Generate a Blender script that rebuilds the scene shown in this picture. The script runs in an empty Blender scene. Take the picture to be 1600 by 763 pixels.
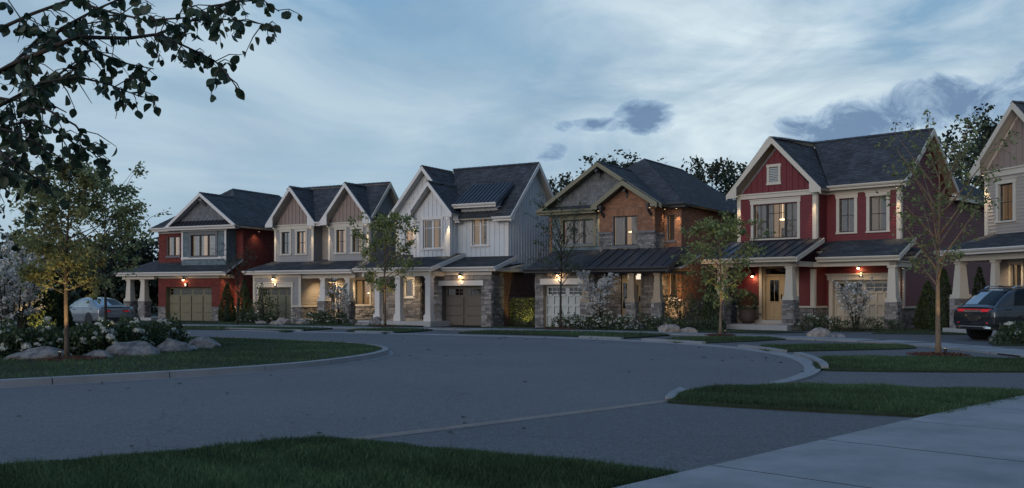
import bpy, bmesh, math, random
import numpy as np
from mathutils import Vector, Matrix
R = math.radians
sc = bpy.context.scene
col = sc.collection
rng = random.Random(7)
nrg = np.random.default_rng(7)

# ------------------------------------------------------------------ camera
F_PX, HORIZ, EYE = 1500.0, 462.0, 1.5
cd = bpy.data.cameras.new('camera'); cam = bpy.data.objects.new('camera', cd); col.objects.link(cam)
cam.location = (0, 0, EYE); cam.rotation_euler = (R(90), 0, 0)
cd.sensor_width = 36; cd.lens = F_PX / 1600 * 36
cd.shift_y = (HORIZ - 381.5) / 1600
cd.clip_start = 0.1; cd.clip_end = 3000
sc.camera = cam
sc.view_settings.view_transform = 'Standard'; sc.view_settings.look = 'None'
sc.view_settings.gamma = 1.0; sc.view_settings.exposure = 0.45
try:
    sc.view_settings.use_curve_mapping = False
    sc.cycles.use_denoising = True
    sc.cycles.max_bounces = 6; sc.cycles.diffuse_bounces = 3; sc.cycles.glossy_bounces = 3
    sc.cycles.transparent_max_bounces = 12
    sc.cycles.sample_clamp_indirect = 4.0
    sc.cycles.caustics_reflective = False; sc.cycles.caustics_refractive = False
except Exception:
    pass

# ------------------------------------------------------------------ sky and sun (dusk)
SUN_EL, SUN_ROT = 3.0, 212.0
world = bpy.data.worlds.new('World'); sc.world = world; world.use_nodes = True
def build_world():
    nt = world.node_tree; N = nt.nodes; L = nt.links
    N.clear()
    out = N.new('ShaderNodeOutputWorld'); bg = N.new('ShaderNodeBackground')
    sky = N.new('ShaderNodeTexSky'); sky.sky_type = 'NISHITA'; sky.sun_disc = False
    sky.sun_elevation = R(SUN_EL); sky.sun_rotation = R(SUN_ROT)
    sky.air_density = 1.3; sky.dust_density = 0.4; sky.ozone_density = 2.0
    tc = N.new('ShaderNodeTexCoord'); sep = N.new('ShaderNodeSeparateXYZ'); L.new(tc.outputs['Generated'], sep.inputs[0])
    def m(op, a, b=None, c=None):
        n = N.new('ShaderNodeMath'); n.operation = op
        for i, x in enumerate((a, b, c)):
            if x is None: continue
            if hasattr(x, 'links') or hasattr(x, 'is_linked'): L.new(x, n.inputs[i])
            else: n.inputs[i].default_value = x
        return n.outputs[0]
    def ramp(x, stops):
        n = N.new('ShaderNodeValToRGB'); e = n.color_ramp.elements
        while len(e) < len(stops): e.new(0.5)
        for k, (p, c) in enumerate(stops):
            e[k].position = p; e[k].color = (c, c, c, 1) if not isinstance(c, tuple) else (*c, 1)
        L.new(x, n.inputs[0]); return n.outputs[0]
    def mixc(f, a, b):
        n = N.new('ShaderNodeMix'); n.data_type = 'RGBA'
        if hasattr(f, 'links'): L.new(f, n.inputs[0])
        else: n.inputs[0].default_value = f
        for i, x in ((6, a), (7, b)):
            if hasattr(x, 'links'): L.new(x, n.inputs[i])
            else: n.inputs[i].default_value = (*x, 1)
        return n.outputs[2]
    zc = m('MAXIMUM', sep.outputs[2], 0.0)
    den = m('ADD', zc, 0.10)
    cx = m('DIVIDE', sep.outputs[0], den); cy = m('DIVIDE', sep.outputs[1], den)
    comb = N.new('ShaderNodeCombineXYZ'); L.new(cx, comb.inputs[0]); L.new(cy, comb.inputs[1])
    def noise(vec, scale, detail, rough, sx=1, sy=1, rot=0, off=(0, 0, 0), dist=0.0):
        mp = N.new('ShaderNodeMapping'); L.new(vec, mp.inputs[0])
        mp.inputs['Scale'].default_value = (sx, sy, 1); mp.inputs['Rotation'].default_value = (0, 0, rot)
        mp.inputs['Location'].default_value = off
        n = N.new('ShaderNodeTexNoise'); L.new(mp.outputs[0], n.inputs['Vector'])
        n.inputs['Scale'].default_value = scale; n.inputs['Detail'].default_value = detail
        n.inputs['Roughness'].default_value = rough; n.inputs['Distortion'].default_value = dist
        return n.outputs[0]
    # clear-sky gradient: the Nishita sky, levelled to the even brightness of dusk
    grad = ramp(zc, [(0.0, (0.335, 0.44, 0.52)), (0.09, (0.325, 0.445, 0.535)), (0.20, (0.205, 0.33, 0.455)), (0.32, (0.155, 0.295, 0.455)), (0.6, (0.135, 0.285, 0.53)), (1.0, (0.10, 0.24, 0.50))])
    skn = N.new('ShaderNodeMix'); skn.data_type = 'RGBA'; skn.blend_type = 'MULTIPLY'
    skn.inputs[0].default_value = 1.0; L.new(sky.outputs[0], skn.inputs[6]); skn.inputs[7].default_value = (0.1, 0.1, 0.1, 1)
    base = mixc(0.92, skn.outputs[2], grad)
    az = m('ARCTAN2', sep.outputs[0], sep.outputs[1]); el = sep.outputs[2]
    ae = N.new('ShaderNodeCombineXYZ'); L.new(az, ae.inputs[0]); L.new(el, ae.inputs[1]); ae = ae.outputs[0]
    hi = ramp(zc, [(0.32, 1.0), (0.6, 0.2)])
    east = ramp(m('MULTIPLY_ADD', az, 0.5, 0.5), [(0.30, 0.45), (0.48, 0.85), (0.60, 1.0)])
    # high veil, brighter than the sky, in long soft streaks that rise to the right
    n1 = noise(ae, 3.9, 8, 0.58, 0.75, 2.2, R(-14), (3.1, 0.4, 0), 0.7)
    n1b = noise(ae, 2.3, 3, 0.5, 0.8, 1.6, R(-20), (1.0, 5.3, 0), 0.3)
    veil = m('MULTIPLY', ramp(n1, [(0.36, 0.0), (0.60, 1.0)]), ramp(n1b, [(0.30, 0.25), (0.52, 1.0)]))
    veil = m('MULTIPLY', m('MULTIPLY', veil, hi), east)
    c1 = mixc(m('MULTIPLY', veil, 1.0), base, (0.51, 0.60, 0.645))
    # greyer drifts under it
    n2 = noise(ae, 4.2, 8, 0.60, 0.8, 2.1, R(-24), (7.3, 2.2, 0), 0.9)
    n2b = noise(ae, 2.6, 2, 0.5, 1.0, 1.7, R(-20), (4.0, 8.2, 0), 0.2)
    band = m('MULTIPLY', ramp(n2, [(0.42, 0.0), (0.62, 1.0)]), ramp(n2b, [(0.36, 0.2), (0.54, 1.0)]))
    c2 = mixc(m('MULTIPLY', m('MULTIPLY', band, hi), 0.66), c1, (0.205, 0.30, 0.40))
    # flat thin grey streaks near the horizon
    n4 = noise(ae, 7.0, 5, 0.55, 0.35, 5.0, R(-3), (1.7, 3.3, 0), 0.2)
    low = m('MULTIPLY', ramp(n4, [(0.55, 0.0), (0.70, 1.0)]), ramp(el, [(0.05, 1.0), (0.15, 0.8), (0.20, 0.0)]))
    c2 = mixc(m('MULTIPLY', low, 0.5), c2, (0.235, 0.345, 0.47))
    # blue-grey cumulus: a bank low in the east and a few scraps
    def blob(a0, e0, ra, re):
        u = m('DIVIDE', m('SUBTRACT', az, a0), ra); v = m('DIVIDE', m('SUBTRACT', el, e0), re)
        return m('MAXIMUM', m('SUBTRACT', 1.0, m('ADD', m('MULTIPLY', u, u), m('MULTIPLY', v, v))), 0.0)
    bank = None
    for p in ((0.30, 0.160, 0.055, 0.022), (0.355, 0.170, 0.07, 0.030), (0.43, 0.178, 0.09, 0.034), (0.53, 0.185, 0.10, 0.036), (0.66, 0.185, 0.14, 0.035), (0.138, 0.181, 0.040, 0.020), (0.095, 0.174, 0.045, 0.010), (0.040, 0.149, 0.026, 0.014), (0.052, 0.173, 0.018, 0.008)):
        q = blob(*p); bank = q if bank is None else m('MAXIMUM', bank, q)
    n3 = noise(ae, 17.0, 9, 0.66, 1.0, 1.5, 0, (0.35, 0.2, 0.1), 0.6)
    v = m('ADD', m('MULTIPLY', n3, 0.85), m('MULTIPLY', m('POWER', bank, 0.6), 0.33))
    cum = ramp(v, [(0.555, 0.0), (0.66, 0.7), (0.76, 1.0)])
    cc = ramp(v, [(0.55, (0.38, 0.49, 0.59)), (0.65, (0.20, 0.30, 0.43)), (0.78, (0.105, 0.175, 0.29))])
    c3 = mixc(m('MULTIPLY', cum, 0.93), c2, cc)
    # the west keeps the last glow, the sky behind the right shoulder is already darker
    def toward(deg):
        return m('ADD', m('MULTIPLY', sep.outputs[0], math.sin(R(deg))), m('MULTIPLY', sep.outputs[1], math.cos(R(deg))))
    gw = ramp(m('MAXIMUM', toward(SUN_ROT), 0.0), [(0.0, (1.0, 1.0, 1.0)), (0.3, (1.0, 1.0, 1.0)), (1.0, (1.65, 1.45, 1.35))])
    ge = ramp(m('MAXIMUM', toward(118), 0.0), [(0.0, (1.0, 1.0, 1.0)), (0.15, (1.0, 1.0, 1.0)), (1.0, (0.45, 0.47, 0.52))])
    for g_ in (gw, ge):
        gm = N.new('ShaderNodeMix'); gm.data_type = 'RGBA'; gm.blend_type = 'MULTIPLY'; gm.inputs[0].default_value = 1
        L.new(c3, gm.inputs[6]); L.new(g_, gm.inputs[7]); c3 = gm.outputs[2]
    L.new(c3, bg.inputs[0]); bg.inputs[1].default_value = 1.0
    L.new(bg.outputs[0], out.inputs[0])
build_world()
sd = bpy.data.lights.new('sun', 'SUN'); sun = bpy.data.objects.new('sun', sd); col.objects.link(sun)
sd.energy = 0.85; sd.angle = R(36); sd.color = (1.0, 0.86, 0.76)
_se = R(9)   # the glow of the set sun, low on the left behind the camera
_sa = R(SUN_ROT)
_dirv = Vector((math.sin(_sa) * math.cos(_se), math.cos(_sa) * math.cos(_se), math.sin(_se)))
sun.rotation_euler = _dirv.to_track_quat('Z', 'Y').to_euler()

# ------------------------------------------------------------------ materials
MATS = {}
def mat(name, colour, rough=0.7, var=0.0, vscale=6.0, tint=False, bump=0.0, bscale=60.0, metal=0.0, spec=0.3, trans=0.0, coat=0.0, col2=None):
    m = bpy.data.materials.new(name); m.use_nodes = True; nt = m.node_tree; N = nt.nodes; L = nt.links
    b = N['Principled BSDF']; b.inputs['Roughness'].default_value = rough; b.inputs['Metallic'].default_value = metal
    b.inputs['Specular IOR Level'].default_value = spec
    if coat: b.inputs['Coat Weight'].default_value = coat; b.inputs['Coat Roughness'].default_value = 0.05
    c = None
    tc = N.new('ShaderNodeTexCoord')
    if var or col2:
        n = N.new('ShaderNodeTexNoise'); n.inputs['Scale'].default_value = vscale; n.inputs['Detail'].default_value = 6; n.inputs['Roughness'].default_value = 0.65
        L.new(tc.outputs['Object'], n.inputs['Vector'])
        r = N.new('ShaderNodeValToRGB'); e = r.color_ramp.elements
        a = tuple(x * (1 - var) for x in colour); z = col2 or tuple(min(1, x * (1 + var)) for x in colour)
        e[0].position = 0.32; e[0].color = (*a, 1); e[1].position = 0.68; e[1].color = (*z, 1)
        L.new(n.outputs[0], r.inputs[0]); c = r.outputs[0]
    if tint:
        at = N.new('ShaderNodeAttribute'); at.attribute_name = 'tint'
        mx = N.new('ShaderNodeMix'); mx.data_type = 'RGBA'; mx.blend_type = 'MULTIPLY'; mx.inputs[0].default_value = 1
        if c: L.new(c, mx.inputs[6])
        else: mx.inputs[6].default_value = (*colour, 1)
        L.new(at.outputs['Fac'], mx.inputs[7]); c = mx.outputs[2]
    if c: L.new(c, b.inputs['Base Color'])
    else: b.inputs['Base Color'].default_value = (*colour, 1)
    if bump:
        n2 = N.new('ShaderNodeTexNoise'); n2.inputs['Scale'].default_value = bscale; n2.inputs['Detail'].default_value = 5
        L.new(tc.outputs['Object'], n2.inputs['Vector'])
        bp = N.new('ShaderNodeBump'); bp.inputs['Strength'].default_value = bump; bp.inputs['Distance'].default_value = 0.02
        L.new(n2.outputs[0], bp.inputs['Height']); L.new(bp.outputs[0], b.inputs['Normal'])
    if trans:
        t = N.new('ShaderNodeBsdfTranslucent'); mxs = N.new('ShaderNodeMixShader'); mxs.inputs[0].default_value = trans
        if c: L.new(c, t.inputs[0])
        else: t.inputs[0].default_value = (*colour, 1)
        o = N['Material Output']; L.new(b.outputs[0], mxs.inputs[1]); L.new(t.outputs[0], mxs.inputs[2]); L.new(mxs.outputs[0], o.inputs[0])
    MATS[name] = m; return m
def emat(name, colour, strength):
    m = bpy.data.materials.new(name); m.use_nodes = True; b = m.node_tree.nodes['Principled BSDF']
    b.inputs['Base Color'].default_value = (*colour, 1); b.inputs['Emission Color'].default_value = (*colour, 1); b.inputs['Emission Strength'].default_value = strength
    MATS[name] = m; return m
def glassmat(name, tintc, ref=0.12):
    m = bpy.data.materials.new(name); m.use_nodes = True; N = m.node_tree.nodes; L = m.node_tree.links
    N.remove(N['Principled BSDF']); o = N['Material Output']
    t = N.new('ShaderNodeBsdfTransparent'); t.inputs[0].default_value = (*tintc, 1)
    g = N.new('ShaderNodeBsdfGlossy'); g.inputs['Roughness'].default_value = 0.03
    lw = N.new('ShaderNodeLayerWeight'); lw.inputs[0].default_value = 0.35
    mr = N.new('ShaderNodeMath'); mr.operation = 'MULTIPLY_ADD'; mr.inputs[1].default_value = 0.5; mr.inputs[2].default_value = ref
    L.new(lw.outputs['Fresnel'], mr.inputs[0])
    mx = N.new('ShaderNodeMixShader'); L.new(mr.outputs[0], mx.inputs[0]); L.new(t.outputs[0], mx.inputs[1]); L.new(g.outputs[0], mx.inputs[2]); L.new(mx.outputs[0], o.inputs[0])
    MATS[name] = m; return m
M = MATS
mat('shingle', (0.046, 0.050, 0.057), 0.85, 0.25, 1.5, tint=True, bump=0.4, bscale=90)
mat('roof_deck', (0.03, 0.034, 0.04), 0.9)
mat('metal_roof', (0.045, 0.048, 0.055), 0.42, 0.12, 1.2, metal=0.3)
mat('metal_roof_blue', (0.05, 0.06, 0.075), 0.55, 0.12, 1.2, metal=0.3)
mat('brick_red', (0.14, 0.032, 0.028), 0.85, 0.10, 5, tint=True, bump=0.4, bscale=80)
mat('brick_orange', (0.245, 0.122, 0.075), 0.85, 0.10, 5, tint=True, bump=0.4, bscale=80)
mat('brick_brown', (0.12, 0.07, 0.058), 0.85, 0.2, 9, tint=True, bump=0.4, bscale=80)
mat('mortar', (0.17, 0.145, 0.13), 0.9, 0.1)
mat('mortar_dark', (0.10, 0.05, 0.045), 0.9, 0.1)
mat('stone_grey', (0.185, 0.185, 0.20), 0.85, 0.3, 7, tint=True, bump=0.7, bscale=30, col2=(0.26, 0.235, 0.21))
mat('stone_joint', (0.06, 0.058, 0.058), 0.95)
mat('siding_grey', (0.25, 0.245, 0.245), 0.6, 0.06, 3, tint=True)
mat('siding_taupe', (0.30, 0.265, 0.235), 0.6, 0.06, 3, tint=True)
mat('siding_red', (0.125, 0.021, 0.025), 0.55, 0.08, 3, tint=True)
mat('board_white', (0.52, 0.535, 0.55), 0.55, 0.05, 2)
mat('board_taupe', (0.235, 0.185, 0.165), 0.6, 0.07, 2)
mat('board_red', (0.125, 0.021, 0.026), 0.55, 0.08, 2)
mat('shake_blue', (0.11, 0.145, 0.165), 0.8, 0.15, 5, tint=True)
mat('shake_charcoal', (0.13, 0.14, 0.15), 0.8, 0.15, 5, tint=True)
mat('trim_white', (0.55, 0.53, 0.51), 0.5, 0.04, 4)
mat('trim_cream', (0.48, 0.44, 0.375), 0.5, 0.04, 4)
mat('trim_olive', (0.165, 0.155, 0.105), 0.55, 0.05, 4)
mat('trim_dark', (0.035, 0.037, 0.042), 0.5)
mat('trim_slate', (0.12, 0.125, 0.14), 0.5, 0.05, 4)
mat('column_tan', (0.30, 0.235, 0.165), 0.6, 0.06, 4)
mat('garage_khaki', (0.15, 0.135, 0.088), 0.5, 0.05, 3)
mat('garage_olive', (0.16, 0.15, 0.10), 0.5, 0.05, 3)
mat('garage_brown', (0.115, 0.098, 0.082), 0.5, 0.05, 3)
mat('garage_grey', (0.42, 0.44, 0.43), 0.5, 0.05, 3)
mat('garage_cream', (0.46, 0.42, 0.35), 0.5, 0.05, 3)
mat('door_tan', (0.31, 0.24, 0.15), 0.45, 0.06, 3)
mat('door_dark', (0.05, 0.04, 0.033), 0.4)
mat('sash_dark', (0.025, 0.025, 0.027), 0.4)
mat('sash_white', (0.60, 0.60, 0.60), 0.45)
for _n, _s in (('room_bright', 0.27), ('room_mid', 0.115), ('room_dim', 0.045)):  # room walls glow by themselves, standing in for lamps inside
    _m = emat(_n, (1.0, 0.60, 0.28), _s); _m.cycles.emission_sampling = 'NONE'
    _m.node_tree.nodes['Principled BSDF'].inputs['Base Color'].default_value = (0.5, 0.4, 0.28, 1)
mat('furniture', (0.10, 0.06, 0.04), 0.6)
mat('curtain', (0.29, 0.26, 0.265), 0.9, trans=0.5)
mat('concrete', (0.215, 0.215, 0.218), 0.85, 0.22, 1.1, bump=0.25, bscale=120)
mat('concrete_pale', (0.32, 0.325, 0.33), 0.85, 0.12, 1.5, bump=0.25, bscale=120)
mat('concrete_mid', (0.21, 0.21, 0.215), 0.85, 0.12, 1.5, bump=0.25, bscale=120)
mat('concrete_dark', (0.135, 0.135, 0.14), 0.85, 0.12, 2, bump=0.25, bscale=90)
mat('porch_slab', (0.33, 0.33, 0.33), 0.85, 0.08, 2)
mat('soil', (0.03, 0.022, 0.016), 0.95, 0.3, 6, bump=0.8, bscale=30)
mat('mulch', (0.105, 0.035, 0.018), 0.95, 0.4, 25, tint=True)
mat('boulder', (0.10, 0.10, 0.105), 0.85, 0.45, 5.0, bump=1.0, bscale=18, col2=(0.25, 0.235, 0.225))
mat('boulder_warm', (0.20, 0.17, 0.15), 0.85, 0.4, 5.0, bump=1.0, bscale=18, col2=(0.36, 0.30, 0.26))
mat('bark', (0.10, 0.075, 0.055), 0.9, 0.35, 14, bump=0.9, bscale=40)
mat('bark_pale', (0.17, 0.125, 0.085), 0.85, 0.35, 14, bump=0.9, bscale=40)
mat('bark_dark', (0.035, 0.028, 0.024), 0.9, 0.3, 14)
mat('leaf_green', (0.17, 0.20, 0.075), 0.55, tint=True, trans=0.35)
mat('leaf_olive', (0.17, 0.195, 0.085), 0.55, tint=True, trans=0.45)
mat('leaf_island', (0.20, 0.22, 0.10), 0.5, tint=True, trans=0.5)
mat('leaf_dark', (0.060, 0.085, 0.042), 0.55, tint=True, trans=0.25)
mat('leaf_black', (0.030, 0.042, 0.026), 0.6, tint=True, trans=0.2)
mat('leaf_over', (0.036, 0.058, 0.034), 0.45, tint=True, trans=0.32)
mat('cedar', (0.040, 0.062, 0.024), 0.8, tint=True, trans=0.2)
mat('petal', (0.62, 0.60, 0.57), 0.7, tint=True, trans=0.3)
mat('petal_cream', (0.60, 0.60, 0.52), 0.7, tint=True, trans=0.3)
mat('grass', (0.044, 0.076, 0.034), 0.7, tint=True, trans=0.3)
mat('lawn', (0.022, 0.030, 0.015), 0.95, 0.3, 3, bump=0.5, bscale=60)
mat('tyre', (0.012, 0.012, 0.013), 0.8)
mat('rim', (0.42, 0.43, 0.45), 0.3, metal=0.9)
mat('paint_silver', (0.18, 0.19, 0.205), 0.3, metal=0.5, coat=0.6)
mat('paint_graphite', (0.036, 0.040, 0.044), 0.25, metal=0.5, coat=1.0)
mat('car_black', (0.012, 0.012, 0.014), 0.5)
mat('chrome', (0.6, 0.6, 0.62), 0.18, metal=1.0)
mat('plate', (0.55, 0.56, 0.58), 0.5)
mat('terracotta', (0.075, 0.052, 0.045), 0.7)
mat('black_metal', (0.015, 0.015, 0.016), 0.45, metal=0.5)
emat('tail_light', (0.75, 0.02, 0.03), 0.10)
glassmat('car_glass', (0.03, 0.035, 0.04), 0.02)
emat('bulb', (1.0, 0.70, 0.38), 14.0)
emat('plaque', (1.0, 0.86, 0.68), 0.7)
emat('lens', (1.0, 0.75, 0.40), 2.0)
emat('lamp_shade', (1.0, 0.68, 0.36), 3.0)
glassmat('glass', (0.80, 0.82, 0.84), 0.05)
glassmat('glass_dark', (0.06, 0.07, 0.08), 0.05)
def asphalt(name, a, b):
    m = mat(name, a, 0.78, 0.2, 0.35, bump=1.0, bscale=70); N = m.node_tree.nodes; L = m.node_tree.links
    bs = N['Principled BSDF']; bs.inputs['Specular IOR Level'].default_value = 0.5
    tc = [n for n in N if n.type == 'TEX_COORD'][0]
    def nz(scale, detail, rough=0.6):
        n = N.new('ShaderNodeTexNoise'); n.inputs['Scale'].default_value = scale; n.inputs['Detail'].default_value = detail; n.inputs['Roughness'].default_value = rough
        L.new(tc.outputs['Object'], n.inputs['Vector']); return n.outputs[0]
    def rp(x, p0, c0, p1, c1):
        r = N.new('ShaderNodeValToRGB'); e = r.color_ramp.elements; e[0].position = p0; e[0].color = (*c0, 1); e[1].position = p1; e[1].color = (*c1, 1); L.new(x, r.inputs[0]); return r.outputs[0]
    def mul(x, y):
        mx = N.new('ShaderNodeMix'); mx.data_type = 'RGBA'; mx.blend_type = 'MULTIPLY'; mx.inputs[0].default_value = 1; L.new(x, mx.inputs[6]); L.new(y, mx.inputs[7]); return mx.outputs[2]
    g = lambda v: (v, v, v)
    c = rp(nz(0.20, 7), 0.33, a, 0.67, b)
    c = mul(c, rp(nz(55, 3, 0.8), 0.30, g(0.42), 0.74, g(1.9)))       # stone grain
    c = mul(c, rp(nz(24, 3, 0.75), 0.32, g(0.62), 0.70, g(1.45)))
    c = mul(c, rp(nz(6, 4, 0.7), 0.30, g(0.84), 0.72, g(1.16)))
    c = mul(c, rp(nz(1.6, 5, 0.65), 0.60, g(1.0), 0.78, g(0.72)))      # oil and damp stains
    v = N.new('ShaderNodeTexVoronoi'); v.feature = 'DISTANCE_TO_EDGE'; v.inputs['Scale'].default_value = 0.16
    mp = N.new('ShaderNodeMapping'); wv = N.new('ShaderNodeTexNoise'); wv.inputs['Scale'].default_value = 1.2; wv.inputs['Detail'].default_value = 5
    L.new(tc.outputs['Object'], wv.inputs['Vector']); va = N.new('ShaderNodeVectorMath'); va.operation = 'MULTIPLY_ADD'; va.inputs[1].default_value = (1.1, 1.1, 0); L.new(wv.outputs['Color'], va.inputs[0]); L.new(tc.outputs['Object'], va.inputs[2]); L.new(va.outputs[0], v.inputs['Vector'])
    c = mul(c, rp(v.outputs['Distance'], 0.0008, g(0.7), 0.003, g(1.0)))   # fine sealed cracks
    L.new(c, bs.inputs['Base Color'])
asphalt('asphalt', (0.078, 0.079, 0.083), (0.104, 0.103, 0.106))
asphalt('asphalt_drive', (0.066, 0.067, 0.071), (0.084, 0.084, 0.087))

# ------------------------------------------------------------------ mesh helpers
class Frame:
    """u to the right, v up (or up the slope), n outward"""
    def __init__(s, O, U, V, Nn=None):
        s.O = Vector(O); s.U = Vector(U).normalized(); s.V = Vector(V).normalized()
        s.N = Vector(Nn).normalized() if Nn else s.U.cross(s.V)
    def __call__(s, u, v, n=0.0):
        return tuple(s.O + s.U * u + s.V * v + s.N * n)
def front(d): return Frame((0, d, 0), (1, 0, 0), (0, 0, 1))
def right(x): return Frame((x, 0, 0), (0, 1, 0), (0, 0, 1))
class LeftFrame(Frame):
    def __init__(s, x): s.O = Vector((x, 0, 0)); s.U = Vector((0, 1, 0)); s.V = Vector((0, 0, 1)); s.N = Vector((-1, 0, 0))
def left(x): return LeftFrame(x)

class MB:
    def __init__(s): s.v = []; s.f = []; s.t = []; s.mi = []; s.cur = 0
    def face(s, pts, t=1.0):
        i = len(s.v); s.v.extend(pts); s.f.append(tuple(range(i, i + len(pts)))); s.t.append(t); s.mi.append(s.cur)
    def hexa(s, p, t=1.0, skip=()):
        i = len(s.v); s.v.extend(p)
        for k, q in enumerate(((0, 1, 2, 3), (7, 6, 5, 4), (0, 4, 5, 1), (1, 5, 6, 2), (2, 6, 7, 3), (3, 7, 4, 0))):
            if k in skip: continue
            s.f.append(tuple(i + j for j in q)); s.t.append(t); s.mi.append(s.cur)
    def box(s, x0, x1, y0, y1, z0, z1, t=1.0):
        s.hexa([(x0, y0, z0), (x1, y0, z0), (x1, y0, z1), (x0, y0, z1), (x0, y1, z0), (x1, y1, z0), (x1, y1, z1), (x0, y1, z1)], t)
    def fbox(s, F, u0, u1, v0, v1, n0, n1, t=1.0):
        s.hexa([F(u0, v0, n1), F(u1, v0, n1), F(u1, v1, n1), F(u0, v1, n1), F(u0, v0, n0), F(u1, v0, n0), F(u1, v1, n0), F(u0, v1, n0)], t)
    def prism(s, F, poly, n0, n1, t=1.0):
        s.face([F(u, v, n1) for u, v in poly], t); s.face([F(u, v, n0) for u, v in reversed(poly)], t)
        for k in range(len(poly)):
            a = poly[k]; b = poly[(k + 1) % len(poly)]
            s.face([F(a[0], a[1], n1), F(a[0], a[1], n0), F(b[0], b[1], n0), F(b[0], b[1], n1)], t)
    def beam(s, p, q, h, dv, t=1.0):
        """board from p to q, height h hanging down, depth vector dv"""
        p = Vector(p); q = Vector(q); dv = Vector(dv); dn = Vector((0, 0, -h))
        P = [p + dn, q + dn, q, p]
        s.hexa([tuple(x) for x in P] + [tuple(x + dv) for x in P], t)
    def tube(s, pts, rad, k=6, t=1.0, cap=True):
        rings = []
        for i, p in enumerate(pts):
            p = Vector(p)
            a = Vector(pts[max(i - 1, 0)]); b = Vector(pts[min(i + 1, len(pts) - 1)])
            d = (b - a).normalized() if (b - a).length > 1e-9 else Vector((0, 0, 1))
            x = d.orthogonal().normalized() if i == 0 else (x0 - d * x0.dot(d)).normalized()
            x0 = x; y = d.cross(x); r = rad[i] if hasattr(rad, '__len__') else rad
            st = len(s.v)
            for j in range(k):
                an = 2 * math.pi * j / k; s.v.append(tuple(p + x * (math.cos(an) * r) + y * (math.sin(an) * r)))
            rings.append(st)
        for a, b in zip(rings, rings[1:]):
            for j in range(k):
                j2 = (j + 1) % k; s.f.append((a + j, a + j2, b + j2, b + j)); s.t.append(t); s.mi.append(s.cur)
        if cap:
            for st, rev in ((rings[0], True), (rings[-1], False)):
                q = list(range(st, st + k)); s.f.append(tuple(reversed(q)) if rev else tuple(q)); s.t.append(t); s.mi.append(s.cur)
    def lathe(s, c, prof, k=16, axis='z', t=1.0):
        st = []
        for r, h in prof:
            i = len(s.v); st.append(i)
            for j in range(k):
                a = 2 * math.pi * j / k; ca, sa = math.cos(a) * r, math.sin(a) * r
                s.v.append((c[0] + ca, c[1] + sa, c[2] + h) if axis == 'z' else (c[0] + h, c[1] + ca, c[2] + sa) if axis == 'x' else (c[0] + ca, c[1] + h, c[2] + sa))
        for a, b in zip(st, st[1:]):
            for j in range(k):
                j2 = (j + 1) % k; s.f.append((a + j, a + j2, b + j2, b + j)); s.t.append(t); s.mi.append(s.cur)
        s.f.append(tuple(reversed(range(st[0], st[0] + k)))); s.f.append(tuple(range(st[-1], st[-1] + k))); s.t += [t, t]; s.mi += [s.cur] * 2
    def mesh(s, name, mats, smooth=False):
        me = bpy.data.meshes.new(name); me.from_pydata(s.v, [], s.f)
        if not isinstance(mats, (list, tuple)): mats = [mats]
        for m_ in mats: me.materials.append(M[m_] if isinstance(m_, str) else m_)
        at = me.attributes.new('tint', 'FLOAT', 'FACE'); at.data.foreach_set('value', s.t)
        if len(mats) > 1: me.polygons.foreach_set('material_index', s.mi)
        if smooth: me.polygons.foreach_set('use_smooth', [True] * len(s.f))
        return me
    def build(s, name, mats, parent=None, smooth=False, kind=None):
        return link(name, s.mesh(name, mats, smooth), parent, kind)
def link(name, me, parent=None, kind=None, loc=None):
    o = bpy.data.objects.new(name, me); col.objects.link(o)
    if parent is not None: o.parent = parent
    if kind: o['kind'] = kind
    if loc is not None: o.location = loc
    return o
def thing(name, label, cat, loc=(0, 0, 0), rz=0.0, group=None):
    o = bpy.data.objects.new(name, None); col.objects.link(o); o.location = loc; o.rotation_euler = (0, 0, rz)
    o['label'] = label; o['category'] = cat
    if group: o['group'] = group
    return o
def tag(o, label, cat, group=None):
    o['label'] = label; o['category'] = cat
    if group: o['group'] = group
    return o
def structure(o): o['kind'] = 'structure'; return o
def lamp(name, loc, energy, parent=None, colour=(1.0, 0.62, 0.30), typ='POINT', size=0.05, aim=None, cone=80, blend=0.6):
    ld = bpy.data.lights.new(name, typ); ld.energy = energy; ld.color = colour; ld.shadow_soft_size = size
    o = bpy.data.objects.new(name, ld); col.objects.link(o); o.location = loc
    if parent is not None: o.parent = parent
    if typ == 'SPOT':
        ld.spot_size = R(cone); ld.spot_blend = blend
        o.rotation_euler = (-Vector(aim)).normalized().to_track_quat('Z', 'Y').to_euler()
    return o
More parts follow.
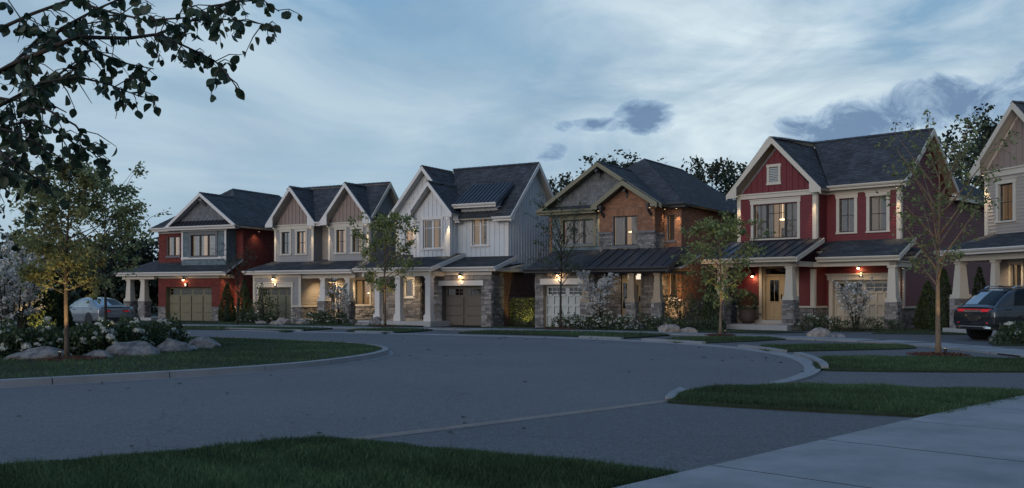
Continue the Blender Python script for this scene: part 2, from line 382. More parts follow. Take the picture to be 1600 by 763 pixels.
# ---------- course tiler: cuts a polygon into rows and pieces
def intervals(poly, v):
    xs = []
    n = len(poly)
    for i in range(n):
        (a, b), (c, d) = poly[i], poly[(i + 1) % n]
        if (b <= v < d) or (d <= v < b): xs.append(a + (v - b) / (d - b) * (c - a))
    xs.sort(); return list(zip(xs[::2], xs[1::2]))
def minus(iv, holes, v):
    for (h0, h1, k0, k1) in holes:
        if k0 <= v < k1:
            o = []
            for a, b in iv:
                if h1 <= a or h0 >= b: o.append((a, b)); continue
                if h0 > a + 0.004: o.append((a, h0))
                if h1 < b - 0.004: o.append((h1, b))
            iv = o
    return iv
def bands(poly, holes, cuts):
    """exact trapezoids between the given v cuts"""
    out = []
    for va, vb in zip(cuts, cuts[1:]):
        if vb - va < 1e-5: continue
        vm = (va + vb) / 2; base = intervals(poly, vm); lo = intervals(poly, va + 1e-6); hi = intervals(poly, vb - 1e-6)
        if not (len(lo) == len(hi) == len(base)): lo = hi = base
        for a, b in minus(base, holes, vm):
            k = next((j for j, (p, q) in enumerate(base) if p - 1e-6 <= a and b <= q + 1e-6), 0)
            p, q = base[k]
            la = lo[k][0] if abs(a - p) < 1e-6 else a; lb = lo[k][1] if abs(b - q) < 1e-6 else b
            ha = hi[k][0] if abs(a - p) < 1e-6 else a; hb = hi[k][1] if abs(b - q) < 1e-6 else b
            out.append((va, vb, la, lb, ha, hb))
    return out
def backing(mb, F, poly, holes, n=0.0):
    cuts = sorted({v for _, v in poly} | {k for h in holes for k in h[2:]})
    lo = min(v for _, v in poly); hi = max(v for _, v in poly); cuts = [c for c in cuts if lo <= c <= hi]
    for va, vb, la, lb, ha, hb in bands(poly, holes, cuts):
        mb.face([F(la, va, n), F(lb, va, n), F(hb, vb, n), F(ha, vb, n)])
def piece(mb, F, a, b, c, d, va, vb, n0, n1, n2=None, t=1.0):
    n2 = n1 if n2 is None else n2
    mb.hexa([F(a, va, n1), F(b, va, n1), F(d, vb, n2), F(c, vb, n2), F(a, va, n0), F(b, va, n0), F(d, vb, n0), F(c, vb, n0)], t, skip=(1,))
def courses(mb, F, poly, holes, kind, r=None):
    r = r or rng
    lo = min(v for _, v in poly); hi = max(v for _, v in poly)
    cuts = [lo]; odd = 0
    while cuts[-1] < hi - 1e-4:
        h = {'brick': 0.078, 'lap': 0.135, 'shake': 0.17, 'shingle': 0.15}.get(kind) or r.choice((0.07, 0.10, 0.10, 0.13, 0.17))
        cuts.append(min(hi, cuts[-1] + h))
    if kind == 'soldier': cuts = [lo, hi]
    rowtone = {}
    for va, vb, la, lb, ha, hb in bands(poly, holes, cuts):
        odd = int(round((va - lo) / 0.078)) if kind == 'brick' else hash(round(va * 1000))
        if vb - va < 0.012: continue
        if kind == 'lap':
            t = r.uniform(0.95, 1.05)
            mb.face([F(la, va, 0.026), F(lb, va, 0.026), F(hb, vb, 0.008), F(ha, vb, 0.008)], t)
            mb.face([F(la, va, 0.0), F(lb, va, 0.0), F(lb, va, 0.026), F(la, va, 0.026)], t)
            continue
        L = {'brick': 0.215, 'soldier': 0.075, 'shingle': 0.3, 'shake': 0.16, 'ledge': 0.35}[kind]
        w = max(lb, hb) - min(la, ha); x0 = min(la, ha)
        if w < 0.02: continue
        u = x0
        first = L * (0.5 if odd % 2 else 1.0) if kind == 'brick' else (L if kind == 'soldier' else r.uniform(0.3, 1.0) * L)
        ends = [x0]; step = first
        # bricks and shakes keep to a common bond measured from u=0
        if kind in ('brick', 'soldier'):
            off = (L / 2 if (odd % 2 and kind == 'brick') else 0.0)
            k = math.floor((x0 - off) / L) + 1; nx = off + k * L
            while nx < x0 + w - 0.02:
                if nx > x0 + 0.02: ends.append(nx)
                nx += L
        else:
            nx = x0 + first
            while nx < x0 + w - 0.05:
                ends.append(nx)
                nx += L * (r.uniform(0.5, 1.6) if kind == 'ledge' else r.uniform(0.7, 1.3))
        ends.append(x0 + w)
        g = {'brick': 0.005, 'soldier': 0.005, 'shingle': 0.004, 'shake': 0.004, 'ledge': 0.006}[kind]
        for p, q in zip(ends, ends[1:]):
            a = max(p + g, la); b = min(q - g, lb); c = max(p + g, ha); d = min(q - g, hb)
            if b - a < 0.004 and d - c < 0.004: continue
            if b < a: a = b = (a + b) / 2
            if d < c: c = d = (c + d) / 2
            if kind in ('brick', 'soldier'):
                piece(mb, F, a, b, c, d, va + 0.005, vb - 0.005, 0, r.uniform(0.012, 0.019), t=r.uniform(0.74, 1.2))
            elif kind == 'ledge':
                piece(mb, F, a, b, c, d, va + 0.005, vb - 0.005, 0, r.uniform(0.018, 0.065), r.uniform(0.018, 0.06), t=r.uniform(0.55, 1.4))
            elif kind == 'shingle':
                t = r.uniform(0.72, 1.3); n1 = r.uniform(0.014, 0.024)
                mb.face([F(a, va, n1), F(b, va, n1), F(d, vb + 0.01, 0.006), F(c, vb + 0.01, 0.006)], t)
                mb.face([F(a, va, 0), F(b, va, 0), F(b, va, n1), F(a, va, n1)], t * 0.8)
            else:
                t = r.uniform(0.8, 1.2); n1 = r.uniform(0.018, 0.03)
                mb.face([F(a, va, n1), F(b, va, n1), F(d, vb, 0.006), F(c, vb, 0.006)], t)
                mb.face([F(a, va, 0), F(b, va, 0), F(b, va, n1), F(a, va, n1)], t)
                mb.face([F(b, va, 0), F(d, vb, 0), F(d, vb, 0.006), F(b, va, n1)], t)
def rect(u0, u1, v0, v1): return [(u0, v0), (u1, v0), (u1, v1), (u0, v1)]
# ------------------------------------------------------------------ house kit
class House:
    def __init__(s, label, loc, yaw):
        s.root = thing('house', label, 'house', (loc[0], loc[1], 0), R(-yaw))
        s.acc = {}; s.loc = Vector((loc[0], loc[1], 0)); s.yaw = R(-yaw)
    def mb(s, name, mats, kind=None, smooth=False):
        key = (name, str(mats))
        if key not in s.acc: s.acc[key] = (MB(), name, mats, kind)
        return s.acc[key][0]
    def part(s, name, mb, mats, parent=None, smooth=False, kind=None):
        return mb.build(name, mats, parent or s.root, smooth, kind)
    def finish(s):
        roof = None
        for mb, name, mats, kind in sorted(s.acc.values(), key=lambda a: a[1] != 'roof'):
            if not mb.f: continue
            p = s.root
            if name in ('shingle', 'soffit', 'ridge_cap', 'seam') and roof: p = roof
            o = mb.build(name, mats, p, kind=kind)
            if name == 'roof': roof = o
    # ---- walls
    def wall(s, F, poly, holes=(), clad='lap', m='siding_grey'):
        names = {'lap': ('siding', None), 'brick': ('brick', 'mortar'), 'soldier': ('brick', 'mortar'), 'ledge': ('stone_veneer', 'stone_joint'), 'shake': ('shake', None)}
        if clad == 'plain':
            q = MB(); backing(q, F, poly, holes); s.part('wall', q, m); return
        nm, joint = names[clad]
        if m == 'brick_red': joint = 'mortar_dark'
        q = MB(); backing(q, F, poly, holes); s.part('wall', q, joint or m)
        courses(s.mb(nm, m, 'stuff'), F, poly, holes, clad)
    def bnb(s, F, poly, holes=(), m='board_white', step=0.30, off=0.0):
        q = MB(); backing(q, F, poly, holes); s.part('wall', q, m)
        lo = min(u for u, v in poly); hi = max(u for u, v in poly)
        u = math.ceil((lo - off) / step) * step + off
        tp = [(v, u_) for u_, v in poly]
        while u < hi - 0.02:
            if u > lo + 0.03:
                for a, b in minus(intervals(tp, u), [(k0, k1, h0 - 0.03, h1 + 0.03) for h0, h1, k0, k1 in holes], u):
                    if b - a > 0.08:
                        q = MB(); q.fbox(F, u - 0.022, u + 0.022, a + 0.003, b - 0.02, 0, 0.028); s.part('batten', q, m)
            u += step
    def board(s, F, u0, u1, v0, v1, m='trim_cream', n0=0.0, n1=0.045, name='trim'):
        q = MB(); q.fbox(F, u0, u1, v0, v1, n0, n1); s.part(name, q, m)
    # ---- roofs
    def slope(s, pts, m='shingle', thick=0.11, soffit='trim_cream', seam=0.55, seams=True):
        """pts: planar, first two along the eave (left to right seen from outside)"""
        P = [Vector(p) for p in pts]; U = (P[1] - P[0]).normalized()
        w = P[-1] - P[0]; V = (w - U * w.dot(U)).normalized(); F = Frame(P[0], U, V)
        poly = [((p - P[0]).dot(U), (p - P[0]).dot(V)) for p in P]
        metal = m.startswith('metal')
        a = s.mb('roof', m if metal else 'roof_deck')
        a.face([F(u, v, 0) for u, v in poly])
        b = s.mb('soffit', soffit)
        b.face([F(u, v, -thick) for u, v in reversed(poly)])
        n = len(poly)
        for k in range(n):
            p, q = poly[k], poly[(k + 1) % n]
            b.face([F(p[0], p[1], -0.002), F(p[0], p[1], -thick), F(q[0], q[1], -thick), F(q[0], q[1], -0.002)])
        if metal:
            lo = min(u for u, v in poly); hi = max(u for u, v in poly); tp = [(v, u) for u, v in poly]
            u = lo + seam * 0.5
            while u < hi:
                for c, d in intervals(tp, u):
                    q = MB(); q.fbox(F, u - 0.014, u + 0.014, c + 0.005, d - 0.005, 0, 0.045); s.part('roof_seam', q, m)
                u += seam
            q = s.mb('ridge_cap', m)
            for k in range(n):
                p, w2 = poly[k], poly[(k + 1) % n]
                d = Vector((w2[0] - p[0], w2[1] - p[1]))
                if d.length < 0.05: continue
                d.normalize(); e = Vector((-d.y, d.x)) * 0.05
                q.hexa([F(p[0], p[1], 0.03), F(w2[0], w2[1], 0.03), F(w2[0] + e.x, w2[1] + e.y, 0.012), F(p[0] + e.x, p[1] + e.y, 0.012),
                        F(p[0], p[1], -0.01), F(w2[0], w2[1], -0.01), F(w2[0] + e.x, w2[1] + e.y, -0.01), F(p[0] + e.x, p[1] + e.y, -0.01)])
        else:
            courses(s.mb('shingle', m, 'stuff'), F, poly, [], 'shingle')
    def ridge(s, p, q, m='shingle'):
        """bent cap along a ridge or hip"""
        p = Vector(p); q = Vector(q); n = max(1, int((q - p).length / 0.3)); mb = s.mb('ridge_cap', m, 'stuff')
        d = (q - p).normalized(); side = d.cross(Vector((0, 0, 1))).normalized() * 0.13; up = Vector((0, 0, 0.045)); dn = Vector((0, 0, -0.055))
        for k in range(n):
            a = p + (q - p) * (k / n); b = p + (q - p) * ((k + 1) / n); l = Vector((0, 0, 0.012))
            t = rng.uniform(0.7, 1.2)
            for sg in (1, -1):
                mb.face([tuple(a + up + l), tuple(b + up), tuple(b + side * sg + dn), tuple(a + side * sg + dn + l)], t)
    def gable_front(s, ax, za, hl, hr, zl, zr, d0, d1, m='shingle', board='trim_cream', bh=0.24, ret=0.5, soffit=None, left=True, right_=True, rise=0.0):
        zb = za + rise
        """front facing gable roof: apex (ax, za), feet ax-hl / ax+hr, from depth d0 (front) to d1"""
        sf = soffit or board
        if left: s.slope([(ax - hl, d1, zl), (ax - hl, d0, zl), (ax, d0, za), (ax, d1, zb)], m, soffit=sf)
        if right_: s.slope([(ax + hr, d0, zr), (ax + hr, d1, zr), (ax, d1, zb), (ax, d0, za)], m, soffit=sf)
        q = MB(); o = 0.012
        if left: q.beam((ax - hl - 0.02, d0 - 0.03, zl + o), (ax, d0 - 0.03, za + o), bh, (0, 0.06, 0))
        if right_: q.beam((ax, d0 - 0.033, za + o + 0.002), (ax + hr + 0.02, d0 - 0.033, zr + o), bh, (0, 0.06, 0))
        s.part('rake_board', q, board)
        if ret:
            F = front(d0 - 0.036)
            if left:
                q = MB()
                k = (za - zl) / hl; q.prism(F, [(ax - hl - 0.03, zl - 0.02), (ax - hl - 0.03, zl - 0.17), (ax - hl + ret, zl - 0.17), (ax - hl + ret, zl + k * ret - 0.02)], -0.06, 0.0); s.part('eave_return', q, board)
            if right_:
                q = MB()
                k = (za - zr) / hr; q.prism(F, [(ax + hr - ret, zr + k * ret - 0.02), (ax + hr - ret, zr - 0.17), (ax + hr + 0.03, zr - 0.17), (ax + hr + 0.03, zr - 0.02)], -0.06, 0.0); s.part('eave_return', q, board)
        if True:
            s.ridge((ax, d0, za + 0.01), (ax, d1, zb + 0.01), m if m == 'shingle' else 'shingle')
    def gutter(s, x0, x1, d, z, m='trim_cream', wall_d=None, soffit=True):
        """gutter along a front eave: lip at depth d, top at z; soffit back to wall_d"""
        q = MB(); prof = [(0.0, 0.0), (-0.02, -0.05), (-0.075, -0.095), (-0.12, -0.03), (-0.12, 0.015), (-0.10, 0.015), (-0.10, -0.02), (0, -0.02)]
        prof = [(d + a, z + b) for a, b in prof]
        q.face([(x0, a, b) for a, b in prof]); q.face([(x1, a, b) for a, b in reversed(prof)])
        for k in range(len(prof)):
            a, b = prof[k], prof[(k + 1) % len(prof)]
            q.face([(x0, a[0], a[1]), (x0, b[0], b[1]), (x1, b[0], b[1]), (x1, a[0], a[1])])
        s.part('gutter', q, m)
        q = MB(); q.box(x0 + 0.01, x1 - 0.01, d + 0.002, d + 0.03, z - 0.19, z + 0.01); 
        s.part('fascia', q, m)
        if wall_d is not None and soffit:
            s.mb('soffit', m).box(x0 + 0.012, x1 - 0.012, d + 0.032, wall_d, z - 0.185, z - 0.165)
    # ---- openings
    def window(s, F, u0, u1, v0, v1, cols=1, muntin=None, cw=0.11, cm='trim_white', sash='sash_dark', head=0.17, cap=True, sill=True, lit=14.0, curtains='sides', depth=0.12, splits=None, decor=None, sillm=None):
        q = MB(); q.cur = 0
        if cw > 0:
            q.fbox(F, u0 - cw, u0, v0, v1, 0.0, 0.05); q.fbox(F, u1, u1 + cw, v0, v1, 0.0, 0.05)
            q.fbox(F, u0 - cw - 0.03, u1 + cw + 0.03, v1, v1 + head, 0.0, 0.062)
        for a, b, c, d in ((u0, u0, v0, v1), (u1, u1, v0, v1)):
            q.face([F(a, c, 0.03), F(a, c, -depth - 0.04), F(a, d, -depth - 0.04), F(a, d, 0.03)])
        for z in (v0, v1): q.face([F(u0, z, 0.03), F(u1, z, 0.03), F(u1, z, -depth - 0.04), F(u0, z, -depth - 0.04)])
        w = s.part('window', q, cm)
        if cw > 0 and cap:
            q = MB(); q.fbox(F, u0 - cw - 0.06, u1 + cw + 0.06, v1 + head, v1 + head + 0.045, 0.0, 0.095); q.build('head_cap', cm, w)
        if sill:
            q = MB(); h = 0.07 if cw > 0 else 0.10; e = cw + 0.02 if cw > 0 else 0.07
            q.fbox(F, u0 - e, u1 + e, v0 - h, v0, 0.0, 0.085); q.build('sill', sillm or cm, w)
        sp = splits or [i / cols for i in range(cols + 1)]
        q = MB(); st = 0.05
        for a, b in zip(sp, sp[1:]):
            a = u0 + (u1 - u0) * a; b = u0 + (u1 - u0) * b
            q.fbox(F, a, a + st, v0, v1, -depth, -depth + 0.06); q.fbox(F, b - st, b, v0, v1, -depth, -depth + 0.06)
            q.fbox(F, a + st, b - st, v0, v0 + st, -depth, -depth + 0.058); q.fbox(F, a + st, b - st, v1 - st, v1, -depth, -depth + 0.058)
            g = MB(); g.fbox(F, a + st, b - st, v0 + st, v1 - st, -depth + 0.02, -depth + 0.026); g.build('pane', 'glass', w)
        q.build('sash', sash, w)
        if muntin:
            g = MB()
            for k, (a, b) in enumerate(zip(sp, sp[1:])):
                a = u0 + (u1 - u0) * a + st; b = u0 + (u1 - u0) * b - st
                mu = muntin[k] if isinstance(muntin, list) else muntin
                if not mu: continue
                for fu in mu[0]: g.fbox(F, a + (b - a) * fu - 0.012, a + (b - a) * fu + 0.012, v0 + st, v1 - st, -depth + 0.03, -depth + 0.045)
                for fv in mu[1]: g.fbox(F, a, b, v0 + (v1 - v0) * fv - 0.014, v0 + (v1 - v0) * fv + 0.014, -depth + 0.031, -depth + 0.047)
            if g.f: g.build('muntin', sash, w)
        # room behind the glass
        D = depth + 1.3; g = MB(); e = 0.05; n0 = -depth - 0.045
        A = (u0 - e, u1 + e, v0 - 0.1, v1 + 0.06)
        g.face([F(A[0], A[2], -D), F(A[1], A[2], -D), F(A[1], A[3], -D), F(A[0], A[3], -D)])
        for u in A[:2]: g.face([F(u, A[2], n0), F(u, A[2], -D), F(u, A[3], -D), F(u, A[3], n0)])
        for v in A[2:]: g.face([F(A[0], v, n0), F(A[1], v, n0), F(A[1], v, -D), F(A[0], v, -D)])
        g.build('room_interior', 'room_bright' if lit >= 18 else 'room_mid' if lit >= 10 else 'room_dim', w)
        uc = (u0 + u1) / 2
        if decor:
            g = MB()
            if 'cabinet' in decor: g.fbox(F, uc - 0.25, uc + 0.45, v0 - 0.08, v0 + 0.55, -D + 0.02, -D + 0.35)
            if 'picture' in decor: g.fbox(F, uc - 0.05, uc + 0.3, v0 + 0.7, v0 + 1.15, -D + 0.005, -D + 0.03)
            if g.f: g.build('furniture', 'furniture', w)
            if 'lamp' in decor:
                g = MB(); p = F(uc + 0.12, v0 + 0.38, -depth - 0.55); g.lathe((p[0], p[1], p[2] - 0.0), [(0.05, 0.0), (0.085, 0.01), (0.055, 0.16), (0.04, 0.165)], 10); g.build('table_lamp', 'lamp_shade', w)
            if 'pendant' in decor:
                g = MB(); p = F(uc, v1 - 0.75, -depth - 0.6); g.lathe(p, [(0.10, 0.0), (0.17, 0.02), (0.16, 0.05), (0.02, 0.09)], 12); g.tube([(p[0], p[1], p[2] + 0.09), (p[0], p[1], p[2] + 0.8)], 0.008, 4); g.build('pendant_lamp', 'lamp_shade', w)
        if curtains:
            W = u1 - u0
            spans = {'sides': [(0.0, 0.40), (0.64, 1.0)], 'full': [(0.0, 0.49), (0.51, 1.0)], 'left': [(0.0, 0.45)], 'right': [(0.55, 1.0)], 'ends': [(0.0, 0.29), (0.71, 1.0)]}[curtains]
            for a, b in spans:
                g = MB(); n = max(8, int((b - a) * W * 28)); P = []
                ph = rng.uniform(0, 6)
                for k in range(n + 1):
                    u = u0 + W * (a + (b - a) * k / n); off = -depth - 0.16 + 0.035 * math.sin(k * 1.25 + ph) + 0.012 * math.sin(k * 2.9)
                    P.append((u, off))
                for (ua, na), (ub, nb) in zip(P, P[1:]): g.face([F(ua, v0 - 0.05, na), F(ub, v0 - 0.05, nb), F(ub, v1 + 0.03, nb), F(ua, v1 + 0.03, na)])
                g.build('curtain', 'curtain', w)
        return w
    def garage(s, F, u0, u1, z1, m, style, rec=0.24, jm='trim_cream'):
        q = MB()
        for u in (u0, u1): q.face([F(u, -0.05, 0.02), F(u, -0.05, -rec - 0.05), F(u, z1, -rec - 0.05), F(u, z1, 0.02)])
        q.face([F(u0, z1, 0.02), F(u1, z1, 0.02), F(u1, z1, -rec - 0.05), F(u0, z1, -rec - 0.05)])
        s.part('door_jamb', q, jm)
        b = MB(); b.fbox(F, u0, u1, 0.0, z1, -rec - 0.05, -rec)
        g = s.part('garage_door', b, m)
        W = u1 - u0
        def pan(a, b_, c, d, n=0.06, mm=m):
            q = MB(); q.fbox(F, a, b_, c, d, -rec, -rec + n); q.build('panel', mm, g)
        def lights(a, b_, c, d, nu, nv):
            q = MB(); q.fbox(F, a, b_, c, d, -rec - 0.03, -rec + 0.008); q.build('pane', 'glass_dark', g)
            q = MB()
            for k in range(1, nu): x = a + (b_ - a) * k / nu; q.fbox(F, x - 0.012, x + 0.012, c, d, -rec + 0.008, -rec + 0.02)
            for k in range(1, nv): z = c + (d - c) * k / nv; q.fbox(F, a, b_, z - 0.012, z + 0.012, -rec + 0.008, -rec + 0.021)
            if q.f: q.build('muntin', m, g)
        if style == 'four':       # four columns, glazed top row, three rows of panels
            for i in range(4):
                a = u0 + W * i / 4 + 0.045; c = u0 + W * (i + 1) / 4 - 0.045
                lights(a + 0.03, c - 0.03, z1 * 0.79, z1 * 0.95, 3, 2)
                for j in range(3): pan(a, c, z1 * (0.015 + 0.255 * j), z1 * (0.24 + 0.255 * j))
        elif style == 'two':
            for i in range(2):
                a = u0 + W * i / 2 + 0.08; c = u0 + W * (i + 1) / 2 - 0.05
                lights(a + 0.08, c - 0.06, z1 * 0.77, z1 * 0.92, 4, 2)
                for j in range(3): pan(a, c, z1 * (0.015 + 0.245 * j), z1 * (0.23 + 0.245 * j))
        else:                     # carriage: raised grid of rails and stiles, glazed top
            for i in range(2):
                a = u0 + W * i / 2 + 0.10; c = u0 + W * (i + 1) / 2 - 0.10
                lights(a, c, z1 * 0.765, z1 * 0.93, 4 if style == 'carriage' else 3, 2)
            n = 6 if style == 'carriage' else 7
            for k in range(n + 1):
                x = u0 + W * k / n; pan(max(u0, x - 0.055), min(u1, x + 0.055), 0.02, z1 * 0.735, 0.075)
            for z in (0.02, 0.25, 0.49, 0.73):
                for k in range(n):
                    pan(u0 + W * k / n + 0.056, u0 + W * (k + 1) / n - 0.056, z1 * z, z1 * z + 0.10, 0.07)
            pan(u0 + 0.0, u1, z1 * 0.945, z1 - 0.004, 0.07)
        return g
    def door(s, F, u0, u1, z0, z1, m, glass=True, handle='right'):
        b = MB(); b.fbox(F, u0, u1, z0, z1, -0.14, -0.08); d = s.part('front_door', b, m)
        w = u1 - u0; h = z1 - z0
        if glass:
            q = MB(); q.fbox(F, u0 + w * 0.24, u1 - w * 0.24, z0 + h * 0.42, z1 - h * 0.09, -0.085, -0.072); q.build('pane', 'glass_dark', d)
            q = MB()
            for a, c, e, f in ((0.20, 0.24, 0.40, 0.93), (0.76, 0.80, 0.40, 0.93), (0.24, 0.76, 0.40, 0.42), (0.24, 0.76, 0.91, 0.93)):
                q.fbox(F, u0 + w * a, u0 + w * c, z0 + h * e, z0 + h * f, -0.08, -0.055)
            q.fbox(F, u0 + w * 0.49, u0 + w * 0.51, z0 + h * 0.42, z0 + h * 0.91, -0.072, -0.06); q.build('muntin', m, d)
        for a, c in ((0.14, 0.46), (0.54, 0.86)):
            q = MB(); q.fbox(F, u0 + w * a, u0 + w * c, z0 + h * 0.06, z0 + h * 0.33, -0.08, -0.06); q.build('panel', m, d)
        hx = u1 - 0.07 if handle == 'right' else u0 + 0.07
        q = MB(); q.fbox(F, hx - 0.02, hx + 0.02, z0 + 0.95, z0 + 1.2, -0.08, -0.03); q.build('handle', 'black_metal', d)
        return d
    def column(s, x0, x1, d, z0, z1, z2, w=None, m='trim_cream', cap=True, taper=0.7, base=True):
        """square column: stone pier z0..z1, tapered shaft z1..z2; front face at depth d"""
        q = MB(); W = x1 - x0; xc = (x0 + x1) / 2; dc = d + W / 2
        sh = MB(); a = W * 0.42; b = a * taper
        sh.hexa([(xc - a, dc - a, z1 + 0.06), (xc + a, dc - a, z1 + 0.06), (xc + b, dc - b, z2 - 0.1), (xc - b, dc - b, z2 - 0.1),
                 (xc - a, dc + a, z1 + 0.06), (xc + a, dc + a, z1 + 0.06), (xc + b, dc + b, z2 - 0.1), (xc - b, dc + b, z2 - 0.1)])
        c = s.part('porch_column', sh, m)
        q.box(xc - a - 0.05, xc + a + 0.05, dc - a - 0.05, dc + a + 0.05, z1 + 0.045, z1 + 0.16); q.build('moulding', m, c); q = MB(); q.box(xc - b - 0.04, xc + b + 0.04, dc - b - 0.04, dc + b + 0.04, z2 - 0.1, z2); q.build('moulding', m, c)
        if base:
            q = MB(); q.box(x0 - 0.03, x1 + 0.03, d - 0.03, d + W + 0.03, z1, z1 + 0.045); q.build('pier_cap', m, c)
            q = MB(); q.box(x0, x1, d, d + W, z0, z1); 
            for F, r in ((front(d), (x0, x1)), (right(x1), (d, d + W)), (left(x0), (d, d + W))): courses(q, F, rect(r[0], r[1], z0, z1), [], 'ledge')
            q.build('stone_pier', 'stone_grey', c, kind=None)
        return c
    def post(s, x0, x1, d, z0, z2, m='trim_white', plinth=0.3):
        W = x1 - x0; sh = MB(); sh.box(x0, x1, d, d + W, z0, z2); c = s.part('porch_post', sh, m)
        q = MB(); q.box(x0 - 0.06, x1 + 0.06, d - 0.06, d + W + 0.06, z0, z0 + plinth); q.box(x0 - 0.03, x1 + 0.03, d - 0.03, d + W + 0.03, z0 + plinth, z0 + plinth + 0.05); q.build('plinth', m, c); q = MB()
        q.box(x0 - 0.03, x1 + 0.03, d - 0.03, d + W + 0.03, z2 - 0.32, z2 - 0.27); q.build('moulding', m, c); q = MB(); q.box(x0 - 0.04, x1 + 0.04, d - 0.04, d + W + 0.04, z2 - 0.09, z2); q.build('capital', m, c)
        return c
    def sconce(s, F, u, v, energy=6.0, plaque=True):
        energy *= 0.6
        q = MB(); q.fbox(F, u - 0.05, u + 0.05, v + 0.02, v + 0.16, 0.0, 0.03)
        q.tube([F(u, v + 0.12, 0.02), F(u, v + 0.2, 0.10), F(u, v + 0.18, 0.17), F(u, v + 0.12, 0.18)], 0.012, 5)
        p = F(u, v, 0.18); q.lathe(p, [(0.10, 0.0), (0.085, 0.05), (0.035, 0.10), (0.02, 0.13)], 12)
        w = s.part('wall_lamp', q, 'black_metal')
        b = MB(); b.lathe((p[0], p[1], p[2] - 0.03), [(0.02, -0.03), (0.055, 0.0), (0.05, 0.035), (0.02, 0.05)], 10); b.build('bulb', 'bulb', w)
        lamp('wall_light', (p[0], p[1], p[2] - 0.10), energy, s.root, (1.0, 0.60, 0.27), size=0.05)
        if plaque:
            q = MB(); q.fbox(F, u - 0.09 + 0.08, u + 0.09 + 0.08, v - 0.42, v - 0.16, 0.0, 0.08); k = s.part('lantern', q, 'black_metal')
            q = MB(); q.fbox(F, u - 0.045 + 0.08, u + 0.045 + 0.08, v - 0.37, v - 0.22, 0.08, 0.09); q.build('lantern_glass', 'plaque', k)
    def downlight(s, x, d, z, energy=9.0, aim=(0, 0.22, -1), cone=95):
        energy *= 2.5
        q = MB(); q.lathe((x, d, z - 0.012), [(0.05, 0.0), (0.06, 0.004), (0.06, 0.012)], 10); o = s.part('downlight', q, 'trim_white')
        q = MB(); q.lathe((x, d, z - 0.016), [(0.03, 0.0), (0.034, 0.004)], 10); q.build('lens', 'lens', o)
        lamp('soffit_light', (x, d, z - 0.05), energy, s.root, (1.0, 0.72, 0.40), 'SPOT', 0.03, aim, cone, 0.8)

def close_box(H, x0, x1, d0, d1, z0, z1, m, sides='lb'):
    mb = MB()
    if 'l' in sides: mb.face([(x0, d0, z0), (x0, d1, z0), (x0, d1, z1), (x0, d0, z1)])
    if 'r' in sides: mb.face([(x1, d0, z0), (x1, d1, z0), (x1, d1, z1), (x1, d0, z1)])
    if 'b' in sides: mb.face([(x0, d1, z0), (x1, d1, z0), (x1, d1, z1), (x0, d1, z1)])
    H.part('wall', mb, m)
def hip(H, x0, x1, d0, d1, z, pitch, soffit, m='shingle'):
    t = (x1 - x0) / 2; xc = (x0 + x1) / 2; za = z + t * pitch; a = (xc, d0 + t, za); b = (xc, d1 - t, za)
    H.slope([(x0, d0, z), (x1, d0, z), a], m, soffit=soffit)
    H.slope([(x1, d0, z), (x1, d1, z), b, a], m, soffit=soffit)
    H.slope([(x0, d1, z), (x0, d0, z), a, b], m, soffit=soffit)
    H.slope([(x1, d1, z), (x0, d1, z), b], m, soffit=soffit)
    H.ridge((x1, d0, z), a); H.ridge((x0, d0, z), a); H.ridge(a, b)
    return za
def side_gable(H, x0, x1, d0, z0, dr, zr, d1, board, sofm, fronts=None):
    """roof with its ridge along x: eaves at d0 and d1, ridge at dr"""
    for f in fronts or [[(x0, d0, z0), (x1, d0, z0), (x1, dr, zr), (x0, dr, zr)]]: H.slope(f, soffit=sofm)
    H.slope([(x1, d1, z0), (x0, d1, z0), (x0, dr, zr), (x1, dr, zr)], soffit=sofm)
    H.ridge((x0, dr, zr + 0.01), (x1, dr, zr + 0.01))
    q = MB(); q.beam((x1 + 0.0, d0 - 0.02, z0 + 0.01), (x1 + 0.0, dr, zr + 0.01), 0.26, (0.04, 0, 0)); q.beam((x1 + 0.0, dr, zr + 0.012), (x1 + 0.0, d1 + 0.02, z0 + 0.01), 0.26, (0.041, 0, 0))
    k = (zr - z0) / (dr - d0); F = right(x1 + 0.043)
    q.prism(F, [(d0 - 0.03, z0 - 0.2), (d0 + 0.34, z0 - 0.2), (d0 + 0.34, z0 + k * 0.36), (d0 - 0.03, z0)], -0.06, 0.0)
    H.part('rake_board', q, board)

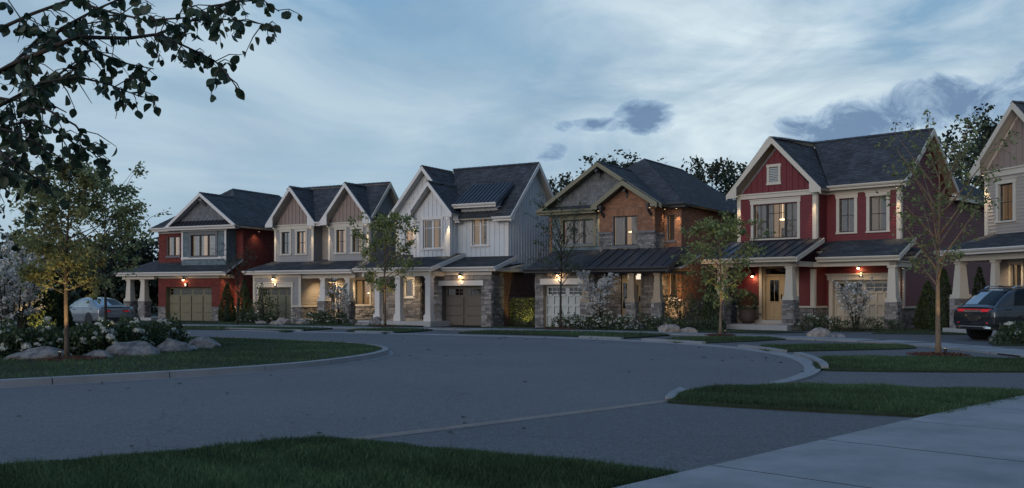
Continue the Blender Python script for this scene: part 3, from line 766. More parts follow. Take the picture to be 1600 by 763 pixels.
# ------------------------------------------------------------------ house of red brick (far left)
def house_red_brick():
    H = House('red brick house with a blue-grey shake bay and khaki garage door, farthest left', (-20.87, 56.68), 25)
    W = 'trim_white'
    g = (0.59, 4.07, -0.2, 1.98)
    H.wall(front(0), rect(0, 4.67, 0.8, 2.66), [g, (0.40, 4.26, 1.98, 2.31)], 'brick', 'brick_red')
    H.wall(front(0), rect(0.40, 4.26, 1.985, 2.305), [], 'soldier', 'brick_red')
    H.wall(front(0), rect(0, 4.67, -0.1, 0.8), [g], 'ledge', 'stone_grey')
    H.board(front(0), -0.04, 0.59, 0.78, 0.85, 'trim_slate', 0.0, 0.09, 'stone_cap'); H.board(front(0), 4.07, 4.72, 0.78, 0.85, 'trim_slate', 0.0, 0.09, 'stone_cap')
    H.garage(front(0), 0.59, 4.07, 1.98, 'garage_khaki', 'four', 0.30, 'garage_khaki')
    H.wall(right(4.67), rect(0, 1.2, -0.1, 2.66), [], 'brick', 'brick_red')
    H.wall(front(1.2), rect(4.67, 5.3, 0.82, 5.4), [], 'brick', 'brick_red'); H.wall(front(1.2), rect(4.67, 5.3, -0.1, 0.82), [], 'ledge', 'stone_grey')
    H.board(front(1.2), 4.70, 5.36, 0.79, 0.86, 'trim_cream', 0.0, 0.09, 'stone_cap')
    H.wall(right(5.3), rect(1.2, 11, -0.1, 5.4), [], 'brick', 'brick_red')
    H.wall(front(1.6), rect(-0.79, 0, -0.1, 2.7), [], 'brick', 'brick_red')
    w1 = (-0.10, 0.90, 3.86, 5.02)
    H.wall(front(0.8), rect(-0.79, 1.42, 3.3, 5.35), [w1], 'brick', 'brick_red')
    H.window(front(0.8), *w1, cols=2, cw=0, sash='sash_dark', curtains='sides', lit=26, sillm='trim_slate')
    b = (2.15, 3.99, 3.78, 5.02)
    H.wall(front(0.4), rect(1.42, 4.79, 3.2, 5.45), [b], 'shake', 'shake_blue')
    H.wall(left(1.42), rect(0.4, 0.8, 3.2, 5.45), [], 'shake', 'shake_blue'); H.wall(right(4.79), rect(0.4, 1.2, 3.2, 5.45), [], 'shake', 'shake_blue')
    H.window(front(0.4), *b, cols=3, cw=0.15, cm='trim_slate', head=0.2, cap=False, curtains='sides', lit=26, decor='lamp')
    for u in (1.42, 4.67): H.board(front(0.4), u, u + 0.12, 3.55, 5.24, W, 0.0, 0.04)
    H.board(front(0.4), 1.38, 4.83, 5.24, 5.42, W, 0.0, 0.055, 'frieze'); H.board(front(0.4), 1.40, 4.81, 3.62, 3.74, W, 0.0, 0.06, 'skirt_trim')
    H.board(front(0.8), -0.80, 1.40, 5.2, 5.34, W, 0.0, 0.04, 'frieze')
    # roofs
    hip(H, -1.0, 5.75, 0.3, 11.5, 5.47, 0.76, W)
    H.gutter(-1.0, 0.75, 0.3, 5.49, W, 0.8)
    H.gable_front(3.15, 7.42, 2.62, 2.58, 5.52, 5.52, 0.0, 3.2, board=W, bh=0.20, ret=0)
    H.wall(front(0.42), [(0.75, 5.5), (5.55, 5.5), (3.15, 7.28)], [], 'shake', 'shake_charcoal')
    H.slope([(0.62, -0.02, 5.46), (5.68, -0.02, 5.46), (5.20, 0.41, 5.84), (1.10, 0.41, 5.84)], 'metal_roof', thick=0.05, soffit=W, seam=0.28)
    H.gutter(0.50, 5.75, 0.0, 5.50, W, 0.4)
    q = MB(); q.beam((3.02, 0.05, 7.1), (3.15, 0.42, 6.75), 0.12, (0.2, 0, 0)); H.part('gable_bracket', q, 'trim_slate')
    # porch roof
    H.slope([(-2.75, -0.6, 2.82), (5.6, -0.6, 2.82), (5.3, 1.2, 3.62), (-1.1, 1.2, 3.62)], soffit=W)
    H.slope([(-2.75, 4, 2.82), (-2.75, -0.6, 2.82), (-1.1, 1.2, 3.62), (-1.1, 4, 3.62)], soffit=W)
    H.ridge((-2.75, -0.6, 2.83), (-1.1, 1.2, 3.63))
    H.gutter(-2.8, 5.62, -0.6, 2.84, W, 0.0)
    H.board(front(-0.35), -2.55, 0.0, 2.46, 2.64, 'trim_cream', -0.2, 0.0, 'beam'); H.board(front(0), 0, 4.67, 2.5, 2.65, 'trim_cream', 0.022, 0.05, 'frieze')
    H.board(right(4.67), 0.0, 1.2, 2.5, 2.65, 'trim_cream', 0.022, 0.05, 'frieze')
    H.column(-1.24, -0.76, -0.35, 0.2, 1.16, 2.46); H.column(-2.38, -1.90, -0.35, 0.2, 1.16, 2.46)
    q = MB(); q.box(-2.7, -0.02, -0.55, 2.2, -0.1, 0.2); H.part('porch_slab', q, 'porch_slab')
    H.sconce(front(0), 2.08, 2.42, 9)
    H.downlight(5.0, 0.35, 2.66, 22, (0.05, 0.35, -1)); H.downlight(5.62, 2.2, 5.25, 5, (-0.2, 0, -1), 120); H.downlight(4.9, 0.1, 2.66, 8)
    close_box(H, -0.79, 5.3, 1.6, 11, -0.1, 5.4, 'brick_red'); H.finish(); return H

# ------------------------------------------------------------------ grey siding house with twin gables
def house_twin_gable():
    H = House('grey lap-sided house with twin steep taupe gables and tapered porch columns', (-14.60, 54.22), 28)
    C = 'trim_cream'; g = (0.42, 2.76, -0.2, 1.96)
    H.wall(front(0), rect(0, 3.46, 0.9, 2.72), [g], 'lap', 'siding_grey'); H.wall(front(0), rect(0, 3.46, -0.1, 0.9), [g], 'ledge', 'stone_grey')
    H.garage(front(0), 0.42, 2.76, 1.96, 'garage_olive', 'four', 0.30, C)
    H.board(front(0), 0.30, 0.42, -0.05, 1.96, C); H.board(front(0), 2.76, 2.88, -0.05, 1.96, C)
    H.board(front(0), 0.24, 2.94, 1.96, 2.19, C, 0, 0.06, 'header'); H.board(front(0), 0.18, 3.0, 2.19, 2.24, C, 0, 0.10, 'header_cap')
    H.board(front(0), 0.0, 0.13, 0.94, 2.55, C); H.board(front(0), 3.30, 3.47, 0.94, 2.55, C)
    for a, b in ((-0.05, 0.30), (2.88, 3.5)): H.board(front(0), a, b, 0.87, 0.95, C, 0, 0.09, 'sill_band')
    H.board(front(0), -0.02, 3.48, 2.5, 2.68, C, 0, 0.05, 'frieze')
    # entry
    H.wall(right(3.46), rect(0, 1.8, 0.9, 2.72), [], 'lap', 'siding_taupe'); H.wall(right(3.46), rect(0, 1.8, -0.1, 0.9), [], 'ledge', 'stone_grey')  # warmer copy of the grey siding, porch lamp glow put into the colour
    H.board(right(3.46), 0.0, 1.8, 0.87, 0.95, C, 0, 0.08, 'sill_band')
    dr = (3.72, 4.42, 0.22, 2.60); w5 = (5.75, 6.75, 1.0, 2.35)
    H.wall(front(1.8), rect(3.46, 7.3, 0.9, 2.72), [dr, w5], 'lap', 'siding_taupe'); H.wall(front(1.8), rect(3.46, 7.3, -0.1, 0.9), [dr], 'ledge', 'stone_grey')  # entry siding again in the warm tone that stands in for lamplight
    H.board(front(1.8), 4.54, 5.66, 0.87, 0.95, C, 0, 0.08, 'sill_band')
    H.door(front(1.8), 3.76, 4.38, 0.24, 2.2, 'door_dark')
    H.board(front(1.8), 3.60, 3.74, 0.2, 2.7, C, -0.08, 0.06, 'door_trim'); H.board(front(1.8), 4.40, 4.54, 0.2, 2.7, C, -0.08, 0.06, 'door_trim'); H.board(front(1.8), 3.74, 4.40, 2.2, 2.27, C, -0.08, 0.055, 'door_trim')
    q = MB(); F = front(1.8); q.fbox(F, 3.76, 4.38, 2.28, 2.60, -0.1, -0.08); H.part('transom_pane', q, 'glass_dark')
    H.window(front(1.8), *w5, cols=2, cw=0.12, cm=C, curtains=None, lit=12, decor='pendant')
    # upper floor
    ws = [(1.21, 1.79, 3.84, 5.10), (2.33, 2.93, 3.84, 5.10), (5.11, 5.69, 3.84, 5.10), (6.20, 6.80, 3.84, 5.10)]
    for x0, x1, k in ((0.68, 3.51, 0), (4.55, 7.30, 2)):
        H.wall(front(1.0), rect(x0, x1, 3.2, 5.42), ws[k:k + 2], 'lap', 'siding_grey')
        H.board(front(1.0), x0 - 0.01, x0 + 0.14, 3.46, 5.22, C); H.board(front(1.0), x1 - 0.14, x1 + 0.01, 3.46, 5.22, C)
        H.board(front(1.0), x0 - 0.04, x1 + 0.04, 5.22, 5.44, C, 0, 0.06, 'frieze'); H.board(front(1.0), x0 - 0.06, x1 + 0.06, 5.44, 5.5, C, 0, 0.12, 'frieze_cap')
    H.wall(right(3.51), rect(1.0, 1.7, 3.2, 5.42), [], 'lap', 'siding_grey'); H.wall(left(4.55), rect(1.0, 1.7, 3.2, 5.42), [], 'lap', 'siding_grey')
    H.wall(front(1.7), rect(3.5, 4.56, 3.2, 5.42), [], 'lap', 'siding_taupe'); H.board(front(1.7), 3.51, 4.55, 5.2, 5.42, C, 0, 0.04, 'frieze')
    for k, (w, cu, li, de) in enumerate(zip(ws, ('left', 'sides', 'sides', 'ends'), (5, 22, 20, 14), (None, 'pendant', None, None))):
        H.window(front(1.0), *w, cols=1, muntin=([0.5], [0.5]), cw=0.12, cm=C, sash='sash_dark', head=0.15, curtains=cu, lit=li, decor=de)
    # side wall on the right
    H.wall(right(7.30), [(1.0, 3.2), (9, 3.2), (9, 5.4), (4.45, 5.4), (2.6, 7.5), (0.95, 5.6)], [], 'lap', 'siding_grey')
    H.wall(right(7.30), rect(1.8, 9, 0.9, 3.2), [], 'lap', 'siding_grey'); H.wall(right(7.30), rect(1.8, 9, -0.1, 0.9), [], 'ledge', 'stone_grey')
    H.board(right(7.30), 1.0, 1.14, 3.46, 5.3, C); H.board(right(7.3), 1.8, 9, 0.87, 0.95, C, 0, 0.07, 'sill_band')
    side_gable(H, 0.3, 7.62, 0.58, 5.5, 2.5, 7.72, 4.5, C, 'trim_cream', [[(3.94, .58, 5.5), (4.34, .58, 5.5), (6.04, 2.5, 7.72), (2.2, 2.5, 7.72)], [(7.45, .58, 5.5), (7.62, .58, 5.5), (7.62, 2.5, 7.72), (6.04, 2.5, 7.72)]])
    H.slope([(0.3, 9.4, 5.4), (0.3, 3.0, 5.4), (4.0, 3.0, 6.9), (4.0, 9.4, 6.9)], soffit=C); H.slope([(7.6, 4.4, 5.4), (7.6, 9.4, 5.4), (4.0, 9.4, 6.9), (4.0, 4.4, 6.9)], soffit=C)
    for ax, l, r in ((2.2, 1.74, 1.76), (6.04, 1.72, 1.70)):
        H.gable_front(ax, 7.58, l, r, 5.52, 5.52, 0.5, 2.48, board='trim_white', bh=0.24, ret=0.5, soffit=C)
        H.bnb(front(1.0), [(ax - 1.5, 5.48), (ax + 1.5, 5.48), (ax, 7.3)], [], 'board_taupe', 0.26, ax)
        q = MB(); q.beam((ax - 1.45, 0.975, 5.58), (ax, 0.975, 7.36), 0.13, (0, 0.03, 0)); H.part('inner_rake_trim', q, 'trim_slate')
    H.gutter(3.9, 4.4, 0.56, 5.52, 'trim_white', 1.7); H.gutter(7.5, 7.64, 0.56, 5.5, 'trim_white', 1.0)
    # porch roof
    H.slope([(-0.35, -0.4, 2.84), (7.15, -0.4, 2.84), (7.15, 1.25, 3.50), (0.85, 1.25, 3.50)], soffit=C)
    H.slope([(-0.35, 6, 2.84), (-0.35, -0.4, 2.84), (0.85, 1.25, 3.50), (0.85, 6, 3.5)], soffit=C); H.ridge((-0.35, -0.4, 2.85), (0.85, 1.25, 3.51))
    q = MB(); q.beam((7.15, -0.42, 2.85), (7.15, 1.25, 3.51), 0.2, (0.04, 0, 0)); H.part('rake_board', q, C)
    H.gutter(-0.4, 7.17, -0.4, 2.86, 'trim_white', 0.0)
    H.board(front(0.05), 3.4, 7.1, 2.44, 2.66, C, -0.3, 0.0, 'beam'); H.board(right(7.1), -0.0, 1.8, 2.44, 2.66, C, -0.25, 0.0, 'beam')
    H.mb('soffit', C).box(3.4, 7.1, 0.0, 1.8, 2.675, 2.69)
    H.column(4.62, 5.10, 0.0, 0.23, 1.20, 2.44, m='trim_white'); H.column(6.30, 6.76, 0.0, 0.23, 1.20, 2.44, m='trim_white')
    q = MB(); q.box(3.48, 7.1, -0.2, 1.79, -0.1, 0.23); q.box(3.7, 5.6, -0.55, -0.2, -0.1, 0.1); H.part('porch_slab', q, 'porch_slab')
    H.sconce(front(0), 1.58, 2.42, 8)
    H.downlight(4.3, 0.9, 2.66, 55, (0, 0.25, -1), 130); H.downlight(6.0, 0.9, 2.66, 45, (0, 0.2, -1), 120)
    for x in (0.75, 3.44, 4.62, 7.2): H.downlight(x, 0.78, 5.32, 28, (0, 0.07, -1), 36)
    close_box(H, 0.0, 7.3, 0, 9, -0.1, 2.8, 'siding_grey'); close_box(H, 0.68, 7.3, 1.0, 9, 2.8, 5.4, 'siding_grey'); H.finish(); return H

# ------------------------------------------------------------------ white board and batten house
def house_white():
    H = House('white board-and-batten house with a metal-roofed dormer and dark brown garage door', (-3.97, 48.39), 30.5)
    Wt = 'trim_white'; B = 'board_white'; g = (0.55, 2.88, -0.2, 1.98)
    H.wall(front(0), rect(0, 3.45, -0.1, 2.66), [g], 'ledge', 'stone_grey')
    H.garage(front(0), 0.55, 2.88, 1.98, 'garage_brown', 'two', 0.30, 'garage_brown')
    H.board(front(0), 0.38, 3.02, 1.99, 2.24, Wt, 0.0, 0.09, 'header')
    H.wall(right(3.45), rect(0, 1.1, -0.1, 2.66), [], 'ledge', 'stone_grey'); H.wall(right(3.45), rect(1.1, 12, -0.1, 2.66), [], 'brick', 'brick_brown')
    H.board(right(3.45), 0, 12, 2.66, 2.86, 'trim_cream', 0, 0.05, 'frieze'); H.board(front(0), 0, 3.5, 2.52, 2.67, Wt, 0.03, 0.075, 'frieze')
    H.wall(left(0), rect(0, 0.8, -0.1, 2.66), [], 'ledge', 'stone_grey')
    # porch wall
    wg = (-2.42, -1.82, 1.42, 2.35)
    H.wall(front(0.8), rect(-3.6, -1.35, -0.1, 2.7), [wg], 'ledge', 'stone_grey'); H.window(front(0.8), *wg, cols=1, cw=0.1, cm=Wt, sash='sash_white', curtains='sides', lit=10)
    H.wall(right(-1.35), rect(0.8, 2.2, -0.1, 2.7), [], 'ledge', 'stone_grey'); H.wall(front(2.2), rect(-1.35, 0, -0.1, 2.7), [(-1.1, -0.2, 0.25, 2.35)], 'plain', 'siding_taupe')
    H.door(front(2.2), -1.1, -0.2, 0.25, 2.35, 'door_dark')
    # upper walls
    wa = (-3.02, -2.36, 4.1, 5.0); wb = (-1.33, -0.20, 3.93, 5.42); wc = (1.26, 2.15, 4.06, 5.5)
    H.bnb(front(1.7), [(-3.6, 3.2), (0.33, 3.2), (0.33, 5.75), (-1.62, 8.06), (-3.6, 5.82)], [wa, (-1.6, 0.0, 3.6, 5.62)], B, 0.28, -3.6)
    H.bnb(front(1.7), rect(0.33, 3.42, 3.2, 5.35), [wc], B, 0.28, 0.33)
    H.bnb(front(1.0), [(-1.93, 3.2), (0.36, 3.2), (0.36, 5.7), (-0.72, 6.95), (-0.78, 6.95), (-1.93, 5.7)], [wb], B, 0.27, -0.76)
    H.bnb(right(0.36), rect(1.0, 1.7, 3.2, 5.5), [], B, 0.3, 1.1); H.bnb(left(-1.93), rect(1.0, 1.7, 3.2, 5.6), [], B, 0.3, 1.1)
    H.board(front(1.7), -3.62, -1.9, 5.18, 5.32, Wt, 0, 0.05, 'frieze'); H.board(front(1.7), -3.0, -1.9, 6.45, 6.55, Wt, 0, 0.045, 'belt_trim')
    for F, u in ((front(1.7), -3.62), (front(1.0), -1.94), (front(1.0), 0.22), (front(1.7), 3.28)): H.board(F, u, u + 0.15, 3.3, 5.5 if F.O.y < 1.5 else 5.25, Wt)
    H.window(front(1.7), *wa, cols=1, muntin=([0.5], [0.35, 0.65]), cw=0.1, cm=Wt, sash='sash_white', curtains=None, lit=20)
    H.window(front(1.0), *wb, cols=2, muntin=([], [0.72]), cw=0.12, cm=Wt, sash='sash_white', head=0.14, cap=False, curtains='ends', lit=13, decor='picture')
    H.window(front(1.7), *wc, cols=2, muntin=([], [0.72]), cw=0.12, cm=Wt, sash='sash_white', head=0.14, cap=False, curtains='right', lit=13, decor='picture cabinet')
    # right side wall
    H.bnb(right(3.42), [(1.7, 2.86), (12, 2.86), (12, 5.2), (7.0, 5.4), (4.2, 8.25), (1.7, 5.7)], [], 'board_taupe' if False else B, 0.28, 1.84)
    H.wall(right(3.43), rect(0.0, 1.7, 2.6, 2.84), [], 'plain', B)
    # main roof
    side_gable(H, -1.6, 3.78, 1.25, 5.42, 4.2, 8.42, 7.15, Wt, 'trim_cream', [[(0.55, 1.25, 5.42), (3.78, 1.25, 5.42), (3.78, 4.2, 8.42), (-1.6, 4.2, 8.42)]])
    H.slope([(-4.0, 11.5, 5.4), (-4.0, 4.0, 5.4), (-1.4, 4.0, 7.9), (-1.4, 11.5, 7.9)], soffit=Wt); H.slope([(3.7, 7.2, 5.4), (3.7, 11.5, 5.4), (0, 11.5, 7.2), (0, 7.2, 7.2)], soffit=Wt)
    H.gutter(2.75, 3.86, 1.22, 5.42, Wt, 1.7); H.gutter(0.45, 0.75, 1.22, 5.42, Wt, 1.7)
    H.gable_front(-1.62, 8.28, 2.30, 2.26, 5.62, 5.62, 1.25, 4.1, board=Wt, bh=0.24, ret=0.42, right_=True)
    H.gable_front(-0.74, 7.36, 1.42, 1.46, 5.66, 5.66, 0.55, 3.2, board=Wt, bh=0.24, ret=0.36)
    # dormer
    H.bnb(front(1.62), rect(0.62, 2.80, 5.30, 6.0), [(1.14, 2.27, 4.0, 5.64)], B, 0.28, 0.62)
    H.bnb(right(2.80), [(1.62, 5.3), (2.7, 6.4), (2.7, 6.75), (1.62, 6.0)], [], B, 0.3); H.bnb(left(0.62), [(1.62, 5.3), (2.7, 6.4), (2.7, 6.75), (1.62, 6.0)], [], B, 0.3)
    H.slope([(0.45, 1.12, 6.12), (3.02, 1.12, 6.12), (3.02, 3.0, 7.34), (0.45, 3.0, 7.34)], 'metal_roof_blue', soffit=Wt, seam=0.235)
    q = MB(); q.beam((3.02, 1.10, 6.14), (3.02, 2.9, 7.29), 0.24, (0.04, 0, 0)); H.part('rake_board', q, 'metal_roof_blue'); H.gutter(0.43, 3.06, 1.12, 6.14, Wt, 1.62)
    # garage and porch roofs
    H.slope([(0.78, -0.4, 2.86), (3.86, -0.4, 2.86), (3.86, 1.7, 3.48), (0.78, 1.7, 3.48)], soffit=Wt)
    q = MB(); q.beam((3.87, -0.43, 2.875), (3.87, 1.72, 3.5), 0.2, (0.05, 0, 0)); H.part('rake_board', q, Wt); H.gutter(0.78, 3.9, -0.4, 2.88, Wt, 0.0)
    H.slope([(3.45, 0.6, 2.86), (3.86, 0.6, 2.86), (3.86, 2.6, 3.0), (3.45, 2.6, 3.12)], soffit=Wt)
    H.board(right(3.50), -0.4, 2.9, 2.68, 2.86, 'trim_cream', 0.0, 0.36, 'side_soffit')
    H.slope([(-3.95, -1.4, 2.86), (0.78, -1.4, 2.86), (0.78, 1.6, 3.66), (-3.95, 1.6, 3.66)], soffit=Wt)
    q = MB(); q.beam((0.79, -1.43, 2.875), (0.79, 1.6, 3.69), 0.22, (0.05, 0, 0)); H.part('rake_board', q, Wt); H.gutter(-4.0, 0.8, -1.4, 2.88, Wt, -1.2)
    H.board(front(-1.22), -3.6, 0.72, 2.46, 2.68, 'trim_cream', -0.25, 0.0, 'beam'); H.board(right(0.72), -1.2, -0.02, 2.46, 2.68, 'trim_cream', -0.25, 0.0, 'beam')
    H.mb('soffit', Wt).box(-3.7, 0.74, -1.18, 2.2, 2.70, 2.715)
    for a in (-2.78, -1.48, 0.36): H.post(a, a + 0.3, -1.2, 0.23, 2.46)
    q = MB(); q.box(-3.7, 0.85, -1.45, 2.2, -0.1, 0.23); H.part('porch_slab', q, 'porch_slab')
    q = MB(); q.box(0.15, 0.95, -1.3, -0.45, 0.23, 0.55); 
    H.sconce(front(0), 1.72, 2.46, 10)
    H.downlight(-2.0, -0.2, 2.69, 30, (0, 0.5, -1), 120); H.downlight(-0.4, -0.2, 2.69, 7, (0, 0.4, -1), 100)
    H.downlight(0.27, 0.80, 5.45, 46, (0, 0.08, -1), 40); H.downlight(-1.85, 0.80, 5.45, 20, (0, 0.08, -1), 40); H.downlight(-3.52, 1.48, 5.4, 12, (0, 0.08, -1), 40)
    close_box(H, -3.6, 3.42, 1.7, 12, -0.1, 5.3, 'board_white'); H.finish(); return H

# ------------------------------------------------------------------ orange brick house with olive gables
def house_orange_brick():
    H = House('orange brick house with olive trimmed gables and a dark metal porch roof', (1.13, 45.92), 32.5)
    O = 'trim_olive'; D = 'trim_dark'; g = (0.45, 2.72, -0.2, 2.0)
    H.wall(front(0), rect(0, 3.1, -0.1, 2.6), [g], 'ledge', 'stone_grey'); H.wall(left(0), rect(0, 2.2, -0.1, 2.6), [], 'ledge', 'stone_grey')
    H.garage(front(0), 0.45, 2.72, 2.0, 'garage_grey', 'carriage', 0.30, 'column_tan'); H.board(front(0), 0.30, 2.86, 2.02, 2.30, 'trim_white', 0.0, 0.09, 'header')
    H.wall(right(3.1), rect(0, 1.2, -0.1, 2.6), [], 'ledge', 'stone_grey')
    # entry
    dr = (3.95, 4.95, 0.25, 2.5)
    H.wall(front(1.2), rect(3.1, 5.55, -0.1, 2.66), [dr], 'ledge', 'stone_grey')
    H.door(front(1.2), 4.25, 4.92, 0.27, 2.15, 'door_tan'); H.board(front(1.2), 3.95, 4.25, 0.25, 2.5, 'door_tan', -0.1, -0.06, 'door_trim'); H.board(front(1.2), 4.25, 4.95, 2.15, 2.24, 'door_tan', -0.1, -0.055, 'door_trim')
    q = MB(); q.fbox(front(1.2), 4.0, 4.92, 2.25, 2.5, -0.12, -0.1); H.part('transom_pane', q, 'plaque')
    q = MB(); q.fbox(front(1.2), 4.01, 4.2, 0.9, 2.1, -0.06, -0.05); H.part('sidelight_pane', q, 'glass_dark')
    H.wall(right(5.55), rect(1.2, 2.9, -0.1, 2.66), [], 'ledge', 'stone_grey')
    gw = (5.68, 6.02, 1.42, 2.58)
    H.wall(front(2.9), rect(5.0, 6.22, 1.3, 3.8), [gw], 'brick', 'brick_orange'); H.wall(front(2.9), rect(5.0, 6.22, -0.1, 1.3), [], 'ledge', 'stone_grey')
    H.window(front(2.9), *gw, cols=1, cw=0, sash='sash_dark', curtains='sides', lit=7, sillm='trim_white')
    H.board(front(2.9), 5.6, 6.27, 1.25, 1.33, 'trim_white', 0.0, 0.1, 'stone_cap')
    H.wall(right(6.22), rect(2.9, 14, 1.3, 5.7), [], 'brick', 'brick_orange'); H.wall(right(6.22), rect(2.9, 14, -0.1, 1.3), [], 'ledge', 'stone_grey')
    # upper floor
    w1 = (0.32, 2.02, 3.97, 5.22); w2 = (3.22, 4.50, 3.86, 5.26); w3 = (5.52, 5.90, 4.10, 5.30)
    H.wall(front(2.1), rect(-0.41, 2.5, 3.2, 5.5), [w1], 'shake', 'shake_blue'); H.window(front(2.1), *w1, cols=3, cw=0.14, cm=O, head=0.26, cap=False, curtains='full', lit=10, decor='lamp')
    H.board(front(2.1), 2.27, 2.5, 3.9, 5.45, O); H.board(front(2.1), -0.45, 2.5, 5.44, 5.62, O, 0, 0.06, 'frieze')
    H.wall(left(-0.41), rect(2.1, 14, 3.2, 5.6), [], 'brick', 'brick_orange'); H.board(front(2.1), -0.44, -0.30, 3.4, 5.44, 'brick_orange', 0, 0.045)
    k0 = [(2.5, 3.2), (5.36, 3.2), (5.36, 5.72), (3.97, 6.66), (2.5, 5.68)]
    kb = [(2.5, 4.46), (5.36, 4.46), (5.36, 5.72), (3.97, 6.66), (2.5, 5.68)]
    H.wall(front(1.8), kb, [(w2[0], w2[1], w2[2], 5.26), (2.98, 4.74, 5.26, 5.62)], 'brick', 'brick_orange'); H.wall(front(1.8), rect(2.98, 4.74, 5.265, 5.615), [], 'soldier', 'brick_orange')
    H.wall(front(1.8), rect(2.5, 5.36, 3.2, 4.46), [w2], 'ledge', 'stone_grey')
    for a, b in ((2.46, 3.2), (4.52, 5.42)): H.board(front(1.8), a, b, 4.43, 4.52, 'trim_slate', 0.0, 0.10, 'stone_cap')
    H.window(front(1.8), *w2, cols=2, cw=0, curtains='sides', lit=16, sillm='trim_slate', decor='pendant')
    H.wall(right(5.36), rect(1.8, 2.9, 4.46, 5.72), [], 'brick', 'brick_orange'); H.wall(right(5.36), rect(1.8, 2.9, 3.2, 4.46), [], 'ledge', 'stone_grey'); H.wall(left(2.5), rect(1.8, 2.1, 3.2, 5.7), [], 'brick', 'brick_orange')
    H.wall(front(2.9), rect(5.36, 6.22, 3.8, 5.75), [w3, (5.40, 6.02, 5.30, 5.58)], 'brick', 'brick_orange'); H.wall(front(2.9), rect(5.40, 6.02, 5.305, 5.575), [], 'soldier', 'brick_orange')
    H.window(front(2.9), *w3, cols=1, cw=0, curtains='full', lit=12, sillm='trim_slate')
    # roofs
    hip(H, -0.85, 6.55, 2.45, 15.0, 5.78, 0.745, O)
    H.gutter(5.6, 6.6, 2.45, 5.80, D, 2.9)
    H.gable_front(2.50, 7.88, 3.34, 3.30, 5.72, 5.72, 1.55, 5.6, board=O, bh=0.22, ret=0)
    H.gable_front(3.97, 6.88, 1.62, 1.72, 5.76, 5.76, 1.25, 3.2, board=O, bh=0.24, ret=0.3)
    H.wall(front(2.12), [(-0.6, 5.65), (5.6, 5.65), (2.5, 7.72)], [], 'shake', 'shake_charcoal')
    H.slope([(-0.75, 1.58, 5.62), (2.42, 1.58, 5.62), (2.42, 2.1, 5.90), (-0.3, 2.1, 5.90)], 'shingle', thick=0.05, soffit=O)
    H.gutter(-0.88, 2.40, 1.55, 5.66, O, 2.1)
    for x, z in ((2.5, 7.55), (3.97, 6.5)):
        q = MB(); q.box(x - 0.06, x + 0.06, 1.4, 2.1, z - 0.15, z - 0.02); q.box(x - 0.05, x + 0.05, 1.75, 1.85, z - 0.4, z - 0.15); H.part('gable_bracket', q, D)
    for x in (2.75, 5.2):
        q = MB(); q.box(x - 0.07, x + 0.07, 1.3, 1.8, 5.62, 5.76); q.beam((x - 0.05, 1.35, 5.6), (x - 0.05, 1.8, 5.3), 0.1, (0.1, 0, 0)); H.part('gable_bracket', q, D)
    # porch roofs
    H.slope([(-0.25, -0.6, 2.72), (2.75, -0.6, 2.72), (2.75, 2.1, 3.72), (-0.25, 2.1, 3.72)], soffit=D)
    H.slope([(2.75, -0.62, 2.74), (6.98, -0.62, 2.74), (6.98, 1.8, 3.70), (2.75, 1.8, 3.70)], 'metal_roof', soffit=D, seam=0.53)
    H.slope([(5.36, 1.8, 3.69), (6.98, 1.8, 3.69), (6.98, 2.2, 3.72), (5.36, 2.9, 3.76)], 'metal_roof', soffit=D, seam=3)
    H.gutter(-0.28, 7.0, -0.62, 2.75, D, 0.0)
    q = MB(); q.beam((6.99, -0.64, 2.75), (6.99, 1.9, 3.72), 0.24, (0.05, 0, 0)); H.part('rake_board', q, D)
    H.slope([(6.2, 0.8, 2.80), (7.1, 0.8, 2.80), (7.1, 3.3, 3.0), (6.2, 3.3, 3.5)], 'metal_roof', soffit='trim_cream', seam=5)
    H.board(front(-0.15), 2.5, 6.7, 2.5, 2.62, D, -0.3, 0.0, 'beam'); H.board(right(6.7), -0.15, 2.9, 2.48, 2.62, D, -0.25, 0.0, 'beam'); H.mb('soffit', 'trim_olive').box(2.8, 6.9, -0.4, 2.9, 2.64, 2.655)
    for a, b in ((2.57, 3.02), (4.88, 5.30), (6.14, 6.56)): H.column(a, b, -0.25, 0.24, 1.20, 2.5, m='column_tan')
    q = MB(); q.box(2.9, 6.7, -0.35, 2.89, -0.1, 0.24); H.part('porch_slab', q, 'porch_slab')
    H.sconce(front(0), 1.30, 2.47, 11)
    H.downlight(4.1, 0.2, 2.63, 7, (0, 0.4, -1), 130); H.downlight(5.9, 1.6, 2.63, 14, (0, 0.6, -1), 110)
    for x, d, e in ((2.40, 1.86, 22), (5.22, 1.55, 24), (6.08, 2.66, 24), (5.5, 2.66, 10)): H.downlight(x, d, 5.58, e, (0, 0.12, -1), 62)
    H.downlight(-0.62, 2.3, 5.55, 16, (0.2, 0.1, -1), 75)
    close_box(H, 0.0, 6.22, 2.9, 14, -0.1, 5.7, 'brick_orange'); H.finish(); return H

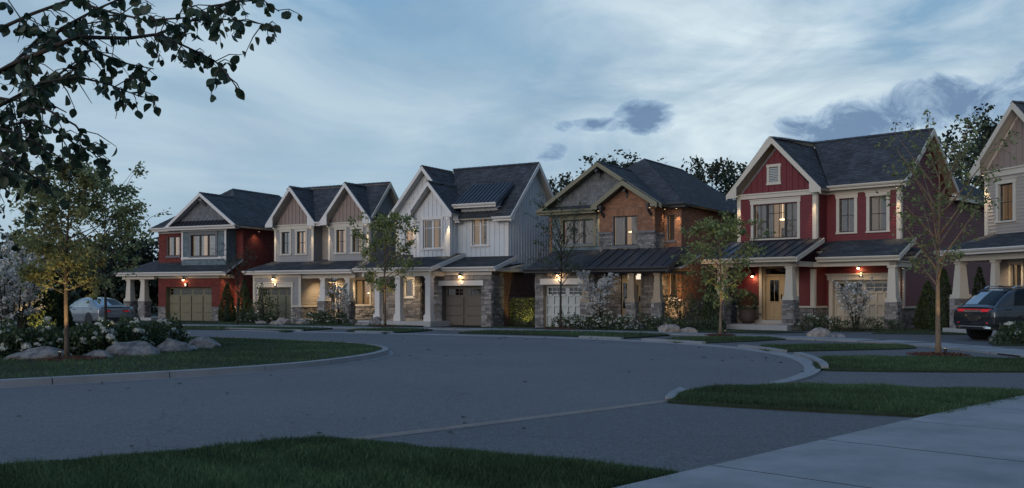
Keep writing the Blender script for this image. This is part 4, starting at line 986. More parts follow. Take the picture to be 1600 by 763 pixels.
# ------------------------------------------------------------------ red sided house
def house_red_siding():
    H = House('red lap-sided house with cream trim and a small vent window in its gable', (13.67, 43.44), 43.5)
    C = 'trim_cream'; S = 'siding_red'
    dr = (-2.60, -0.86, 0.2, 2.84)
    H.wall(front(0), rect(-3.9, -0.02, 0.98, 2.9), [dr], 'lap', S); H.wall(front(0), rect(-3.9, -0.02, -0.1, 0.98), [dr], 'ledge', 'stone_grey')
    for a, b in ((-3.95, -2.72), (-0.74, 0.03)): H.board(front(0), a, b, 0.94, 1.03, C, 0, 0.1, 'sill_band')
    H.door(front(0), -2.43, -1.56, 0.37, 2.40, 'door_tan'); q = MB(); q.fbox(front(0), -1.44, -1.02, 0.62, 2.36, -0.12, -0.10); H.part('sidelight_pane', q, 'glass_dark')
    q = MB(); q.fbox(front(0), -2.43, -1.02, 2.50, 2.76, -0.12, -0.10); H.part('transom_pane', q, 'glass_dark')
    q = MB(); F = front(0)
    for a, b, c, d in ((-2.60, -2.45, 0.2, 2.84), (-1.55, -1.45, 0.37, 2.42), (-1.01, -0.86, 0.2, 2.84)): q.fbox(F, a, b, c, d, -0.13, -0.04)
    q.fbox(F, -2.45, -1.01, 2.41, 2.49, -0.13, -0.035); q.fbox(F, -2.45, -1.01, 2.77, 2.84, -0.13, -0.035); q.fbox(F, -1.45, -1.01, 0.37, 0.62, -0.13, -0.05); H.part('door_frame', q, 'door_tan')
    H.board(front(0), -2.74, -2.60, 0.25, 2.88, C); H.board(front(0), -0.86, -0.72, 0.25, 2.88, C); H.board(front(0), -0.16, 0.02, 1.03, 2.7, C)
    q = MB(); q.box(-2.75, -1.3, -0.4, 0.1, 0.2, 0.36); H.part('door_step', q, 'porch_slab')
    H.wall(right(0.0), rect(0, 1.2, 0.98, 2.9), [], 'lap', S); H.wall(right(0.0), rect(0, 1.2, -0.1, 0.98), [], 'ledge', 'stone_grey'); H.board(right(0.0), -0.04, 1.16, 0.94, 1.03, C, 0, 0.09, 'sill_band'); H.board(right(0.0), 0, 0.14, 1.03, 2.7, C)
    g = (0.34, 3.0, -0.2, 2.2)
    H.wall(front(1.2), rect(0, 3.5, 0.98, 2.9), [g], 'lap', S); H.wall(front(1.2), rect(0, 3.5, -0.1, 0.98), [g], 'ledge', 'stone_grey')
    H.garage(front(1.2), 0.34, 3.0, 2.2, 'garage_cream', 'carriage7', 0.30, C)
    H.board(front(1.2), 0.16, 0.34, -0.05, 2.2, C, 0, 0.06); H.board(front(1.2), 3.0, 3.18, -0.05, 2.2, C, 0, 0.06); H.board(front(1.2), 0.08, 3.26, 2.2, 2.44, C, 0, 0.075, 'header'); H.board(front(1.2), 0.02, 3.32, 2.44, 2.50, C, 0, 0.12, 'header_cap')
    # upper floor
    w1 = (-3.04, -0.80, 4.17, 5.80); w2 = (0.74, 1.44, 4.36, 5.90); w3 = (2.14, 2.90, 4.36, 5.90)
    H.wall(front(0), rect(-3.88, 0.12, 3.6, 6.2), [w1], 'lap', S); H.wall(right(0.12), rect(0, 1.0, 3.6, 6.4), [], 'lap', S)
    H.wall(front(1.0), rect(0.12, 3.5, 3.3, 6.4), [w2, w3], 'lap', S)
    H.window(front(0), *w1, cols=3, splits=[0, 0.30, 0.72, 1.0], muntin=[([0.5], [0.5]), ([0.33, 0.66], [0.72]), ([0.5], [0.5])], cw=0.13, cm=C, head=0.19, curtains='sides', lit=10, decor='pendant cabinet')
    H.window(front(1.0), *w2, cols=1, muntin=([0.5], [0.5]), cw=0.14, cm=C, curtains='full', lit=7); H.window(front(1.0), *w3, cols=1, muntin=([0.5], [0.5]), cw=0.14, cm=C, curtains='right', lit=8, decor='cabinet')
    for u in (-3.90, -0.06): H.board(front(0), u, u + 0.19, 3.9, 6.1, C)
    H.board(right(0.12), 0, 0.14, 3.9, 6.1, C); H.board(front(1.0), 3.34, 3.52, 3.9, 6.2, C); H.board(right(3.5), 1.0, 1.15, 3.9, 6.2, C)
    H.board(front(0), -3.94, 0.16, 6.08, 6.26, C, 0, 0.06, 'frieze'); H.board(front(0), -3.96, 0.18, 6.26, 6.32, C, 0, 0.11, 'frieze_cap'); H.board(right(0.12), 0, 1.0, 6.1, 6.38, C, 0, 0.05, 'frieze'); H.board(front(1.0), 0.12, 3.5, 6.12, 6.38, C, 0, 0.05, 'frieze')
    v = (-2.22, -1.75, 6.78, 7.5)
    H.bnb(front(0), [(-3.75, 6.3), (0.0, 6.3), (-1.88, 8.36)], [v], 'board_red', 0.30, -1.98)
    q = MB(); F = front(0)
    for a, b, c, d in ((-2.33, -2.22, 6.78, 7.5), (-1.75, -1.64, 6.78, 7.5), (-2.36, -1.61, 7.5, 7.63), (-2.36, -1.61, 6.67, 6.78)): q.fbox(F, a, b, c, d, 0, 0.055)
    vw = H.part('gable_vent', q, C)
    for k in range(9):
        z = 6.79 + k * 0.078; q = MB(); q.hexa([F(-2.22, z, 0.03), F(-1.75, z, 0.03), F(-1.75, z + 0.05, -0.02), F(-2.22, z + 0.05, -0.02), F(-2.22, z - 0.012, 0.03), F(-1.75, z - 0.012, 0.03), F(-1.75, z + 0.038, -0.02), F(-2.22, z + 0.038, -0.02)]); q.build('slat', 'garage_grey', vw)
    q = MB(); q.fbox(F, -2.22, -1.75, 6.78, 7.5, -0.08, -0.05); q.build('backing', 'trim_slate', vw)
    # right side
    H.wall(right(3.5), [(1.0, 0.0), (16, 0.0), (16, 6.2), (6.9, 6.3), (3.9, 9.0), (1.0, 6.35)], [(0.9, 2.5, -0.2, 0.98)], 'lap', S)
    H.wall(right(3.505), rect(1.2, 2.5, -0.1, 0.98), [], 'ledge', 'stone_grey'); H.board(right(3.5), 1.1, 2.6, 0.94, 1.03, C, 0, 0.1, 'sill_band')
    H.board(front(1.2), 3.3, 3.52, 1.03, 2.7, C, 0, 0.05); H.board(right(3.5), 1.2, 1.42, 1.03, 2.7, C)
    side_gable(H, -1.9, 3.88, 0.52, 6.42, 3.85, 9.06, 7.15, C, 'column_tan', [[(0.45, .52, 6.42), (3.88, .52, 6.42), (3.88, 3.85, 9.06), (-1.88, 3.85, 9.06)]])
    H.gutter(0.30, 3.92, 0.52, 6.44, C, 1.0)
    H.gable_front(-1.88, 8.80, 2.36, 2.38, 6.30, 6.30, -0.42, 3.85, board=C, bh=0.27, ret=0.52, rise=0.24)
    q = MB(); q.beam((-3.7, -0.025, 6.42), (-1.88, -0.025, 8.42), 0.14, (0, 0.03, 0)); H.part('inner_rake_trim', q, 'trim_slate')
    H.slope([(-4.2, 10, 6.4), (-4.2, 2.5, 6.4), (-1.9, 2.5, 8.6), (-1.9, 10, 8.6)], soffit=C)
    H.slope([(3.95, 7.0, 6.3), (3.95, 16.5, 6.3), (0.4, 13.4, 8.5), (0.4, 7.0, 8.5)], soffit=C); H.board(right(3.5), 6.9, 16.4, 6.05, 6.22, C, 0.0, 0.44, 'side_eave')
    # porch roofs
    H.slope([(-4.25, -2.6, 3.13), (0.44, -2.6, 3.13), (0.44, 0.0, 4.06), (-4.25, 0.0, 4.06)], 'metal_roof', soffit=C, seam=0.47)
    q = MB(); q.beam((0.45, -2.63, 3.15), (0.45, 0.02, 4.09), 0.2, (0.05, 0, 0)); H.part('rake_board', q, C); H.gutter(-4.3, 0.46, -2.6, 3.16, C, -2.1)
    H.slope([(0.46, -0.8, 3.15), (4.12, -0.8, 3.15), (4.12, 1.0, 3.98), (0.46, 1.0, 3.98)], soffit=C); H.slope([(0.12, 0.0, 3.5), (0.46, 0.0, 3.5), (0.46, 1.0, 3.95), (0.12, 1.0, 3.95)], soffit=C)
    q = MB(); q.beam((4.13, -0.83, 3.17), (4.13, 1.02, 4.01), 0.2, (0.05, 0, 0)); H.part('rake_board', q, C); H.gutter(0.5, 4.16, -0.8, 3.17, C, -0.5)
    H.slope([(3.5, 1.0, 3.2), (4.1, 1.0, 3.2), (4.1, 1.9, 3.2), (3.5, 1.9, 3.6)], soffit=C)
    H.board(front(-2.12), -4.0, 0.2, 2.80, 3.02, C, -0.28, 0.0, 'beam'); H.board(right(0.2), -2.12, 0.0, 2.78, 3.0, C, -0.26, 0.0, 'beam'); H.mb('soffit', C).box(-4.1, 0.22, -2.1, 0.0, 2.92, 2.935)
    H.board(front(-0.5), 0.2, 3.92, 2.78, 3.0, C, -0.28, 0.0, 'beam'); H.board(right(3.92), -0.5, 1.2, 2.72, 2.98, C, -0.3, 0.0, 'beam'); H.mb('soffit', C).box(0.1, 4.0, -0.5, 1.2, 2.93, 2.945)
    H.column(-3.84, -3.32, -2.15, 0.2, 1.30, 2.8); H.column(-0.42, 0.08, -2.15, 0.2, 1.30, 2.8); H.column(3.46, 3.94, -0.55, 0.0, 1.22, 2.78)
    q = MB(); q.box(-3.05, -0.05, -2.45, -0.02, -0.1, 0.2); H.part('porch_slab', q, 'porch_slab')
    H.sconce(front(0), -3.02, 2.42, 9, plaque=False); H.sconce(front(1.2), 1.60, 2.74, 9)
    for x, d, e in ((-3.80, -0.24, 48), (0.04, -0.24, 48), (3.42, 0.76, 48)): H.downlight(x, d, 6.24 if x < 3 else 6.2, e, (0, 0.07, -1), 34)
    H.downlight(-1.9, -1.1, 2.91, 11, (0, 0.35, -1), 130); H.downlight(1.8, 0.3, 2.92, 6, (0, 0.3, -1), 120); H.downlight(3.75, 0.6, 2.68, 6, (0, 0.3, -1))
    close_box(H, -3.88, 3.5, 0.1, 16, -0.1, 6.2, 'siding_red'); H.finish(); return H

# ------------------------------------------------------------------ taupe house cut by the right edge
def house_taupe():
    H = House('taupe lap-sided house with a board-and-batten gable, cut off by the right edge', (17.80, 38.14), 75)
    C = 'trim_cream'; S = 'siding_taupe'
    w1 = (0.74, 1.48, 4.42, 5.86); w2 = (2.26, 3.0, 4.42, 5.86); w3 = (0.72, 1.26, 1.0, 2.75)
    H.wall(front(1.2), rect(0.02, 3.9, 3.6, 6.3), [w1, w2], 'lap', S)
    for w, cu in ((w1, 'right'), (w2, 'sides')): H.window(front(1.2), *w, cols=1, muntin=([0.5], [0.5]), cw=0.14, cm=C, curtains=cu, lit=12, decor='picture')
    H.board(front(1.2), 0.0, 0.17, 3.9, 6.18, C); H.board(front(1.2), -0.04, 3.95, 6.18, 6.40, C, 0, 0.06, 'frieze'); H.board(front(1.2), -0.06, 3.97, 6.40, 6.46, C, 0, 0.11, 'frieze_cap')
    H.bnb(front(1.2), [(0.05, 6.45), (3.75, 6.45), (1.88, 8.6)], [], 'board_taupe', 0.30, 0.1)
    H.gable_front(1.88, 8.86, 2.24, 2.3, 6.46, 6.46, 0.78, 7, board=C, bh=0.27, ret=0.55)
    q = MB(); q.beam((0.1, 1.175, 6.62), (1.88, 1.175, 8.62), 0.14, (0, 0.03, 0)); H.part('inner_rake_trim', q, C)
    H.wall(front(1.8), rect(-0.1, 6.5, 0.95, 3.2), [w3], 'lap', S); H.wall(front(1.8), rect(-0.1, 6.5, -0.1, 0.95), [], 'ledge', 'stone_grey')
    H.window(front(1.8), *w3, cols=2, cw=0.1, cm=C, curtains='left', lit=26, decor='picture')
    H.slope([(-0.80, -0.42, 3.26), (7, -0.42, 3.26), (7, 1.7, 4.12), (0.9, 1.7, 4.12)], soffit=C); H.slope([(-0.80, 8, 3.26), (-0.80, -0.42, 3.26), (0.9, 1.7, 4.12), (0.9, 8, 4.12)], soffit=C); H.ridge((-0.8, -0.42, 3.27), (0.9, 1.7, 4.13))
    H.gutter(-0.85, 7.0, -0.42, 3.28, 'trim_white', 0.0)
    H.board(front(-0.02), -0.55, 7, 2.86, 3.08, C, -0.3, 0.0, 'beam'); H.board(left(-0.55), -0.02, 2.0, 2.86, 3.08, C, -0.28, 0.0, 'beam'); H.mb('soffit', C).box(-0.7, 7, 0.3, 1.8, 3.07, 3.085)
    H.column(-0.56, -0.02, 0.0, 0.2, 1.38, 2.86, taper=0.62); q = H.column(1.52, 1.86, 0.0, 0.2, 1.38, 2.86)
    H.wall(left(-0.1), rect(1.8, 9, -0.1, 6.4), [], 'lap', S)
    q = MB(); q.box(-0.7, 2.2, -0.25, 1.79, -0.1, 0.2); H.part('porch_slab', q, 'porch_slab')
    H.downlight(0.1, 0.98, 6.3, 75, (0, 0.07, -1), 36); H.downlight(1.0, 0.9, 3.05, 20, (0, 0.4, -1), 110); H.downlight(-0.3, 0.12, 3.06, 6, (0, 0.1, -1), 90)
    close_box(H, 0.0, 6.5, 1.8, 9, -0.1, 6.3, 'siding_taupe', 'rb'); H.finish(); return H
HOUSES = [f() for f in (house_red_brick, house_twin_gable, house_white, house_orange_brick, house_red_siding, house_taupe)]
# ------------------------------------------------------------------ ground
def catmull(pts, n=8, closed=False):
    P = [Vector((p[0], p[1])) for p in pts]; out = []
    m = len(P); rg = range(m) if closed else range(m - 1)
    for i in rg:
        if closed: a, b, c, d = P[i - 1], P[i], P[(i + 1) % m], P[(i + 2) % m]
        else: a, b, c, d = P[max(i - 1, 0)], P[i], P[i + 1], P[min(i + 2, m - 1)]
        for k in range(n):
            t = k / n
            out.append(tuple(0.5 * ((2 * b) + (c - a) * t + (2 * a - 5 * b + 4 * c - d) * t * t + (3 * b - 3 * c + d - a) * t ** 3)))
    if not closed: out.append(tuple(P[-1]))
    return out
def sheet(name, poly, z, m, label=None):
    bm = bmesh.new(); vs = [bm.verts.new((p[0], p[1], z)) for p in poly]; f = bm.faces.new(vs)
    bmesh.ops.triangulate(bm, faces=[f]); bmesh.ops.recalc_face_normals(bm, faces=bm.faces)
    for f in bm.faces:
        if f.normal.z < 0: f.normal_flip()
    me = bpy.data.meshes.new(name); bm.to_mesh(me); bm.free(); me.materials.append(M[m])
    at = me.attributes.new('tint', 'FLOAT', 'FACE'); at.data.foreach_set('value', [1.0] * len(me.polygons))
    o = structure(link(name, me))
    return o
def offset(line, d):
    out = []
    for i, p in enumerate(line):
        a = Vector(line[max(i - 1, 0)]); b = Vector(line[min(i + 1, len(line) - 1)]); t = (b - a).normalized(); n = Vector((-t.y, t.x))
        out.append((p[0] + n.x * d, p[1] + n.y * d))
    return out
def ribbon(name, line, w0, w1, z0, z1, m, parent=None, zt=None):
    """strip with a rectangular section between offsets w0 and w1 of a line"""
    a = offset(line, w0); b = offset(line, w1); q = MB()
    for i in range(len(line) - 1):
        q.hexa([(*a[i], z0), (*a[i + 1], z0), (*a[i + 1], z1), (*a[i], z1), (*b[i], z0), (*b[i + 1], z0), (*b[i + 1], zt or z1), (*b[i], zt or z1)])
    return q.build(name, m, parent)
def pieces_of(line, step):
    """cut a polyline into pieces of about the given length"""
    out = []; cur = [line[0]]; acc = 0
    for p, q in zip(line, line[1:]):
        d = math.dist(p, q)
        while acc + d > step:
            t = (step - acc) / d; m_ = (p[0] + (q[0] - p[0]) * t, p[1] + (q[1] - p[1]) * t)
            cur.append(m_); out.append(cur); cur = [m_]; d = math.dist(m_, q); p = m_; acc = 0
        acc += d; cur.append(q)
    if len(cur) > 1 and math.dist(cur[0], cur[-1]) > 0.1: out.append(cur)
    return out
G = MB(); G.face([(-500, -60, -0.03), (500, -60, -0.03), (500, 700, -0.03), (-500, 700, -0.03)]); structure(G.build('ground', 'lawn'))
FAR = [(-60, 62), (-40, 54), (-25, 47.6), (-17.65, 44.3), (-13.0, 41.9), (-9.45, 39.7), (-5.5, 37.7), (-2.43, 36.2), (0.05, 34.75), (2.2, 33.2), (3.96, 31.4), (5.14, 29.8), (6.1, 27.7), (6.6, 25.4), (6.65, 22.9), (6.05, 19.8), (5.08, 17.5), (3.75, 15.6), (2.2, 13.72)]
NEAR = [(2.2, 13.72), (0.82, 12.36), (-1.47, 10.23), (-2.6, 9.35), (-4.6, 8.15), (-8, 6.7), (-14, 5.2), (-30, 3), (-60, 2)]
FARC = catmull(FAR, 8); NEARC = catmull(NEAR, 8)
ROAD = FARC + NEARC[1:]
sheet('road', ROAD, 0.0, 'asphalt')
# paved aprons and driveways run under the verges as one sheet beyond the kerb; lawns and verges are laid over it
APR = [(-60, 66), (-30, 55), (-17, 49.5), (-8, 45.5), (2, 41), (9, 41.5), (16, 39.5), (26, 36), (26, 4), (10, 2), (4, 2), (-2.4, 5.6)] + [p for p in reversed(NEARC) if p[0] > -3.2] + list(reversed(FARC))
drive = sheet('driveway', APR, -0.006, 'asphalt_drive')
# concrete gutter along the far edge, cut into cast lengths
gut = bpy.data.objects.new('gutter_strip', None); col.objects.link(gut); structure(gut)
vis = [p for p in FARC if p[0] > -22]
for seg in pieces_of(vis, 2.4):
    s = [seg[0]] + seg[1:-1] + [seg[-1]]
    ribbon('gutter_slab', s, -0.02, 0.30, -0.04, 0.010, 'concrete_mid', gut, 0.03)
for seg in pieces_of([p for p in NEARC if p[0] > -20], 3.0):
    ribbon('gutter_slab', seg, 0.0, 0.085, -0.04, 0.014, 'concrete_pale', gut, 0.03)

# verges: grass slabs a hand above the paving, with their own kerb face
GRASS = []
def verge(name, poly, z, dens, h, near=False, kerb=None):
    top = MB(); P = poly
    top.face([(x, y, z) for x, y in P])
    for a, b in zip(P, P[1:] + P[:1]): top.face([(*a, z), (*a, -0.05), (*b, -0.05), (*b, z)])
    bmq = top
    o = bmq.build(name, 'lawn'); structure(o)
    GRASS.append((poly, z, dens, h))
    return o
def pg(px, py, z=0.0):
    Y = F_PX * (EYE - z) / (py - HORIZ); return ((px - 800) / F_PX * Y, Y)
# outlines below are ground points surveyed in the photograph, in metres
VB = [pg(*p, 0.05) for p in ((1043, 624), (1058, 613), (1085, 606.5), (1130, 602.5), (1200, 600), (1300, 601), (1400, 604), (1500, 607), (1620, 611), (1620, 616), (1476, 647), (1400, 644), (1280, 638), (1150, 631))]
VE = [pg(*p, 0.05) for p in ((1269, 560), (1280, 556.5), (1350, 556), (1450, 557), (1550, 558.5), (1620, 560), (1620, 578), (1500, 578), (1400, 577.5), (1300, 576), (1276, 574.5), (1270, 568))]
VD = [pg(*p, 0.05) for p in ((1180, 541), (1190, 539), (1260, 537.5), (1350, 537.3), (1425, 539), (1432, 542), (1400, 543.6), (1300, 545.5), (1230, 547), (1198, 547.5), (1186, 545))]
VC = [pg(*p, 0.05) for p in ((1034, 529.5), (1050, 527), (1120, 525.5), (1200, 525.8), (1228, 528.5), (1180, 531.5), (1100, 534.3), (1056, 534.6), (1042, 532.5))]
VG3 = [pg(*p, 0.05) for p in ((716, 519.4), (760, 516.8), (850, 517.2), (960, 519.5), (1040, 522), (1046, 523), (1000, 526), (960, 528), (922, 527.7), (910, 525), (860, 522.8), (800, 521.3))]
VG2 = [pg(*p, 0.05) for p in ((541, 516.5), (560, 514.2), (610, 512.8), (676, 514.8), (650, 517.2), (600, 520.3), (592, 519), (570, 518))]
VG1 = [pg(*p, 0.05) for p in ((215, 512.2), (300, 510.2), (420, 511), (520, 512.8), (480, 515.2), (445, 518), (433, 516.2), (380, 514.6), (300, 513.8), (225, 513.8))]
VA = [(-9.0, 6.3), (-6.5, 7.32), (-4.5, 8.25), (-3.2, 9.05), (-2.3, 9.75), (-1.95, 9.95), (-1.55, 9.75), (-0.9, 9.35), (-0.2, 8.95), (0.6, 8.5), (1.15, 8.15), (1.5, 7.95), (1.15, 7.55), (-0.8, 5.5), (-2, 4.2), (-9, 4.2)]
for nm, P, z, d, h in (('verge', VB, 0.03, 5200, 0.085), ('verge', VE, 0.03, 1500, 0.075), ('verge', VD, 0.03, 700, 0.09), ('verge', VC, 0.03, 500, 0.09),
                       ('verge', VG3, 0.05, 300, 0.09), ('verge', VG2, 0.05, 300, 0.09), ('verge', VG1, 0.05, 300, 0.09), ('verge', VA, 0.03, 7500, 0.075)):
    verge(nm, P, z, d, h)
# raised kerb where a verge meets the road, dropped at the drives
def near_poly(p, poly, d):
    q = Vector(p)
    for a, b in zip(poly, poly[1:] + poly[:1]):
        a = Vector(a); b = Vector(b); t = max(0, min(1, (q - a).dot(b - a) / max(1e-9, (b - a).length_squared)))
        if (a + (b - a) * t - q).length < d: return True
    return False
for seg in pieces_of(vis, 0.9):
    mid = offset(seg, 0.40)[len(seg) // 2]
    if any(near_poly(mid, P, 0.42) for P in (VE, VD, VC, VG3, VG2, VG1)): ribbon('kerb_stone', seg, 0.30, 0.45, -0.04, 0.085, 'concrete_mid', gut, 0.095)
k0, k1 = pg(1037, 626.5), pg(1060, 611.5)
ribbon('kerb_stone', [k0, ((k0[0] + k1[0]) / 2 - 0.03, (k0[1] + k1[1]) / 2), k1], -0.02, -0.14, -0.04, 0.07, 'concrete_mid', gut, 0.04)
# front lawns between the pavement and the houses
for P, d in (([(-30, 52.5), (-22, 50.0), (-15.5, 47.2), (-11.2, 46.6), (-12.5, 50.5), (-15.5, 54.5), (-21, 58), (-34, 58)], 60), ([(-10.8, 46.4), (-5.5, 44.3), (-4.3, 46.6), (-7.5, 50.0), (-12.0, 50.2)], 90),
             ([(0.2, 45.2), (1.6, 43.5), (1.2, 42.2), (-2.2, 43.4), (-1.2, 45.4)], 60), ([(3.6, 41.2), (10.2, 38.0), (11.8, 38.7), (7.2, 43.2), (4.0, 44.4)], 110), ([(14.1, 37.6), (17.4, 36.4), (18.4, 38.0), (17.2, 43.5), (16.2, 41.0)], 110), ([(14.4, 28.7), (24, 25.6), (24, 29.2), (17.0, 30.5), (15.0, 30.2)], 250)):
    verge('lawn', P, 0.03, d, 0.06)
# island with its kerb
ISF = [(-30, -2.5), (-20, 5.5), (-13.5, 11.2), (-10.2, 14.0), (-8.32, 15.6), (-6.9, 16.8), (-5.35, 18.3), (-4.3, 19.75), (-3.62, 21.4), (-3.22, 23.2), (-3.2, 25.0), (-3.72, 26.9), (-4.8, 28.5), (-6.55, 30.0), (-8.24, 31.2), (-9.9, 32.2), (-14, 34.6), (-22, 38.8), (-40, 48)]
ISC = catmull(ISF, 6)
kin = offset(ISC, 0.16)
isl = sheet('island', [(x, y) for x, y in kin] + [(-60, 48), (-60, -2.5)], 0.10, 'lawn')
GRASS.append(([p for p in kin if p[1] > 9 and p[0] > -13] + [(-13, 34)], 0.10, 420, 0.065))
kerb = bpy.data.objects.new('kerb', None); col.objects.link(kerb); structure(kerb)
for seg in pieces_of([p for p in ISC if p[0] > -16], 2.0):
    seg = list(seg); v0 = (Vector(seg[1]) - Vector(seg[0])).normalized() * 0.009; v1 = (Vector(seg[-1]) - Vector(seg[-2])).normalized() * 0.009
    seg[0] = tuple(Vector(seg[0]) + v0); seg[-1] = tuple(Vector(seg[-1]) - v1)
    q = MB(); a = offset(seg, 0.0); b = offset(seg, 0.16); e = 0.0
    for i in range(len(seg) - 1):
        e0 = 0.02 if i == 0 else 0; 
        q.hexa([(*a[i], -0.02), (*a[i + 1], -0.02), (*[x for x in offset(seg, 0.02)[i + 1]], 0.118), (*[x for x in offset(seg, 0.02)[i]], 0.118), (*b[i], -0.02), (*b[i + 1], -0.02), (*b[i + 1], 0.128), (*b[i], 0.128)])
    o = q.build('kerb_stone', 'concrete_mid', kerb); o.scale = (1, 1, 1)
for seg in pieces_of([p for p in ISC if p[0] > -16], 3.0): ribbon('gutter_slab', seg, -0.12, -0.004, -0.04, 0.006, 'concrete_mid', kerb)
# near pavement, slab by slab; far pavement likewise
pav = bpy.data.objects.new('pavement', None); col.objects.link(pav); structure(pav)
def slabs(line, step, w, z, m='concrete', side=-1, start=0.0):
    ribbon('joint_bed', line, -w + 0.01 if side < 0 else 0.01, -0.01 if side < 0 else w - 0.01, -0.1, z - 0.010, 'soil', pav)
    for k, seg in enumerate(pieces_of(line, step)):
        a = seg[0]; b = seg[-1]; d = (Vector(b) - Vector(a)).normalized(); n = Vector((d.y, -d.x)) * (w if side < 0 else -w); g = d * 0.012
        A = Vector(a) + g; B = Vector(b) - g; dz = rng.uniform(-0.003, 0.003)
        q = MB(); zz = z + dz
        lo = [(A.x, A.y), (B.x, B.y), (B.x + n.x, B.y + n.y), (A.x + n.x, A.y + n.y)]
        q.face([(x, y, zz) for x, y in reversed(lo)])
        for i in range(4):
            q.cur = i % 2; j = (i + 1) % 4; q.face([(*lo[i], zz), (*lo[i], zz - 0.12), (*lo[j], zz - 0.12), (*lo[j], zz)])
        q.build('pavement_slab', [m, 'soil'], pav)
u = Vector((0.697, 0.717)); p0 = Vector((1.71, 8.24))
slabs([tuple(p0 - u * 4.12), tuple(p0 + u * 20.6)], 2.06, 4.6, 0.045)
FP = [(12.9, 20.0), (12.4, 23.1), (12.3, 25.5), (12.1, 28.0), (11.4, 30.6), (9.42, 33.1), (6.8, 35.9), (4.8, 37.6), (0.5, 40.4), (-6, 43.0), (-12, 45.3), (-20, 48.5), (-32, 53.5)]
slabs(catmull(FP, 6), 1.6, 1.5, 0.045, side=-1)

def inside(poly, X, Y):
    r = np.zeros(len(X), bool); n = len(poly)
    for i in range(n):
        x0, y0 = poly[i]; x1, y1 = poly[(i + 1) % n]
        if y0 == y1: continue
        c = ((y0 > Y) != (y1 > Y)) & (X < (x1 - x0) * (Y - y0) / (y1 - y0) + x0); r ^= c
    return r
def raw_mesh(name, V, faces, mats, tint, parent=None, kind=None):
    """V (n,3) array, faces (m,k) array of equal size"""
    me = bpy.data.meshes.new(name); nf, k = faces.shape
    me.vertices.add(len(V)); me.vertices.foreach_set('co', V.astype(np.float32).ravel())
    me.loops.add(nf * k); me.loops.foreach_set('vertex_index', faces.astype(np.int32).ravel())
    me.polygons.add(nf); me.polygons.foreach_set('loop_start', np.arange(0, nf * k, k, dtype=np.int32))
    me.update(calc_edges=True)
    at = me.attributes.new('tint', 'FLOAT', 'FACE'); at.data.foreach_set('value', tint.astype(np.float32))
    me.materials.append(M[mats])
    return link(name, me, parent, kind)
def grass(poly, z, dens, h):
    xs = [p[0] for p in poly]; ys = [p[1] for p in poly]
    A = abs(sum(poly[i][0] * poly[(i + 1) % len(poly)][1] - poly[(i + 1) % len(poly)][0] * poly[i][1] for i in range(len(poly)))) / 2
    bx = (max(xs) - min(xs)) * (max(ys) - min(ys)); n = int(dens * bx)
    X = nrg.uniform(min(xs) - 0.04, max(xs) + 0.04, n); Y = nrg.uniform(min(ys) - 0.04, max(ys) + 0.04, n)
    wig = 0.05 * np.sin(X * 5.3 + 2 * np.sin(Y * 3.1)); k = inside(poly, X + nrg.normal(0, 0.03, n) + wig, Y + nrg.normal(0, 0.03, n) + wig * .7); X = X[k]; Y = Y[k]
    if dens > 1000:   # only what the frame can see, and thinner farther off
        k = (np.abs(X) < Y * 0.62 + 1.0) & (Y > 6.2); X = X[k]; Y = Y[k]
    n = len(X); ed = np.ones(n)
    for ox, oy in ((.14, 0), (-.14, 0), (0, .16), (0, -.16)): ed = np.where(inside(poly, X + ox, Y + oy), ed, ed * nrg.uniform(.35, .75, n))
    cl = np.sin(X * 3.1 + 1.3 * np.sin(Y * 2.3)) * np.sin(Y * 3.7 + 1.7 * np.sin(X * 1.9)) * 0.5 + np.sin(X * 9 + Y * 7) * 0.2
    H = ed * h * (0.72 + 0.42 * cl) * nrg.uniform(0.5, 1.35, n) * np.where(nrg.random(n) < 0.012, 1.7, 1)
    a = nrg.uniform(0, 2 * np.pi, n); w = 0.0028 + 0.0012 * nrg.random(n); w *= np.clip(np.sqrt(Y / 9.0), 1, 4)
    l = nrg.uniform(0.15, 0.75, n) * H; b = nrg.uniform(0, 2 * np.pi, n)
    dx, dy = np.cos(a) * w, np.sin(a) * w; lx, ly = np.cos(b) * l, np.sin(b) * l
    V = np.zeros((n, 5, 3))
    V[:, 0] = np.stack([X - dx, Y - dy, np.full(n, z)], 1); V[:, 1] = np.stack([X + dx, Y + dy, np.full(n, z)], 1)
    V[:, 2] = np.stack([X + dx * .7 + lx * .35, Y + dy * .7 + ly * .35, z + H * .6], 1); V[:, 3] = np.stack([X - dx * .7 + lx * .35, Y - dy * .7 + ly * .35, z + H * .6], 1)
    V[:, 4] = np.stack([X + lx, Y + ly, z + H], 1)
    base = np.arange(n)[:, None] * 5
    T = np.concatenate([base + np.array([[0, 1, 2]]), base + np.array([[0, 2, 3]]), base + np.array([[3, 2, 4]])], 0)
    t = nrg.uniform(0.6, 1.5, n) * (1 + 0.35 * cl); t = np.where(nrg.random(n) < 0.10, t * 1.9, t); pat = np.sin(X * 1.1 + 2.0 * np.sin(Y * .9)) * np.sin(Y * 1.3 + 1.1); t = t * (1 + 0.3 * pat)
    return V.reshape(-1, 3), T, np.tile(t, 3)
VV, TT, tt = [], [], []; o_ = 0
for P in GRASS:
    v, f, t = grass(*P)
    if len(v) == 0: continue
    VV.append(v); TT.append(f + o_); tt.append(t); o_ += len(v)
raw_mesh('grass', np.concatenate(VV), np.concatenate(TT), 'grass', np.concatenate(tt), kind='stuff')
print('grass blades', o_ // 5)
